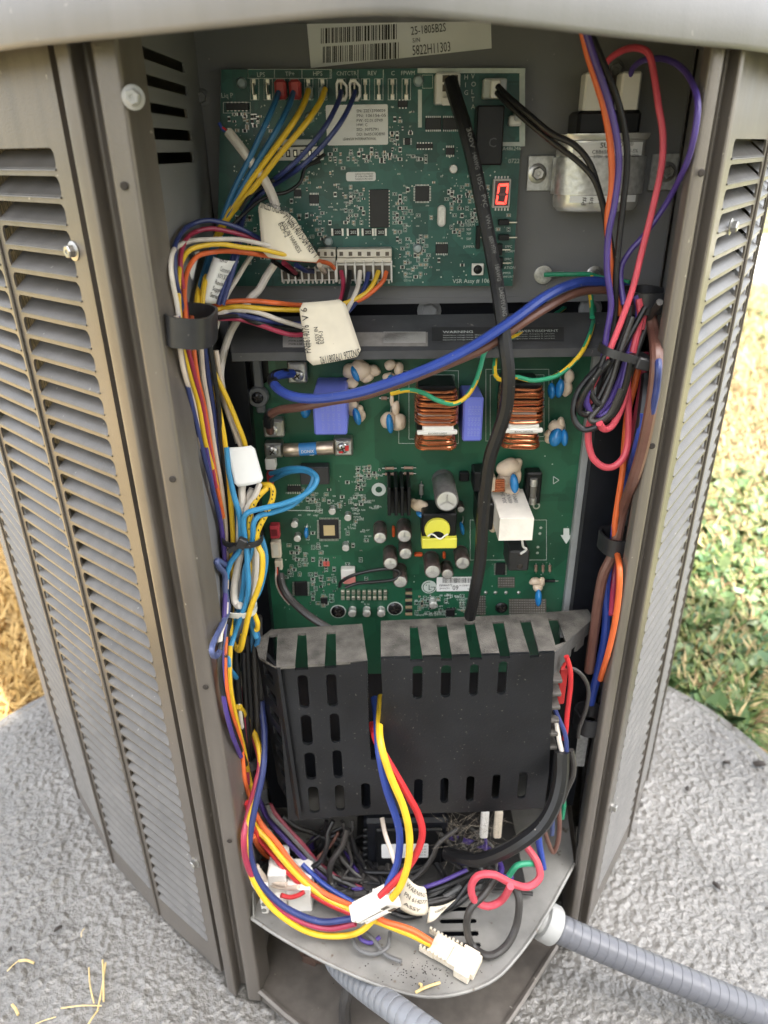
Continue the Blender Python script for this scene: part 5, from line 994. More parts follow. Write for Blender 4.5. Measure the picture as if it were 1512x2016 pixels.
# --- harness from the right plug on the control board
h = harness('six coloured wires from the right white plug curving left into the black clip', U(700, 600, .49))
for c, p in (('orange', ((1515, 445, .509), (1480, 520, .503), (1345, 625, .495), (1150, 668, .490), (945, 660, .486), (800, 645), (640, 632), (480, 640), (370, 680), (300, 725, .445))),
             ('yellow', ((1465, 440, .509), (1430, 520, .503), (1370, 590, .497), (1240, 650, .489), (1110, 685, .484), (950, 692, .480), (700, 680), (550, 670), (420, 690), (330, 740, .445))),
             ('navy', ((1400, 450, .509), (1380, 530, .503), (1340, 610, .497), (1240, 720, .486), (1090, 773, .482), (850, 775, .478), (680, 748), (560, 722), (470, 715), (370, 745, .445))),
             ('white', ((1345, 440, .509), (1335, 510, .503), (1315, 580, .496), (1240, 720, .484), (1150, 795, .478), (1040, 815, .476), (850, 765, .474), (680, 706), (560, 692), (470, 705), (370, 748, .445))),
             ('black', ((1278, 440, .509), (1272, 500, .504), (1260, 560, .497), (1220, 690, .487), (1110, 790, .482), (980, 816, .479), (830, 810, .476), (680, 775), (560, 735), (420, 740, .447))),
             ('crimson', ((1222, 440, .509), (1235, 520, .503), (1220, 620, .494), (1150, 740, .482), (1050, 825, .475), (940, 853, .471), (830, 835, .468), (700, 790, .466), (560, 750, .465), (430, 745, .45)))):
    W(C3, [q if len(q) == 3 else (*q, .465) for q in p], None, 9.5, c, parent=h)
# --- harness from the left plug, wrapped by the cream tag
h = harness('coloured wires from the left white plug arching through the cream tag down to the clip', U(430, 480, .47))
for c, p, yy in (('navy', ((860, 330), (760, 270), (660, 210), (560, 160), (450, 125), (340, 112), (230, 150), (170, 220), (145, 300), (150, 480), (190, 660), (200, 800)), (.49, .420)), ('crimson', ((900, 360), (760, 290), (610, 215), (480, 180), (370, 165), (270, 190), (215, 240), (185, 330), (185, 450), (215, 660), (225, 800)), (.49, .422)),
                 ('white', ((900, 330), (800, 285), (690, 260), (560, 235), (420, 233), (280, 240), (190, 265), (135, 310), (120, 400), (130, 500), (160, 660), (180, 800)), (.478, .412)), ('yellow', ((900, 345), (800, 320), (700, 298), (580, 285), (450, 266), (330, 275), (240, 305), (190, 380), (170, 480), (172, 660), (185, 800)), (.472, .410)),
                 ('orange', ((1180, 425), (1140, 390), (1050, 372), (900, 360), (725, 338), (600, 320), (480, 310), (370, 320), (290, 345), (235, 420), (210, 520), (208, 665), (225, 800)), (.508, .408))): W(C3, p, yy, 9.5, c, parent=h)
for c, p in (('black', ((780, 372), (850, 420), (940, 470))), ('crimson', ((850, 385), (900, 425), (930, 460))), ('navy', ((930, 400), (990, 435), (1040, 440))), ('cream', ((1080, 400), (1100, 430), (1115, 445)))): W(C3, p, (.486, .510), 10, c, parent=h)
# --- quick-connect wires
for lab, c, p in (('left blue wire from the red terminal boot down to the bundle', 'teal', ((548, 183, .508), (540, 205, .495), (520, 250), (492, 310), (462, 370), (440, 425), (420, 480), (395, 560, .455), (385, 640, .447))),
                  ('right blue wire from the red terminal boot down to the bundle', 'teal', ((577, 183, .508), (570, 205, .496), (548, 250), (512, 310), (475, 372), (449, 425), (428, 480), (402, 560, .457), (390, 640, .449))),
                  ('left yellow wire from the upper terminals slanting down to the bundle', 'yellow', ((607, 178, .508), (598, 205, .496), (575, 245), (535, 300), (487, 365), (443, 430), (420, 480), (405, 530), (390, 575, .450), (384, 640, .442))),
                  ('right yellow wire from the upper terminals slanting down to the bundle', 'yellow', ((640, 176, .508), (628, 205, .496), (598, 248), (550, 305), (500, 370), (452, 425), (428, 475), (414, 520), (402, 560, .452), (394, 640, .444))),
                  ('left dark blue wire from the white terminal boot to the lower left', 'navy', ((672, 180, .505), (664, 205, .496), (640, 250), (600, 300), (560, 338), (525, 365, .50), (495, 400, .497), (470, 440, .49), (460, 500, .47), (430, 600, .46))),
                  ('right dark blue wire from the white terminal boot to the lower left', 'navy', ((699, 180, .505), (690, 205, .496), (668, 245), (632, 290), (590, 330), (545, 360, .50), (510, 385, .497), (480, 425, .49), (468, 500, .47), (438, 600, .46)))):
    W(C0, [q if len(q) == 3 else (*q, .485) for q in p], None, 11 if c != 'navy' else 9.5, c, lab, group='quick-connect wires on the control board')
o = W(C1, ((150, 345, .49), (205, 415), (260, 490), (310, 560), (345, 640), (355, 700, .485)), .487, 19, 'white', 'white sleeved cable end with cut wires in front of the control board', name='sleeved_cable', cat='cable')
for c, dx in (('blue', -4), ('red', 3)): W(C1, ((150, 346), (130 + dx, 330 + abs(dx)), (118 + dx * 2, 318 + dx * 3)), .489, 6, c, parent=o)
for lab, p, d in (('upper thin black wire below the middle white socket', ((560, 440), (500, 480), (430, 500), (350, 545), (300, 575), (240, 620), (200, 680)), 7), ('lower thin black wire crossing below the cut white cable', ((540, 470), (480, 495), (455, 560), (400, 600), (345, 612), (280, 640), (210, 700), (170, 740)), 7)): W(C1, p, (.505, .48), d, 'black', lab)
W(C3, ((640, 340), (600, 400), (540, 500), (480, 600), (430, 740), (400, 850), (360, 960)), (.488, .458), 10, 'white', 'thin white wire passing behind the black clip strap')
W(C3, ((790, 395), (740, 470), (690, 560), (630, 620), (560, 740), (500, 850), (455, 1000), (440, 1130), (470, 1280), (520, 1420), (560, 1550)), (.492, .462), 15, 'white', 'thick white sleeved wire curving down left of the large green board', name='sleeved_cable', cat='cable')
# --- bundle below the clip
h = harness('bundle of coloured wires hanging from the black clip along the left wall', U(420, 1000, .45))
def b_(c, p, yy=(.440, .446), d=9.5): W(C0, p, yy, d, c, parent=h)
b_('navy', ((350, 622), (355, 665), (358, 700), (372, 770), (388, 840), (402, 900), (418, 960), (432, 1020)), (.445, .45))
b_('cream', ((347, 622), (352, 665), (362, 730), (382, 800), (394, 870), (410, 930), (428, 1000))); b_('yellow', ((350, 622), (355, 665), (372, 735), (391, 800), (404, 870), (418, 920), (428, 960), (440, 1020)), (.434, .44))
b_('crimson', ((363, 622), (365, 665), (383, 740), (398, 800), (410, 870), (425, 960))); b_('orange', ((377, 622), (379, 665), (388, 740), (402, 800), (415, 880), (426, 950), (440, 1020)), (.432, .440))
b_('cream', ((386, 622), (394, 665), (400, 740), (412, 810), (422, 880), (436, 960), (444, 1030), (446, 1100), (446, 1160)), (.438, .444), 10); b_('navy', ((394, 622), (402, 665), (411, 745), (421, 810), (426, 880), (432, 960), (440, 1020), (444, 1080)))
b_('black', ((402, 622), (410, 665), (428, 780), (436, 870), (446, 960), (453, 1040), (455, 1120))); b_('yellow', ((404, 680), (420, 730), (445, 780), (468, 835), (483, 878), (488, 930)), (.445, .452), 10); b_('yellow', ((420, 760), (434, 820), (444, 880), (452, 960), (459, 1066), (456, 1098), (459, 1153), (455, 1207), (454, 1240), (462, 1272), (470, 1277), (477, 1250)), (.445, .432))
b_('purple', ((405, 880), (418, 960), (434, 1025), (442, 1100), (443, 1180), (437, 1290), (440, 1370), (455, 1440), (474, 1490)), (.452, .44)); b_('cream', ((425, 690), (440, 780), (455, 830), (475, 880)), (.452, .452), 10)
# --- middle bundle: light blue, yellow and white control wires
h2 = harness('looped bundle of light blue, yellow and white wires tied at the left', U(480, 1330, .44))
def m_(c, p, yy=(.44, .44), d=11, cv=D2): W(cv, p, yy, d, c, parent=h2)
m_('sky', ((700, 240, .488), (870, 195, .472), (1030, 205, .462), (1115, 275, .455), (1080, 370, .450), (950, 460, .444), (780, 520, .440), (600, 560, .436), (490, 595, .434), (455, 660, .434), (465, 800, .434), (485, 950, .432), (492, 1100, .430), (500, 1250, .430), (480, 1400, .430), (430, 1540, .428), (370, 1700, .426), (330, 1850, .426), (330, 1990, .428), (390, 2080, .432)), None)
m_('sky', ((705, 300, .488), (850, 230, .474), (1000, 215, .464), (1085, 262, .459), (1045, 380, .454), (900, 520, .448), (720, 590, .442), (600, 620, .438), (548, 690, .436), (540, 800, .436), (520, 960, .436), (470, 1100, .434), (455, 1250, .434), (420, 1450, .434), (380, 1600, .432), (345, 1720, .432)), None)
for p in (((620, 340, .452), (690, 345, .45), (722, 390, .448), (712, 480, .445), (660, 600, .441), (600, 720, .438), (575, 800, .437), (590, 900, .436), (625, 980, .434), (620, 1150, .432), (580, 1300, .430), (540, 1400, .428), (500, 1520, .427), (460, 1700, .426), (432, 1815, .426), (405, 1830, .428), (385, 1790, .430)),
          ((690, 360, .452), (650, 385, .448), (575, 465, .444), (522, 580, .440), (505, 700, .438), (510, 850, .438), (490, 980, .440), (520, 1100, .440), (525, 1200, .44))): m_('yellow', p, None, 11.5)
mb = MB(); rr = random.Random(6)
for x, y, yy in ((722, 400, .4455), (718, 430, .4445), (712, 470, .4435), (694, 520, .442), (672, 580, .440), (640, 650, .438), (612, 700, .436), (590, 750, .435), (575, 470, .442), (548, 520, .441), (530, 560, .439), (515, 620, .4375), (507, 680, .4365), (505, 740, .4365), (600, 440, .4435), (690, 375, .447)):
    p = U(*D2(x, y), yy - .0022); mb.ball(p, (.0005, .0002, .0009), 0, 6, 4)
mb.build('print_dots', INK, h2)
m_('white', ((600, 330), (590, 360), (560, 440), (505, 520), (480, 580), (470, 700)), (.447, .44), 12); m_('white', ((445, 330), (440, 400), (440, 480), (428, 600), (420, 800), (425, 940), (400, 1100), (372, 1250), (372, 1370), (400, 1425), (430, 1430)), (.448, .43), 15)
m_('white', ((540, 380), (500, 480), (520, 700), (555, 900), (562, 1050), (550, 1200), (530, 1370)), (.45, .437), 16); m_('sky', ((300, 0), (320, 200), (345, 330), (375, 460), (420, 620), (432, 800), (420, 930), (345, 1035), (300, 1165), (310, 1185)), (.442, .430), 11)
m_('teal', ((370, 430), (390, 600), (395, 800), (350, 1000), (325, 1170), (330, 1300), (380, 1440), (455, 1500), (550, 1600), (585, 1720), (570, 1790)), (.446, .437), 11); m_('sky', ((610, 800), (650, 940), (652, 1080), (605, 1280), (545, 1400), (520, 1560), (570, 1720)), (.447, .436), 11)
m_('slate', ((420, 900), (340, 1040), (300, 1065), (230, 1025), (212, 1040), (240, 1090), (285, 1150), (290, 1300), (312, 1470), (262, 1600), (195, 1740), (168, 1830), (190, 1885), (225, 1870), (262, 1780), (290, 1600)), (.436, .425), 11)
m_('yellow', ((370, 500), (375, 650), (365, 850), (350, 1000), (362, 1250), (345, 1500), (340, 1650), (360, 1760)), (.452, .444), 11); m_('yellow', ((540, 1480), (580, 1580), (580, 1640), (560, 1650)), .434, 10); m_('white', ((300, 1400), (290, 1550), (250, 1680), (245, 1800)), .44, 10); m_('black', ((330, 420), (345, 700), (330, 1000), (340, 1300), (330, 1550), (300, 1700), (285, 1900)), (.455, .44), 11)
# --- lower bundle down to the tray
h3 = harness('dense dark lower bundle of wires between the vented cover and left post', U(480, 1600, .43))
def l_(c, p, yy=(.436, .432), d=10, cv=C5): W(cv, p, yy, d, c, parent=h3)
l_('black', ((100, 120), (92, 200), (100, 300), (128, 420), (170, 530), (190, 590))); l_('orange', ((112, 130), (110, 260), (128, 380), (165, 500), (178, 620), (200, 700))); l_('yellow', ((128, 160), (127, 290), (148, 410), (175, 520), (190, 600), (215, 700))); l_('black', ((150, 150), (155, 280), (165, 400), (182, 520), (215, 640)), (.44, .436), 12)
l_('white', ((160, 250), (162, 380), (180, 500), (195, 590)), (.438, .436), 9); l_('crimson', ((172, 300), (175, 430), (185, 540), (190, 640)), (.442, .436), 9); l_('black', ((185, 120), (192, 250), (200, 380), (205, 520), (240, 640)), (.438, .436), 14); l_('dusty', ((210, 150), (215, 280), (222, 420), (218, 540), (250, 650)), (.442, .436), 14); l_('black', ((175, 180), (180, 300), (188, 440), (196, 560)), (.432, .43), 11); l_('dusty', ((225, 60), (228, 200), (232, 330), (228, 480), (220, 560)), (.45, .444), 16)
l_('teal', ((200, 60), (205, 120), (195, 180)), (.44, .44), 11); pass
for c, p, d, yy in (('orange', ((200, -150), (215, 0), (300, 150), (430, 300), (560, 480), (700, 640), (830, 750), (960, 830), (1210, 940)), 11, (.432, .392)), ('yellow', ((160, -150), (170, 0), (215, 140), (330, 270), (450, 420), (600, 590), (750, 730), (900, 840), (1050, 920), (1210, 985)), 11, (.430, .388)), ('red', ((130, -100), (170, 100), (260, 260), (400, 430), (520, 570), (700, 740), (850, 850), (1000, 930), (1190, 1010)), 11, (.430, .387)), ('white', ((170, -100), (215, 80), (330, 180), (420, 290), (500, 400), (600, 510), (690, 600)), 11, (.436, .415)),
                    ('purple', ((240, -150), (310, 0), (400, 130), (480, 220), (600, 350), (720, 470), (850, 590), (1000, 700), (1280, 770)), 11, (.440, .42)), ('black', ((260, -100), (340, 30), (470, 170), (640, 330), (800, 500), (950, 620), (1250, 760)), 13, (.444, .42)), ('grey', ((330, -80), (380, 30), (500, 160), (640, 310), (790, 470), (930, 590), (1100, 690), (1270, 760)), 9, (.436, .42)), ('maroon', ((360, -80), (430, 30), (540, 160), (680, 310), (820, 480), (950, 590), (1090, 680), (1270, 750)), 9, (.438, .42)),
                    ('blue', ((680, 510), (760, 590), (870, 690), (980, 770), (1100, 840), (1210, 905)), 10, (.418, .395)), ('orange', ((190, 230), (250, 340), (330, 430), (440, 500)), 10, (.436, .43)), ('crimson', ((195, 200), (290, 310), (400, 420), (480, 520)), 12, (.438, .42)), ('black', ((240, 60), (320, 220), (470, 420), (620, 560), (760, 680)), 14, (.444, .42)), ('black', ((400, 200), (560, 380), (700, 520), (900, 680), (1200, 820)), 14, (.446, .42)), ('dusty', ((480, 40), (620, 140), (760, 190), (960, 240), (1150, 300), (1260, 400), (1290, 560), (1260, 720)), 11, (.455, .45)), ('dusty', ((1070, 80), (1140, 240), (1220, 420), (1290, 560)), 8, (.465, .45)), ('purple', ((1090, 340), (1150, 460), (1230, 600)), 7, (.465, .455)), ('black', ((1020, 330), (1080, 480), (1150, 600), (1240, 700)), 12, (.465, .455))): l_(c, p, yy, d, E3)
# --- front plug with two sets of wires
h4 = harness('white plug in front of the tray with blue, pink and yellow wires looping left', U(745, 1830, .36))
for c, p, yy in (('navy', ((250, 380, .448), (250, 470, .43), (238, 600, .415), (205, 720, .400)), None),): pass
W(C0, ((514, 1380, .445), (521, 1450, .43), (517, 1520, .412), (502, 1590, .400), (493, 1640, .393), (492, 1680, .39), (511, 1735, .386), (550, 1778, .38), (594, 1803, .375), (639, 1815, .372), (696, 1808, .368)), None, 13, 'navy', parent=h4)
W(C0, ((480, 1400, .446), (500, 1450, .436), (512, 1500, .42), (505, 1540, .41), (489, 1600, .402), (480, 1650, .396), (486, 1700, .39), (508, 1742, .386), (548, 1785, .38), (596, 1815, .374), (650, 1828, .370), (700, 1818, .367)), None, 12, 'crimson', parent=h4)
W(C0, ((470, 1390, .448), (495, 1430, .438), (513, 1490, .422), (508, 1560, .406), (492, 1610, .398), (484, 1660, .392), (492, 1715, .387), (525, 1775, .38), (575, 1818, .374), (625, 1840, .370), (680, 1842, .367), (712, 1832, .364), (738, 1808, .368)), None, 12, 'yellow', parent=h4)
W(C0, ((737, 1375, .452), (742, 1420, .425), (746, 1480, .402), (760, 1550, .392), (780, 1610, .386), (787, 1650, .382), (782, 1700, .378), (765, 1740, .372), (755, 1765, .37)), None, 15, 'blue', parent=h4)
W(C0, ((750, 1372, .452), (747, 1420, .42), (750, 1465, .400), (768, 1525, .388), (795, 1590, .380), (806, 1645, .374), (803, 1700, .370), (788, 1745, .366), (768, 1772, .365)), None, 15, 'yellow', parent=h4)
W(C0, ((732, 1425, .43), (742, 1460, .41), (765, 1500, .396), (800, 1560, .388), (824, 1605, .384), (831, 1645, .380), (815, 1690, .375), (785, 1728, .370), (748, 1765, .367)), None, 14.5, 'red', parent=h4)
W(C0, ((752, 1610, .43), (758, 1640, .42), (768, 1670, .41), (778, 1700, .40)), None, 9, 'cream', parent=h4)
PLW = mat('plug_white', (.74, .70, .64), .45, 0, .08, 160, specks=.15, speck_col=(.45, .38, .3), speck_scale=500)
Rp = Matrix.Rotation(math.radians(-37), 3, 'Y') @ Matrix.Rotation(math.radians(22), 3, 'X'); c0 = U(736, 1782, .370)
def pbox(name, off, d, parent, m=PLW, R=Rp, c=c0, bev=.0008): q = c + R @ Vector(off); return MB().box(q, d, 0, bev, R).build(name, m, parent, smooth=False)
pl = pbox('plug_body', (0, 0, 0), (.030, .014, .016), h4); pbox('plug_body', (-.0145, 0, 0), (.010, .0125, .0135), h4); pbox('socket_shell', (.014, 0, .001), (.012, .015, .0185), h4)
for z in (-.006, 0, .006): pbox('rib', (-.002, -.0075, z), (.026, .0016, .0016), h4)
pbox('latch', (.002, -.0088, .001), (.018, .0022, .005), h4); pbox('latch_window', (.013, -.0079, -.0045), (.006, .0006, .004), h4, MATS['cavity_dark']); pbox('latch_window', (.013, -.0079, .0055), (.006, .0006, .004), h4, MATS['cavity_dark']); pbox('flange', (.0085, 0, .0005), (.002, .0162, .0198), h4)
# loose cream plug on the tray
h5 = harness('loose cream plug with orange and yellow wires lying on the tray front', G(890, 1890, ZTR)); zz = ZTR + .006
a = G(*E4(740, 770), zz); b2 = G(*E4(1075, 965), zz); d = (b2 - a); ang = math.atan2(d.y, d.x); Rz = Matrix.Rotation(ang, 3, 'Z'); L = d.length; c5 = (a + b2) / 2
pbox('plug_body', (-L * .12, 0, 0), (L * .62, .017, .009), h5, CREAMP, Rz, c5); pbox('plug_tip', (L * .30, -.0005, 0), (L * .30, .0235, .0095), h5, CREAMP, Rz, c5); pbox('step', (L * .13, -.003, .0052), (L * .30, .015, .0022), h5, CREAMP, Rz, c5); pbox('nose', (L * .47, .001, 0), (L * .08, .018, .008), h5, CREAMP, Rz, c5)
for k in range(7): pbox('tooth', (-L * .58 + .0034 * k, .0085, .002), (.0018, .002, .005), h5, CREAMP, Rz, c5, .0002); pbox('tooth', (-L * .58 + .0034 * k, -.0085, .002), (.0018, .002, .005), h5, CREAMP, Rz, c5, .0002)
for k in range(6): pbox('tooth', (-L * .10 + .0036 * k, .0095, .003), (.0018, .002, .004), h5, CREAMP, Rz, c5, .0002)
pbox('rail', (-L * .46, .0085, -.001), (L * .30, .0018, .004), h5, CREAMP, Rz, c5, .0002); pbox('rail', (-L * .46, -.0085, -.001), (L * .30, .0018, .004), h5, CREAMP, Rz, c5, .0002)
W(E4, ((360, 590, .375), (430, 630), (520, 655), (620, 690), (700, 735), (760, 775)), (.375, .36), 12, 'orange', parent=h5); W(E4, ((350, 620, .374), (430, 650), (520, 685), (620, 725), (700, 765), (750, 790)), (.374, .359), 12, 'yellow', parent=h5)
# white connector blocks at the tray's left end
h6 = harness('white connector blocks with beige and red wires at the left end of the tray', G(540, 1800, ZTR), 'connector', name='connector_block')
fbox('block', E3, 345, 620, 525, 860, .402, .03, WHITEP, h6, .001); fbox('block', E3, 530, 760, 772, 1000, .398, .03, WHITEP, h6, .001); fbox('block', E3, 395, 900, 520, 1005, .392, .02, WHITEP, h6, .001)
q = fbox('three_way_plug', E3, 268, 815, 335, 1005, .385, .012, WHITEP, h6, .0008)
for y in (850, 908, 968): mb = MB(); p = U(*E3(300, y), .3846); mb.lathe(p, (0, -1, 0), [(.0022, 0), (.0022, .0004)], 14); mb.build('pin_cavity', mat('cavity_grey', (.16, .16, .15), .6), q)
W(E3, ((225, 520), (290, 640), (400, 720), (540, 745), (640, 740)), (.41, .396), 9, 'cream', parent=h6); W(E3, ((250, 560), (330, 660), (420, 700), (520, 715)), (.41, .398), 8, 'cream', parent=h6); W(E3, ((470, 820), (560, 840), (640, 820), (700, 785)), (.392, .396), 9, 'red', parent=h6); W(E3, ((180, 620), (190, 700), (240, 770), (290, 815)), (.392, .386), 7, 'white', parent=h6); W(E3, ((260, 500), (330, 480), (420, 530), (470, 540)), (.43, .43), 12, 'black', parent=h6)

h10 = harness('tangle of dusty dark wires around the module under the vented cover', G(760, 1720, ZTR), 'wire tangle')
tr_ = random.Random(21)
for k in range(34):
    x0 = tr_.uniform(610, 960); y0 = tr_.uniform(1615, 1650); x1 = x0 + tr_.gauss(10, 60); y1 = tr_.uniform(1715, 1765); xm = (x0 + x1) / 2 + tr_.gauss(0, 30); ym = (y0 + y1) / 2 + tr_.gauss(0, 10); yy = tr_.uniform(.422, .455)
    if 720 < x0 < 880 and tr_.random() < .75: yy = .462
    W(C0, ((x0, y0), ((x0 + xm) / 2 + tr_.gauss(0, 8), (y0 + ym) / 2), (xm, ym), ((x1 + xm) / 2 + tr_.gauss(0, 10), (y1 + ym) / 2 + 6), (x1, y1), (x1 + tr_.gauss(0, 40), y1 + tr_.uniform(-5, 10))), (yy + .01, yy - .012), tr_.choice((6, 8, 10, 12)), tr_.choice(('black', 'black', 'black', 'dusty', 'dusty', 'dusty', 'dusty', 'purple', 'brown', 'black')), parent=h10)
for k in range(9):
    x0 = tr_.uniform(700, 800); W(C0, ((x0, 1750 + tr_.uniform(0, 15)), (x0 + 40, 1772 + tr_.uniform(0, 20)), (x0 + 90, 1780 + tr_.uniform(-15, 25)), (x0 + 140, 1745 + tr_.uniform(-20, 20))), (.405, .41), tr_.choice((8, 11, 13)), tr_.choice(('black', 'dusty', 'black', 'grey')), parent=h10)
# --- single wires of the upper right
cab_ = W(C0, ((888, 160, .503), (896, 190, .495), (915, 250, .485), (935, 330, .478), (955, 430, .470), (972, 520, .462), (985, 600, .450), (995, 680, .440), (1001, 740, .436), (997, 800, .436), (982, 850, .438), (965, 900, .440), (956, 960, .441), (950, 1030, .442), (946, 1100, .443), (936, 1160, .446), (925, 1215, .455)), None, 28, 'black', 'thick black sleeved cable running from the upper board down across the lower board', name='sleeved_cable', cat='cable')
CABM = mat('cable_print', (.14, .14, .14), .6)
for (x, y, x2, y2, Y_, s_) in ((918, 252, 927, 292, .474, '300V'), (929, 300, 936, 332, .467, '14AWG'), (937, 342, 944, 372, .461, '105C'), (947, 384, 952, 408, .457, 'PVC'), (955, 424, 960, 450, .454, 'VW-1'), (962, 466, 970, 500, .451, '600V MTW'), (974, 520, 979, 552, .446, '18AWG'), (982, 566, 990, 622, .436, 'DAEMYUNG')):
    a, b2 = U(x, y, Y_), U(x2, y2, Y_); r_3 = (b2 - a).normalized(); text(s_, a, .0026, CABM, cab_, r_3, Vector((-r_3.z, 0, r_3.x)) if r_3.x > 99 else Vector((-r_3.z, 0, r_3.x)), (b2 - a).length)
W(C0, ((885, 172, .503), (895, 182, .496), (905, 200, .49)), None, 12, 'brown', 'short brown wire end entering the white power socket')
o = COL.objects
def lettering_on_cable(): pass
W(C0, ((980, 170, .503), (1000, 190, .495), (1040, 225, .485), (1085, 262, .478), (1130, 285, .474), (1160, 320, .472), (1178, 370, .472), (1194, 430, .474), (1206, 500, .476), (1218, 545, .472), (1232, 590, .465)), None, 12, 'black', 'upper black wire from the relay socket slanting down past the capacitor', group='black wires from the relay socket')
W(C0, ((978, 182, .503), (1000, 205, .495), (1045, 245, .486), (1095, 285, .479), (1140, 320, .474), (1170, 355, .470), (1188, 410, .47), (1196, 470, .472), (1204, 540, .47)), None, 11, 'black', 'lower black wire from the relay socket slanting down past the capacitor', group='black wires from the relay socket')
W(C0, ((1146, 60), (1158, 110), (1175, 165), (1192, 225), (1203, 300), (1204, 370), (1196, 430), (1200, 500), (1210, 570), (1222, 620)), (.452, .455), 13, 'orange', 'orange wire hanging down in front of the silver capacitor')
W(C0, ((1152, 58), (1175, 130), (1198, 200), (1214, 270), (1218, 330), (1210, 400), (1198, 460), (1195, 530), (1203, 600), (1194, 660), (1186, 720)), (.446, .448), 13, 'purple', 'purple wire hanging down in front of the silver capacitor beside the orange one')
W(C0, ((1158, 56), (1190, 130), (1218, 205), (1232, 270), (1234, 330), (1227, 400), (1219, 470), (1213, 540), (1210, 620), (1196, 690), (1168, 760)), (.456, .450), 12.5, 'black', 'black wire hanging down in front of the right half of the silver capacitor')
W(C0, ((1183, 150, .502), (1190, 130, .498), (1205, 112, .49), (1232, 97, .48), (1258, 95, .47), (1278, 108, .465), (1288, 150, .462), (1296, 205, .458), (1305, 265, .455), (1302, 330, .452), (1285, 410, .450), (1265, 490, .448), (1245, 570, .445), (1220, 640, .442), (1200, 690, .440), (1178, 735, .441), (1163, 770, .442), (1168, 796, .443), (1182, 800, .446)), None, 13, 'pink', 'long pink wire from the capacitor looping down into the tied coil')
W(C0, ((1240, 150, .502), (1248, 132, .498), (1270, 118, .488), (1312, 117, .47), (1350, 142, .455), (1372, 190, .448), (1370, 250, .446), (1352, 320, .448), (1315, 395, .452), (1272, 458, .455), (1238, 498, .456), (1222, 535, .456), (1228, 600, .45)), None, 12.5, 'purple', 'purple wire arching from the right capacitor terminal out along the right wall')
# power feed and ground wires
W(C0, ((1235, 568, .49), (1195, 556, .48), (1140, 556, .470), (1080, 580, .455), (1010, 630, .442), (930, 682, .434), (850, 722, .428), (760, 756, .424), (690, 776, .424), (620, 785, .428), (575, 780, .434), (547, 765, .442), (537, 748, .452), (548, 738, .465), (575, 735, .480)), None, 20, 'blue', 'thick blue power wire sweeping across the top of the lower board', name='power_wire')
W(C0, ((1235, 580, .49), (1195, 570, .48), (1130, 578, .470), (1050, 622, .452), (960, 682, .443), (880, 718, .439), (800, 750, .437), (720, 778, .437), (650, 790, .439), (590, 802, .446), (548, 808, .458), (530, 822, .468), (532, 850, .480)), None, 18, 'brown', 'thick brown power wire running just below the blue power wire', name='power_wire')
for lab, p in (('black heat-shrink sleeve on the end of the blue power wire', ((541, 757, .4455), (536, 747, .454), (545, 738, .465), (562, 735, .474))), ('black heat-shrink sleeve on the end of the brown power wire', ((534, 813, .4645), (529, 822, .469), (529, 836, .475)))): W(C0, p, None, 21, 'black', lab, name='sleeve', cat='sleeve')
W(C0, ((1163, 592, .568), (1170, 612, .52), (1164, 650, .48), (1146, 692, .462), (1118, 724, .458), (1090, 742, .456), (1050, 749, .455), (1015, 742, .456), (990, 748, .46), (976, 740, .465), (974, 715, .472), (978, 690, .48)), None, 9.5, 'green', 'right green and yellow ground wire looping over the lower board', stripe='yellow', cat='ground wire')
W(C0, ((1120, 600, .555), (1060, 640, .50), (1000, 668, .475), (970, 676, .466), (954, 694, .460), (945, 726, .455), (934, 757, .45), (916, 783, .446), (892, 795, .445), (861, 788, .446), (832, 773, .449), (804, 768, .453), (770, 775, .458)), None, 9.5, 'green', 'left green and yellow ground wire dipping in front of the left copper coil', stripe='yellow', cat='ground wire')
g_ = W(C0, ((1072, 541, .5245), (1100, 540, .520), (1130, 540, .516), (1160, 540, .516), (1190, 548, .514), (1240, 556, .50)), None, 9, 'green', 'short green ground wire with ring terminal on the mounting panel', cat='ground wire')
p = U(1070, 541, .5252); MB().lathe(p, (0, -1, 0), [(.0062, 0), (.0062, .0006), (.0045, .0008)], 18).build('ring_terminal', TIN, g_); a = U(1082, 541, .5235); b2 = U(1110, 540, .5195); MB().lathe(a, b2 - a, [(.0017, 0), (.002, .002), (.0018, (b2 - a).length)], 10).build('crimp', TIN, g_)
W(C0, ((1165, 545, .512), (1162, 570, .505), (1165, 600, .50), (1166, 625, .49)), None, 10, 'green', 'short green and yellow ground wire dropping from the right panel bolt', stripe='yellow', cat='ground wire')
# tied coil at the right
h7 = harness('coil of black, purple and pink wire tied with a black tie at the right', U(1200, 850, .445))
def c_(c, p, yy=(.445, .445), d=12): W(D3, p, yy, d, c, parent=h7)
c_('black', ((640, 60), (600, 130), (560, 230), (480, 330), (380, 440), (280, 540), (190, 650), (155, 760), (165, 850), (220, 900), (300, 885)), (.46, .432)); c_('black', ((560, 60), (600, 130), (600, 240), (550, 380), (480, 560), (400, 680), (320, 770), (240, 810), (205, 780), (215, 700), (270, 600), (380, 470)), (.465, .438))
c_('black', ((500, 130), (490, 240), (440, 380), (380, 520), (320, 680), (270, 780), (260, 830), (330, 850), (410, 790), (480, 620), (520, 430)), (.45, .437), 13); c_('purple', ((540, 70), (560, 160), (530, 320), (480, 480), (430, 620), (370, 730), (290, 800), (235, 740), (240, 660)), (.458, .436), 13); c_('purple', ((500, 420), (460, 600), (410, 740), (330, 810), (260, 790)), (.444, .442), 12)
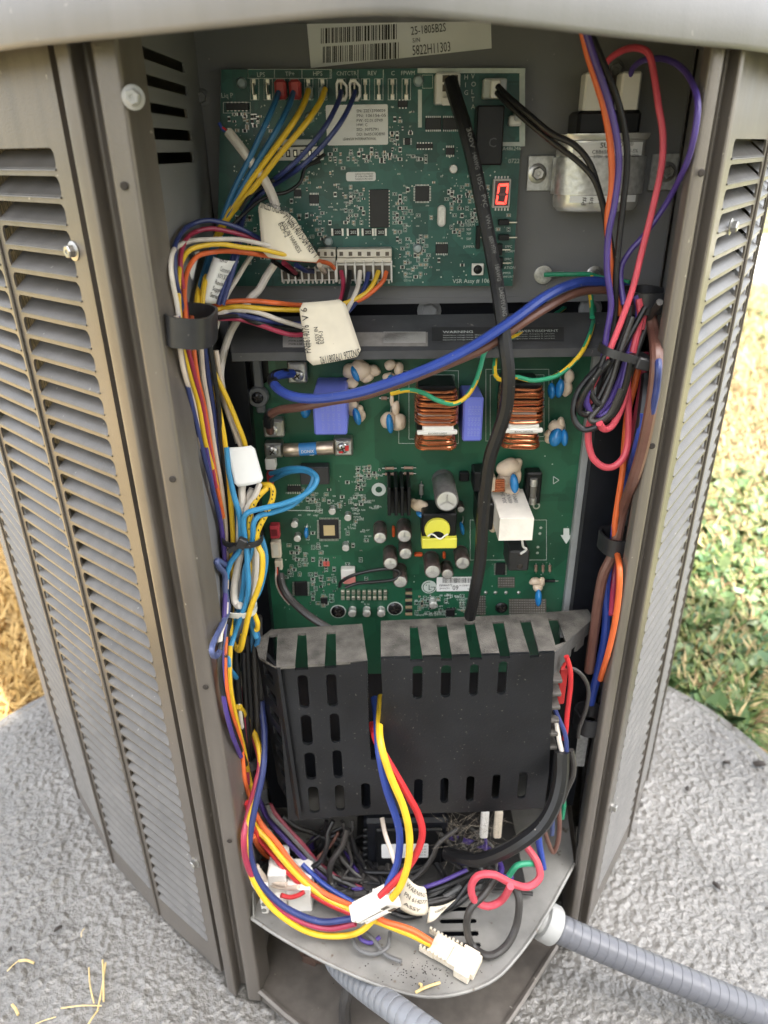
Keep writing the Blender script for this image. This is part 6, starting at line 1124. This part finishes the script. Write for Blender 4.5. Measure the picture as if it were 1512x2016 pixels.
c_('pink', ((560, 90), (570, 200), (540, 350), (500, 520), (480, 660), (440, 790), (390, 880), (340, 895), (315, 860)), (.456, .432), 14); c_('pink', ((650, 90), (600, 180), (580, 280)), (.46, .455), 10); c_('dusty', ((690, 110), (620, 220), (560, 380), (510, 540), (450, 650)), (.462, .448), 13); c_('black', ((350, 440), (300, 560), (260, 650), (290, 720), (320, 745)), (.44, .438), 12); c_('black', ((600, 140), (480, 360), (380, 560), (300, 720), (240, 800), (190, 780), (220, 680), (330, 520)), (.45, .431), 12); c_('dusty', ((520, 200), (450, 400), (390, 600), (330, 740), (260, 830), (300, 850), (380, 800), (450, 650)), (.446, .431), 11)
W(D3, ((490, 640, .448), (495, 780, .446), (495, 950, .444), (470, 1060, .442), (410, 1125, .441), (340, 1130, .441), (275, 1075, .442), (247, 970, .444), (255, 860, .446), (290, 800, .448)), None, 13.5, 'pink', 'big pink wire loop hanging below the tied coil')
# right channel wires
h8 = harness('brown, blue, orange and maroon wires running down the right channel through the clip', U(1190, 1400, .46))
def r_(c, p, yy, d=13, cv=D3): W(cv, p, yy, d, c, parent=h8)
r_('brown', ((600, 100), (650, 280), (670, 440), (655, 640), (620, 850), (575, 1050), (520, 1230), (460, 1400), (425, 1560), (395, 1680), (340, 1800), (310, 1950), (290, 2100), (250, 2400)), (.462, .455), 21); r_('navy', ((640, 300), (680, 480), (670, 650), (640, 800)), (.468, .468), 14); r_('blue', ((600, 800), (560, 980), (500, 1180), (450, 1330), (420, 1480), (400, 1650), (370, 1760), (355, 1900), (360, 2050), (340, 2250), (260, 2600)), (.47, .455), 18)
r_('orange', ((560, 500), (530, 640), (490, 800), (470, 1000), (460, 1150), (430, 1350), (410, 1500), (420, 1640), (440, 1760), (435, 1920), (410, 2100), (370, 2280), (320, 2450)), (.462, .452), 12); r_('crimson', ((600, 420), (590, 560), (550, 780), (520, 980), (490, 1150), (440, 1350), (410, 1520), (415, 1700), (405, 1850), (390, 2050)), (.475, .462), 12); r_('black', ((610, 560), (590, 760), (560, 950), (500, 1180)), (.478, .478), 22); pass
# lower right wires
W(E2, ((330, 140), (360, 250), (365, 380), (350, 520), (335, 650), (325, 780), (310, 860)), (.425, .42), 10, 'red', 'red wire beside the right edge of the vented cover'); W(E2, ((330, 230), (420, 265), (490, 340), (520, 440), (505, 570), (470, 680), (440, 760), (430, 840)), (.43, .43), 8, 'dusty', 'thin dark wire arching out right of the vented cover')
W(E2, ((240, 620), (245, 720), (265, 850), (290, 960), (300, 1015)), (.425, .41), 9.5, 'white', 'white wire end entering the thick black cable at lower right'); W(E2, ((225, 590), (270, 690), (315, 800), (330, 900), (330, 1000)), (.424, .412), 9, 'navy', 'dark blue wire entering the thick black cable at lower right')
fb = fbox('red_socket', E2, 258, 250, 330, 560, .432, .012, mat('socket_red', (.45, .03, .03), .4), None, .001); tag(fb, 'red connector behind the right edge of the vented cover', 'connector')
W(C0, ((1106, 1480, .412), (1104, 1530, .404), (1092, 1580, .396), (1066, 1625, .390), (1030, 1655, .388), (990, 1678, .390), (950, 1692, .395), (915, 1690, .405), (880, 1680, .42)), None, 29, 'black', 'thick black jacketed cable curving under the right end of the vented cover', name='jacketed_cable', cat='cable')
W(E2, ((370, 950), (390, 1080), (380, 1180), (330, 1290), (290, 1400)), (.416, .405), 12, 'dusty', 'flat dark strap beside the thick black cable at lower right')
W(C0, ((1038, 1668, .405), (1058, 1698, .395), (1062, 1728, .388), (1038, 1746, .382), (1005, 1738, .378), (972, 1722, .376), (942, 1724, .375), (928, 1745, .374), (934, 1772, .373), (960, 1784, .374), (988, 1772, .376), (1005, 1745, .372)), None, 15, 'pink', 'pink wire tied in a small loop at the right of the tray')
W(C0, ((1002, 1724, .39), (1018, 1704, .392), (1042, 1700, .395), (1062, 1702, .40)), None, 12, 'green', 'short green wire behind the pink loop on the tray', cat='wire')
W(C0, ((1012, 1742, .386), (1022, 1775, .378), (1016, 1825, .370), (995, 1864, .366), (962, 1882, .364), (930, 1862, .364), (919, 1825, .366), (926, 1790, .370), (952, 1762, .376), (975, 1730, .385)), None, 15, 'dusty', 'dusty black cable loop on the right of the tray', cat='cable')
W(C0, ((920, 1712, .405), (870, 1735, .40), (820, 1752, .398), (780, 1762, .398)), None, 8, 'purple', 'thin purple wire running behind the white plug'); W(C0, ((940, 1715, .41), (880, 1742, .402), (820, 1762, .40), (770, 1770, .40)), None, 11, 'black', 'thin black cable running just under the purple wire behind the plug')
W(E2, ((125, 1590), (150, 1680), (190, 1790), (220, 1830), (255, 1740), (270, 1600), (262, 1400)), (.415, .42), 9, 'brown', 'brown wire bent in a narrow V at the lower right'); W(E2, ((85, 1650), (95, 1760), (115, 1880), (130, 1975)), (.41, .40), 13, 'blue', 'short blue wire hanging beside the brown wire at lower right'); W(E2, ((290, 1250), (310, 1400), (295, 1540)), (.43, .43), 8, 'green', 'green wire dropping at the right end of the compartment'); W(E2, ((200, 1450), (210, 1560), (205, 1680)), (.43, .43), 9, 'slate', 'slate wire behind the brown V-shaped wire')
W(C0, ((715, 1832, .39), (735, 1850, .386), (760, 1880, .38), (790, 1893, .378)), None, 9, 'grey', 'thin grey wire trailing from under the plug onto the tray'); W(C0, ((692, 1842, .40), (705, 1868, .39), (735, 1878, .388), (762, 1865, .395), (768, 1835, .41)), None, 8, 'grey', 'thin grey wire loop on the tray left of the loose plug'); W(C0, ((704, 1836, .40), (712, 1850, .396), (730, 1856, .396), (748, 1845, .40)), None, 8, 'purple', 'small purple wire loop under the white plug')
W(C0, ((770, 1796, .395), (800, 1805, .39), (830, 1800, .39)), None, 12, 'black', 'short black cable end beside the crumpled paper tag')
for x, lab in ((955, 'left white spade connector sleeve hanging under the cover'), (982, 'right pale spade connector sleeve hanging under the cover')):
    o = fbox('connector_sleeve', C0, x - 8, 1600, x + 7, 1652, .43, .006, CREAMP if x > 960 else WHITEP, None, .001); tag(o, lab, 'connector')
W(C0, ((956, 1650, .433), (957, 1670, .433), (955, 1690, .43)), None, 6, 'purple', 'short purple wire below the white spade sleeve')

# --- black wire over the lower board, ribbon at its left
o = W(B2, ((395, 1082), (405, 1060), (450, 1035), (530, 1015), (610, 1008), (645, 1025), (620, 1052), (540, 1062), (470, 1068), (420, 1085)), (.486, .478), 7, 'black', 'thin black wire loop over the lower left of the green board')
h9 = harness('thin red, orange and white leads in a dark sleeve at the lower board left', U(560, 1180, .47), 'wire harness'); 
W(B2, ((150, 1030, .49), (160, 1080), (190, 1130), (230, 1170), (280, 1210), (360, 1260)), (.488, .46), 16, 'dusty', parent=h9, name='sleeve')
for c, dx in (('red', 0), ('orange', 5), ('white', -6), ('black', 9)): W(B2, ((138 + dx * .4, 1000), (140 + dx, 1060), (158 + dx, 1110), (190, 1150 - dx)), (.49, .48), 4.5, c, parent=h9)

# ================================================================== TAGS, TIES, CLIPS
def sheet_tag(label, cv, q, Y, m, bulge=0.0, name='paper_tag', rc=.08, nu=10, dirv=(0, -1, 0)):
    """four-cornered paper tag (photo corners tl,tr,br,bl at distance Y each), bulged towards the viewer"""
    P4 = [U(*cv(*c), Y[i] if isinstance(Y, (tuple, list)) else Y) for i, c in enumerate(q)]; dv = Vector(dirv)
    def pt(u, v): a = P4[3].lerp(P4[2], u); b = P4[0].lerp(P4[1], u); return a.lerp(b, v) + dv * bulge * math.sin(math.pi * u)
    mb = MB(); n = nu; vs = [pt(i / n, j / n) for j in range(n + 1) for i in range(n + 1)]; th = Vector((0, .0003, 0))
    fs = []
    for j in range(n):
        for i in range(n):
            if (i in (0, n - 1)) and (j in (0, n - 1)) and rc > 0:      # clipped corner
                a, b, c, d = j * (n + 1) + i, j * (n + 1) + i + 1, (j + 1) * (n + 1) + i + 1, (j + 1) * (n + 1) + i
                fs.append({(0, 0): (b, c, d), (1, 0): (a, c, d), (0, 1): (a, b, c), (1, 1): (a, b, d)}[(int(i > 0), int(j > 0))]); continue
            fs.append((j * (n + 1) + i, j * (n + 1) + i + 1, (j + 1) * (n + 1) + i + 1, (j + 1) * (n + 1) + i))
    mb.add(vs, fs); o = mb.build(name, m); md_ = o.modifiers.new('thick', 'SOLIDIFY'); md_.thickness = .0003; tag(o, label, 'tag')
    def wr(s_, u0, v0, u1, v1, h):
        p0, p1 = pt(u0, v0), pt(u1, v1); r = p1 - p0; nrm = (P4[1] - P4[0]).cross(P4[0] - P4[3]).normalized(); nrm = nrm if nrm.y < 0 else -nrm; up = nrm.cross(r).normalized()
        Lr = r.length
        def fn(x):
            t = max(0, min(1, (Vector(x) - p0).dot(r) / (Lr * Lr))); ui = u0 + (u1 - u0) * t; li = bulge * (math.sin(math.pi * ui) - ((1 - t) * math.sin(math.pi * u0) + t * math.sin(math.pi * u1))); return np.array(Vector(x) + dv * li + nrm * .0006)
        text(s_, p0, h, INK, o, r, up, Lr, fn=fn)
    return o, wr
o, wr = sheet_tag('cream folded paper tag over the wires left of the control board', C3, ((682, -12), (905, 70), (1100, 385), (712, 345)), (.474, .474, .478, .468), PAPERC, .004)
wr('S/N2223 1592048699', .06, .90, .80, .93, .0045); wr('PN#614075-04 REV 1', .66, .86, .90, .10, .0050); wr('ASSY IN HARNESS', .54, .74, .66, .16, .0026); wr('ECM-2', .46, .70, .52, .45, .0026)
o, wr = sheet_tag('cream rounded paper tag hanging upside down below the control board', C3, ((945, 645), (1240, 618), (1362, 985), (1005, 1055)), (.466, .474, .464, .458), PAPERC, .002)
wr('PN#614076', .10, .20, .14, .64, .0047); wr('S/N2226 1792081192', .97, .13, .24, .12, .0047); wr('V 6', .16, .72, .16, .92, .0042); wr('ASSY IN', .29, .32, .31, .60, .0026); wr('ECM-3', .37, .32, .39, .52, .0026)
o, wr = sheet_tag('white printed wrap tag around wires above the black clip', C3, ((395, 345), (560, 375), (440, 650), (300, 620)), (.458, .470, .466, .452), PAPER, .006, rc=0)
for k, s_ in enumerate(('Customer Par', '1013394', 'Revision', 'Supplier', 'Serial N')): wr(s_, .45, .76 - .15 * k, .98, .70 - .15 * k, .0028)
wr('N34-20', .30, .95, .60, .95, .0025)
o, wr = sheet_tag('narrow white printed tag edge behind the yellow and orange wires', C3, ((275, 318), (305, 310), (265, 500), (215, 480)), (.458, .462, .458, .452), PAPER, .002, rc=0); wr('INTE', .2, .1, .5, .9, .004)
o, wr = sheet_tag('white rounded square tag on the bundle left of the fuse', C0, ((446, 881), (500, 876), (520, 948), (463, 959)), (.443, .447, .443, .438), PAPER, .0015)
o, wr = sheet_tag('crumpled cream paper tag on the tray behind the plug', C0, ((798, 1722), (838, 1745), (845, 1800), (782, 1786)), (.40, .396, .385, .39), PAPERC, .004); wr('WARNING', .1, .75, .9, .65, .004); wr('PN 614077', .1, .45, .9, .4, .004); wr('ASSY', .15, .2, .7, .15, .003)
o, wr = sheet_tag('folded flap of a cream paper tag beside the crumpled one', C0, ((846, 1785), (898, 1770), (870, 1795), (840, 1818)), (.385, .39, .38, .378), PAPERC, .002, rc=0); wr('WARNING', .3, .55, .8, .6, .0022)
def band(name, label, c, e1, e2, r1, r2, width, th, m, cat, gap=0.0, a0=0.0):
    e1 = Vector(e1).normalized(); e2 = Vector(e2); e2 = (e2 - e1 * e2.dot(e1)).normalized(); ax = e1.cross(e2); n = 36; vs = []; N = n if gap == 0 else n + 1
    for i in range(N):
        a = a0 + (2 * math.pi - gap) * i / n; ca, sa = math.cos(a), math.sin(a); ca, sa = math.copysign(abs(ca) ** .75, ca), math.copysign(abs(sa) ** .75, sa)
        for rr, w_ in ((0, -.5), (0, .5), (th, .5), (th, -.5)): vs.append(c + e1 * ca * (r1 + rr) + e2 * sa * (r2 + rr) + ax * w_ * width)
    fs = []
    for i in range(n):
        j = (i + 1) % N
        for k in range(4): k2 = (k + 1) % 4; fs.append((i * 4 + k, j * 4 + k, j * 4 + k2, i * 4 + k2))
    mb = MB().add(vs, fs); o = mb.build(name, m, fixn=True); tag(o, label, cat); return o
TIEW = mat('translucent_nylon', (.62, .62, .56), .35, 0, .05); CLIPM = mat('clip_black', (.02, .02, .022), .42, 0, .2, 90, .05, 500, specks=.25, speck_col=(.2, .19, .17))
band('cable_clip', 'wide black strap clip around the wires at the upper left', U(377, 640, .412), (1, .03, -.12), (0, 1, 0), .0122, .0205, .0165, .0016, CLIPM, 'clip')
t_ = band('cable_tie', 'black zip tie around the looped bundle at the left', U(478, 1058, .440), (1, 0, -.02), (0, 1, .1), .0130, .0095, .0042, .0011, CLIPM, 'cable tie'); p = U(476, 1069, .4275); MB().box(p, (.0062, .0050, .0075), 0, .0007, Matrix.Rotation(.5, 3, 'Y')).build('tie_head', CLIPM, t_, smooth=False); MB().box(p + Vector((-.0055, -.001, -.0035)), (.010, .0014, .0036), 0, .0003, Matrix.Rotation(-.55, 3, 'Y')).build('tie_tail', CLIPM, t_, smooth=False)
band('cable_tie', 'white translucent zip tie below the black one on the bundle', U(473, 1196, .436), (1, 0, -.03), (0, 1, .1), .0108, .0085, .0042, .0012, TIEW, 'cable tie')
band('cable_clip', 'black ring clip holding the lower left bundle by the post', U(484, 1490, .436), (1, 0, 0), (0, 1, .05), .0098, .0105, .0095, .0015, CLIPM, 'clip')
t_ = band('cable_tie', 'black zip tie around the coiled wires at the right', U(*D3(470, 430), .446), (1, 0, -.26), (0, 1, 0), .0150, .0115, .0050, .0012, CLIPM, 'cable tie'); p = U(*D3(585, 492), .434); Rt = Matrix.Rotation(.25, 3, 'Y'); MB().box(p, (.0085, .0055, .0072), 0, .0008, Rt).build('tie_head', CLIPM, t_, smooth=False); MB().box(p + Rt @ Vector((.005, -.001, 0)), (.0035, .0012, .006), 0, .0003, Rt).build('tie_tail', CLIPM, t_, smooth=False)
band('cable_clip', 'square black hook clip at the upper right beside the post', U(1268, 590, .470), (1, .25, 0), (-.25, 1, 0), .0125, .0150, .0130, .0018, CLIPM, 'clip')
band('cable_clip', 'black ring clip halfway down the right channel', U(*D3(425, 1590), .464), (1, .2, 0), (-.2, 1, 0), .0110, .0120, .0135, .0016, CLIPM, 'clip')
band('cable_clip', 'black ring clip low in the right channel', U(*E2(530, 680), .452), (1, .2, 0), (-.2, 1, 0), .0105, .0110, .0165, .0016, CLIPM, 'clip')
o = MB().ball(U(418, 935, .452), (.011, .012, .0165), 0, 20, 14).build('wall_grommet', mat('grommet_grey', (.075, .08, .085), .6, 0, .1, 300), None); tag(o, 'dark grey rounded grommet on the left wall behind the bundle', 'grommet')
fb = fbox('wire_shield', E2, 415, 800, 505, 1090, .46, .0012, GALV, None, 0); tag(fb, 'small galvanised bracket on the right wall low down', 'bracket')

# ================================================================== CONDUITS AND LOOSE BITS
def conduit(label, P, r, pitch, m):
    pts = spline(P, 40); mb = MB(); Ls = [0]
    for i in range(1, len(pts)): Ls.append(Ls[-1] + (pts[i] - pts[i - 1]).length)
    prof = []; s_ = 0.0; total = Ls[-1]; samples = []
    while s_ < total:
        for f, k in ((0, .965), (.05, .965), (.09, 1.0), (.5, 1.0), (.985, 1.0)):
            q = s_ + f * pitch
            if q < total: samples.append((q, k))
        s_ += pitch
    def at(s): 
        i = min(len(Ls) - 2, max(0, int(np.searchsorted(Ls, s)) - 1)); t = (s - Ls[i]) / max(1e-9, Ls[i + 1] - Ls[i]); return pts[i].lerp(pts[i + 1], t), (pts[i + 1] - pts[i]).normalized()
    n = 28; vs = []; nrm = Vector((0, .3, 1))
    for s, k in samples:
        c, T = at(s); nrm = (nrm - T * nrm.dot(T)).normalized(); b = T.cross(nrm)
        for j in range(n): a = 2 * math.pi * j / n; vs.append(c + (nrm * math.cos(a) + b * math.sin(a)) * r * k)
    fs = [(i * n + j, i * n + (j + 1) % n, (i + 1) * n + (j + 1) % n, (i + 1) * n + j) for i in range(len(samples) - 1) for j in range(n)]
    cd = thing('conduit', min(P, key=lambda v: v.z), label, 'conduit'); MB().add(vs, fs).build('conduit_tube', m, cd, angle=.9); return cd, at, total
P = [U(1050, 1800, .408), U(1110, 1832, .402), U(1250, 1893, .388), U(1400, 1954, .374), U(1600, 2035, .36)]
cd, at, tot = conduit('grey ribbed conduit leaving the unit to the lower right', P, .0124, .0085, CONDM)
c, T = at(.004); MB().lathe(c, T, [(.0128, -.03), (.0128, .004), (.0165, .005), (.0172, .0065), (.0172, .0165), (.0165, .018), (.0135, .0185)], 30).build('fitting_collar', CONDF, cd, angle=.5)
P = [U(655, 1868, .388), U(668, 1900, .375), U(720, 1945, .345), U(790, 1995, .315), U(900, 2075, .285)]
cd, at, tot = conduit('pale grey ribbed conduit coming from under the tray towards the viewer', P, .0100, .0075, mat('conduit_pale', (.20, .21, .23), .36, 0, .06, 60))
c, T = at(.0); MB().lathe(c, T, [(.009, -.022), (.009, -.006), (.0125, -.005), (.0125, .004), (.0115, .005)], 24).build('elbow_fitting', CONDF, cd, angle=.5)
W(C0, ((668, 1890, .395), (686, 1915, .38), (684, 1950, .372), (678, 1985, .366), (682, 2040, .36)), None, 24, 'dusty', 'black cable hanging beside the pale conduit under the tray', name='jacketed_cable', cat='cable', under=True); W(C0, ((925, 1925, .42), (940, 1960, .40), (958, 2000, .39), (975, 2050, .38)), None, 26, 'black', 'black cable in shadow below the tray at right of centre', name='jacketed_cable', cat='cable', under=True)
hexbolt(U(612, 1886, .42), (-.4, -1, 0), .008, UN, mat('rusty_bolt', (.10, .06, .045), .6, .3))
mb = MB(); l, r, b_, t = fdim(C6, 780, 790, 990, 900, .40); mb.box(((l + r) / 2, .43, .03), (r - l, .06, .05), 0, .006); bm_ = mb.build('terminal_box', HOUSM, None, smooth=False); tag(bm_, 'dark box on the base pan under the tray', 'box')
# straw and crumbs
def straw(a, b, r, label, group=None, name='straw_piece', m=STRAW, z=None):
    a, b = Vector(a), Vector(b); mid = (a + b) / 2 + Vector((random.uniform(-.001, .001), random.uniform(-.001, .001), random.uniform(.0005, .002))); o = MB().tube([a, mid, b], r, 6, 0, sub=5).build(name, m); tag(o, label, 'straw', group); return o
for i, (p0, p1, lab, r) in enumerate((((208, 1895), (192, 1990), 'longest straw of the crossed bunch at lower left', .0011), ((175, 1905), (185, 1975), 'left straw of the crossed bunch at lower left', .0009), ((202, 1890), (204, 1972), 'short right straw of the crossed bunch at lower left', .0012), ((120, 1985), (200, 1980), 'flat straw lying across the crossed bunch', .0008), ((192, 1990), (172, 2020), 'straw reaching out of the bottom edge at lower left', .0011), ((38, 1892), (67, 1896), 'short pale straw chip near the left edge', .0016), ((14, 1912), (38, 1890), 'thin bent straw by the pale chip at left edge', .0007), ((24, 1978), (36, 1998), 'broad straw chip in the lower left corner', .0018), ((160, 1845), (166, 1828), 'tiny straw sliver between unit and crossed bunch', .0006), ((70, 2016), (110, 2002), 'thin straw at the bottom edge left of the bunch', .0006))): straw(G(*p0, .0025), G(*p1, .0035), r * .72, lab)
straw(G(*E4(640, 1130), ZTR + .0015), G(*E4(815, 1060), ZTR + .003), .0011, 'tan straw lying on the front of the tray'); straw(G(*E4(668, 1070), ZTR + .001), G(*E4(680, 1105), ZTR + .001), .001, 'tiny straw chip on the front of the tray')
rnd = random.Random(5); mb = MB()
for k in range(120):
    x, y = rnd.gauss(680, 170), rnd.gauss(1000, 60); p = G(*E4(x, y), ZTR + .0004)
    if y < 1095: s_ = rnd.uniform(.0002, .0007); mb.ball(p, (s_, s_ * .8, s_ * .6), 0, 5, 4)
o = mb.build('tray_crumbs', DIRT, smooth=False); tag(o, 'dark crumbs of debris scattered on the tray front', 'debris', kind='stuff')
for i, (px, py, s_, lab) in enumerate(((1430, 1500, .005, 'dark dead leaf bit on the pad at the right'), (1353, 1552, .004, 'small dark crumb on the pad beside the right panel'), (1411, 1743, .0045, 'dark crumb on the pad right of the conduit fitting'), (1495, 1503, .008, 'dead leaf on the pad by the right edge of the picture'), (113, 1828, .004, 'dark crumb on the pad left of the unit'), (20, 1868, .003, 'tiny dark crumb at the left edge of the pad'))):
    p = G(px, py, .003); mb = MB().ball(p, (s_, s_ * .6, s_ * .35), 0, 8, 5, Matrix.Rotation(i, 3, 'Z'), .35, i); o = mb.build('crumb', DIRT); tag(o, lab, 'debris')
# cobweb fibres under the cover
mb = MB(); rnd = random.Random(12)
for k in range(110):
    a = U(rnd.uniform(870, 990), rnd.uniform(1610, 1690), .415 + rnd.random() * .02); b = a + Vector((rnd.gauss(0, .012), rnd.gauss(0, .008), rnd.gauss(0, .012))); m_p = (a + b) / 2 + Vector((rnd.gauss(0, .003), 0, rnd.gauss(0, .003))); mb.tube([a, m_p, b], 7e-05, 3, 0, sub=3)
o = mb.build('cobweb', mat('cobweb', (.28, .24, .19), .8)); tag(o, 'dusty brown cobweb fibres under the vented cover', 'cobweb', kind='stuff')
flush_text()
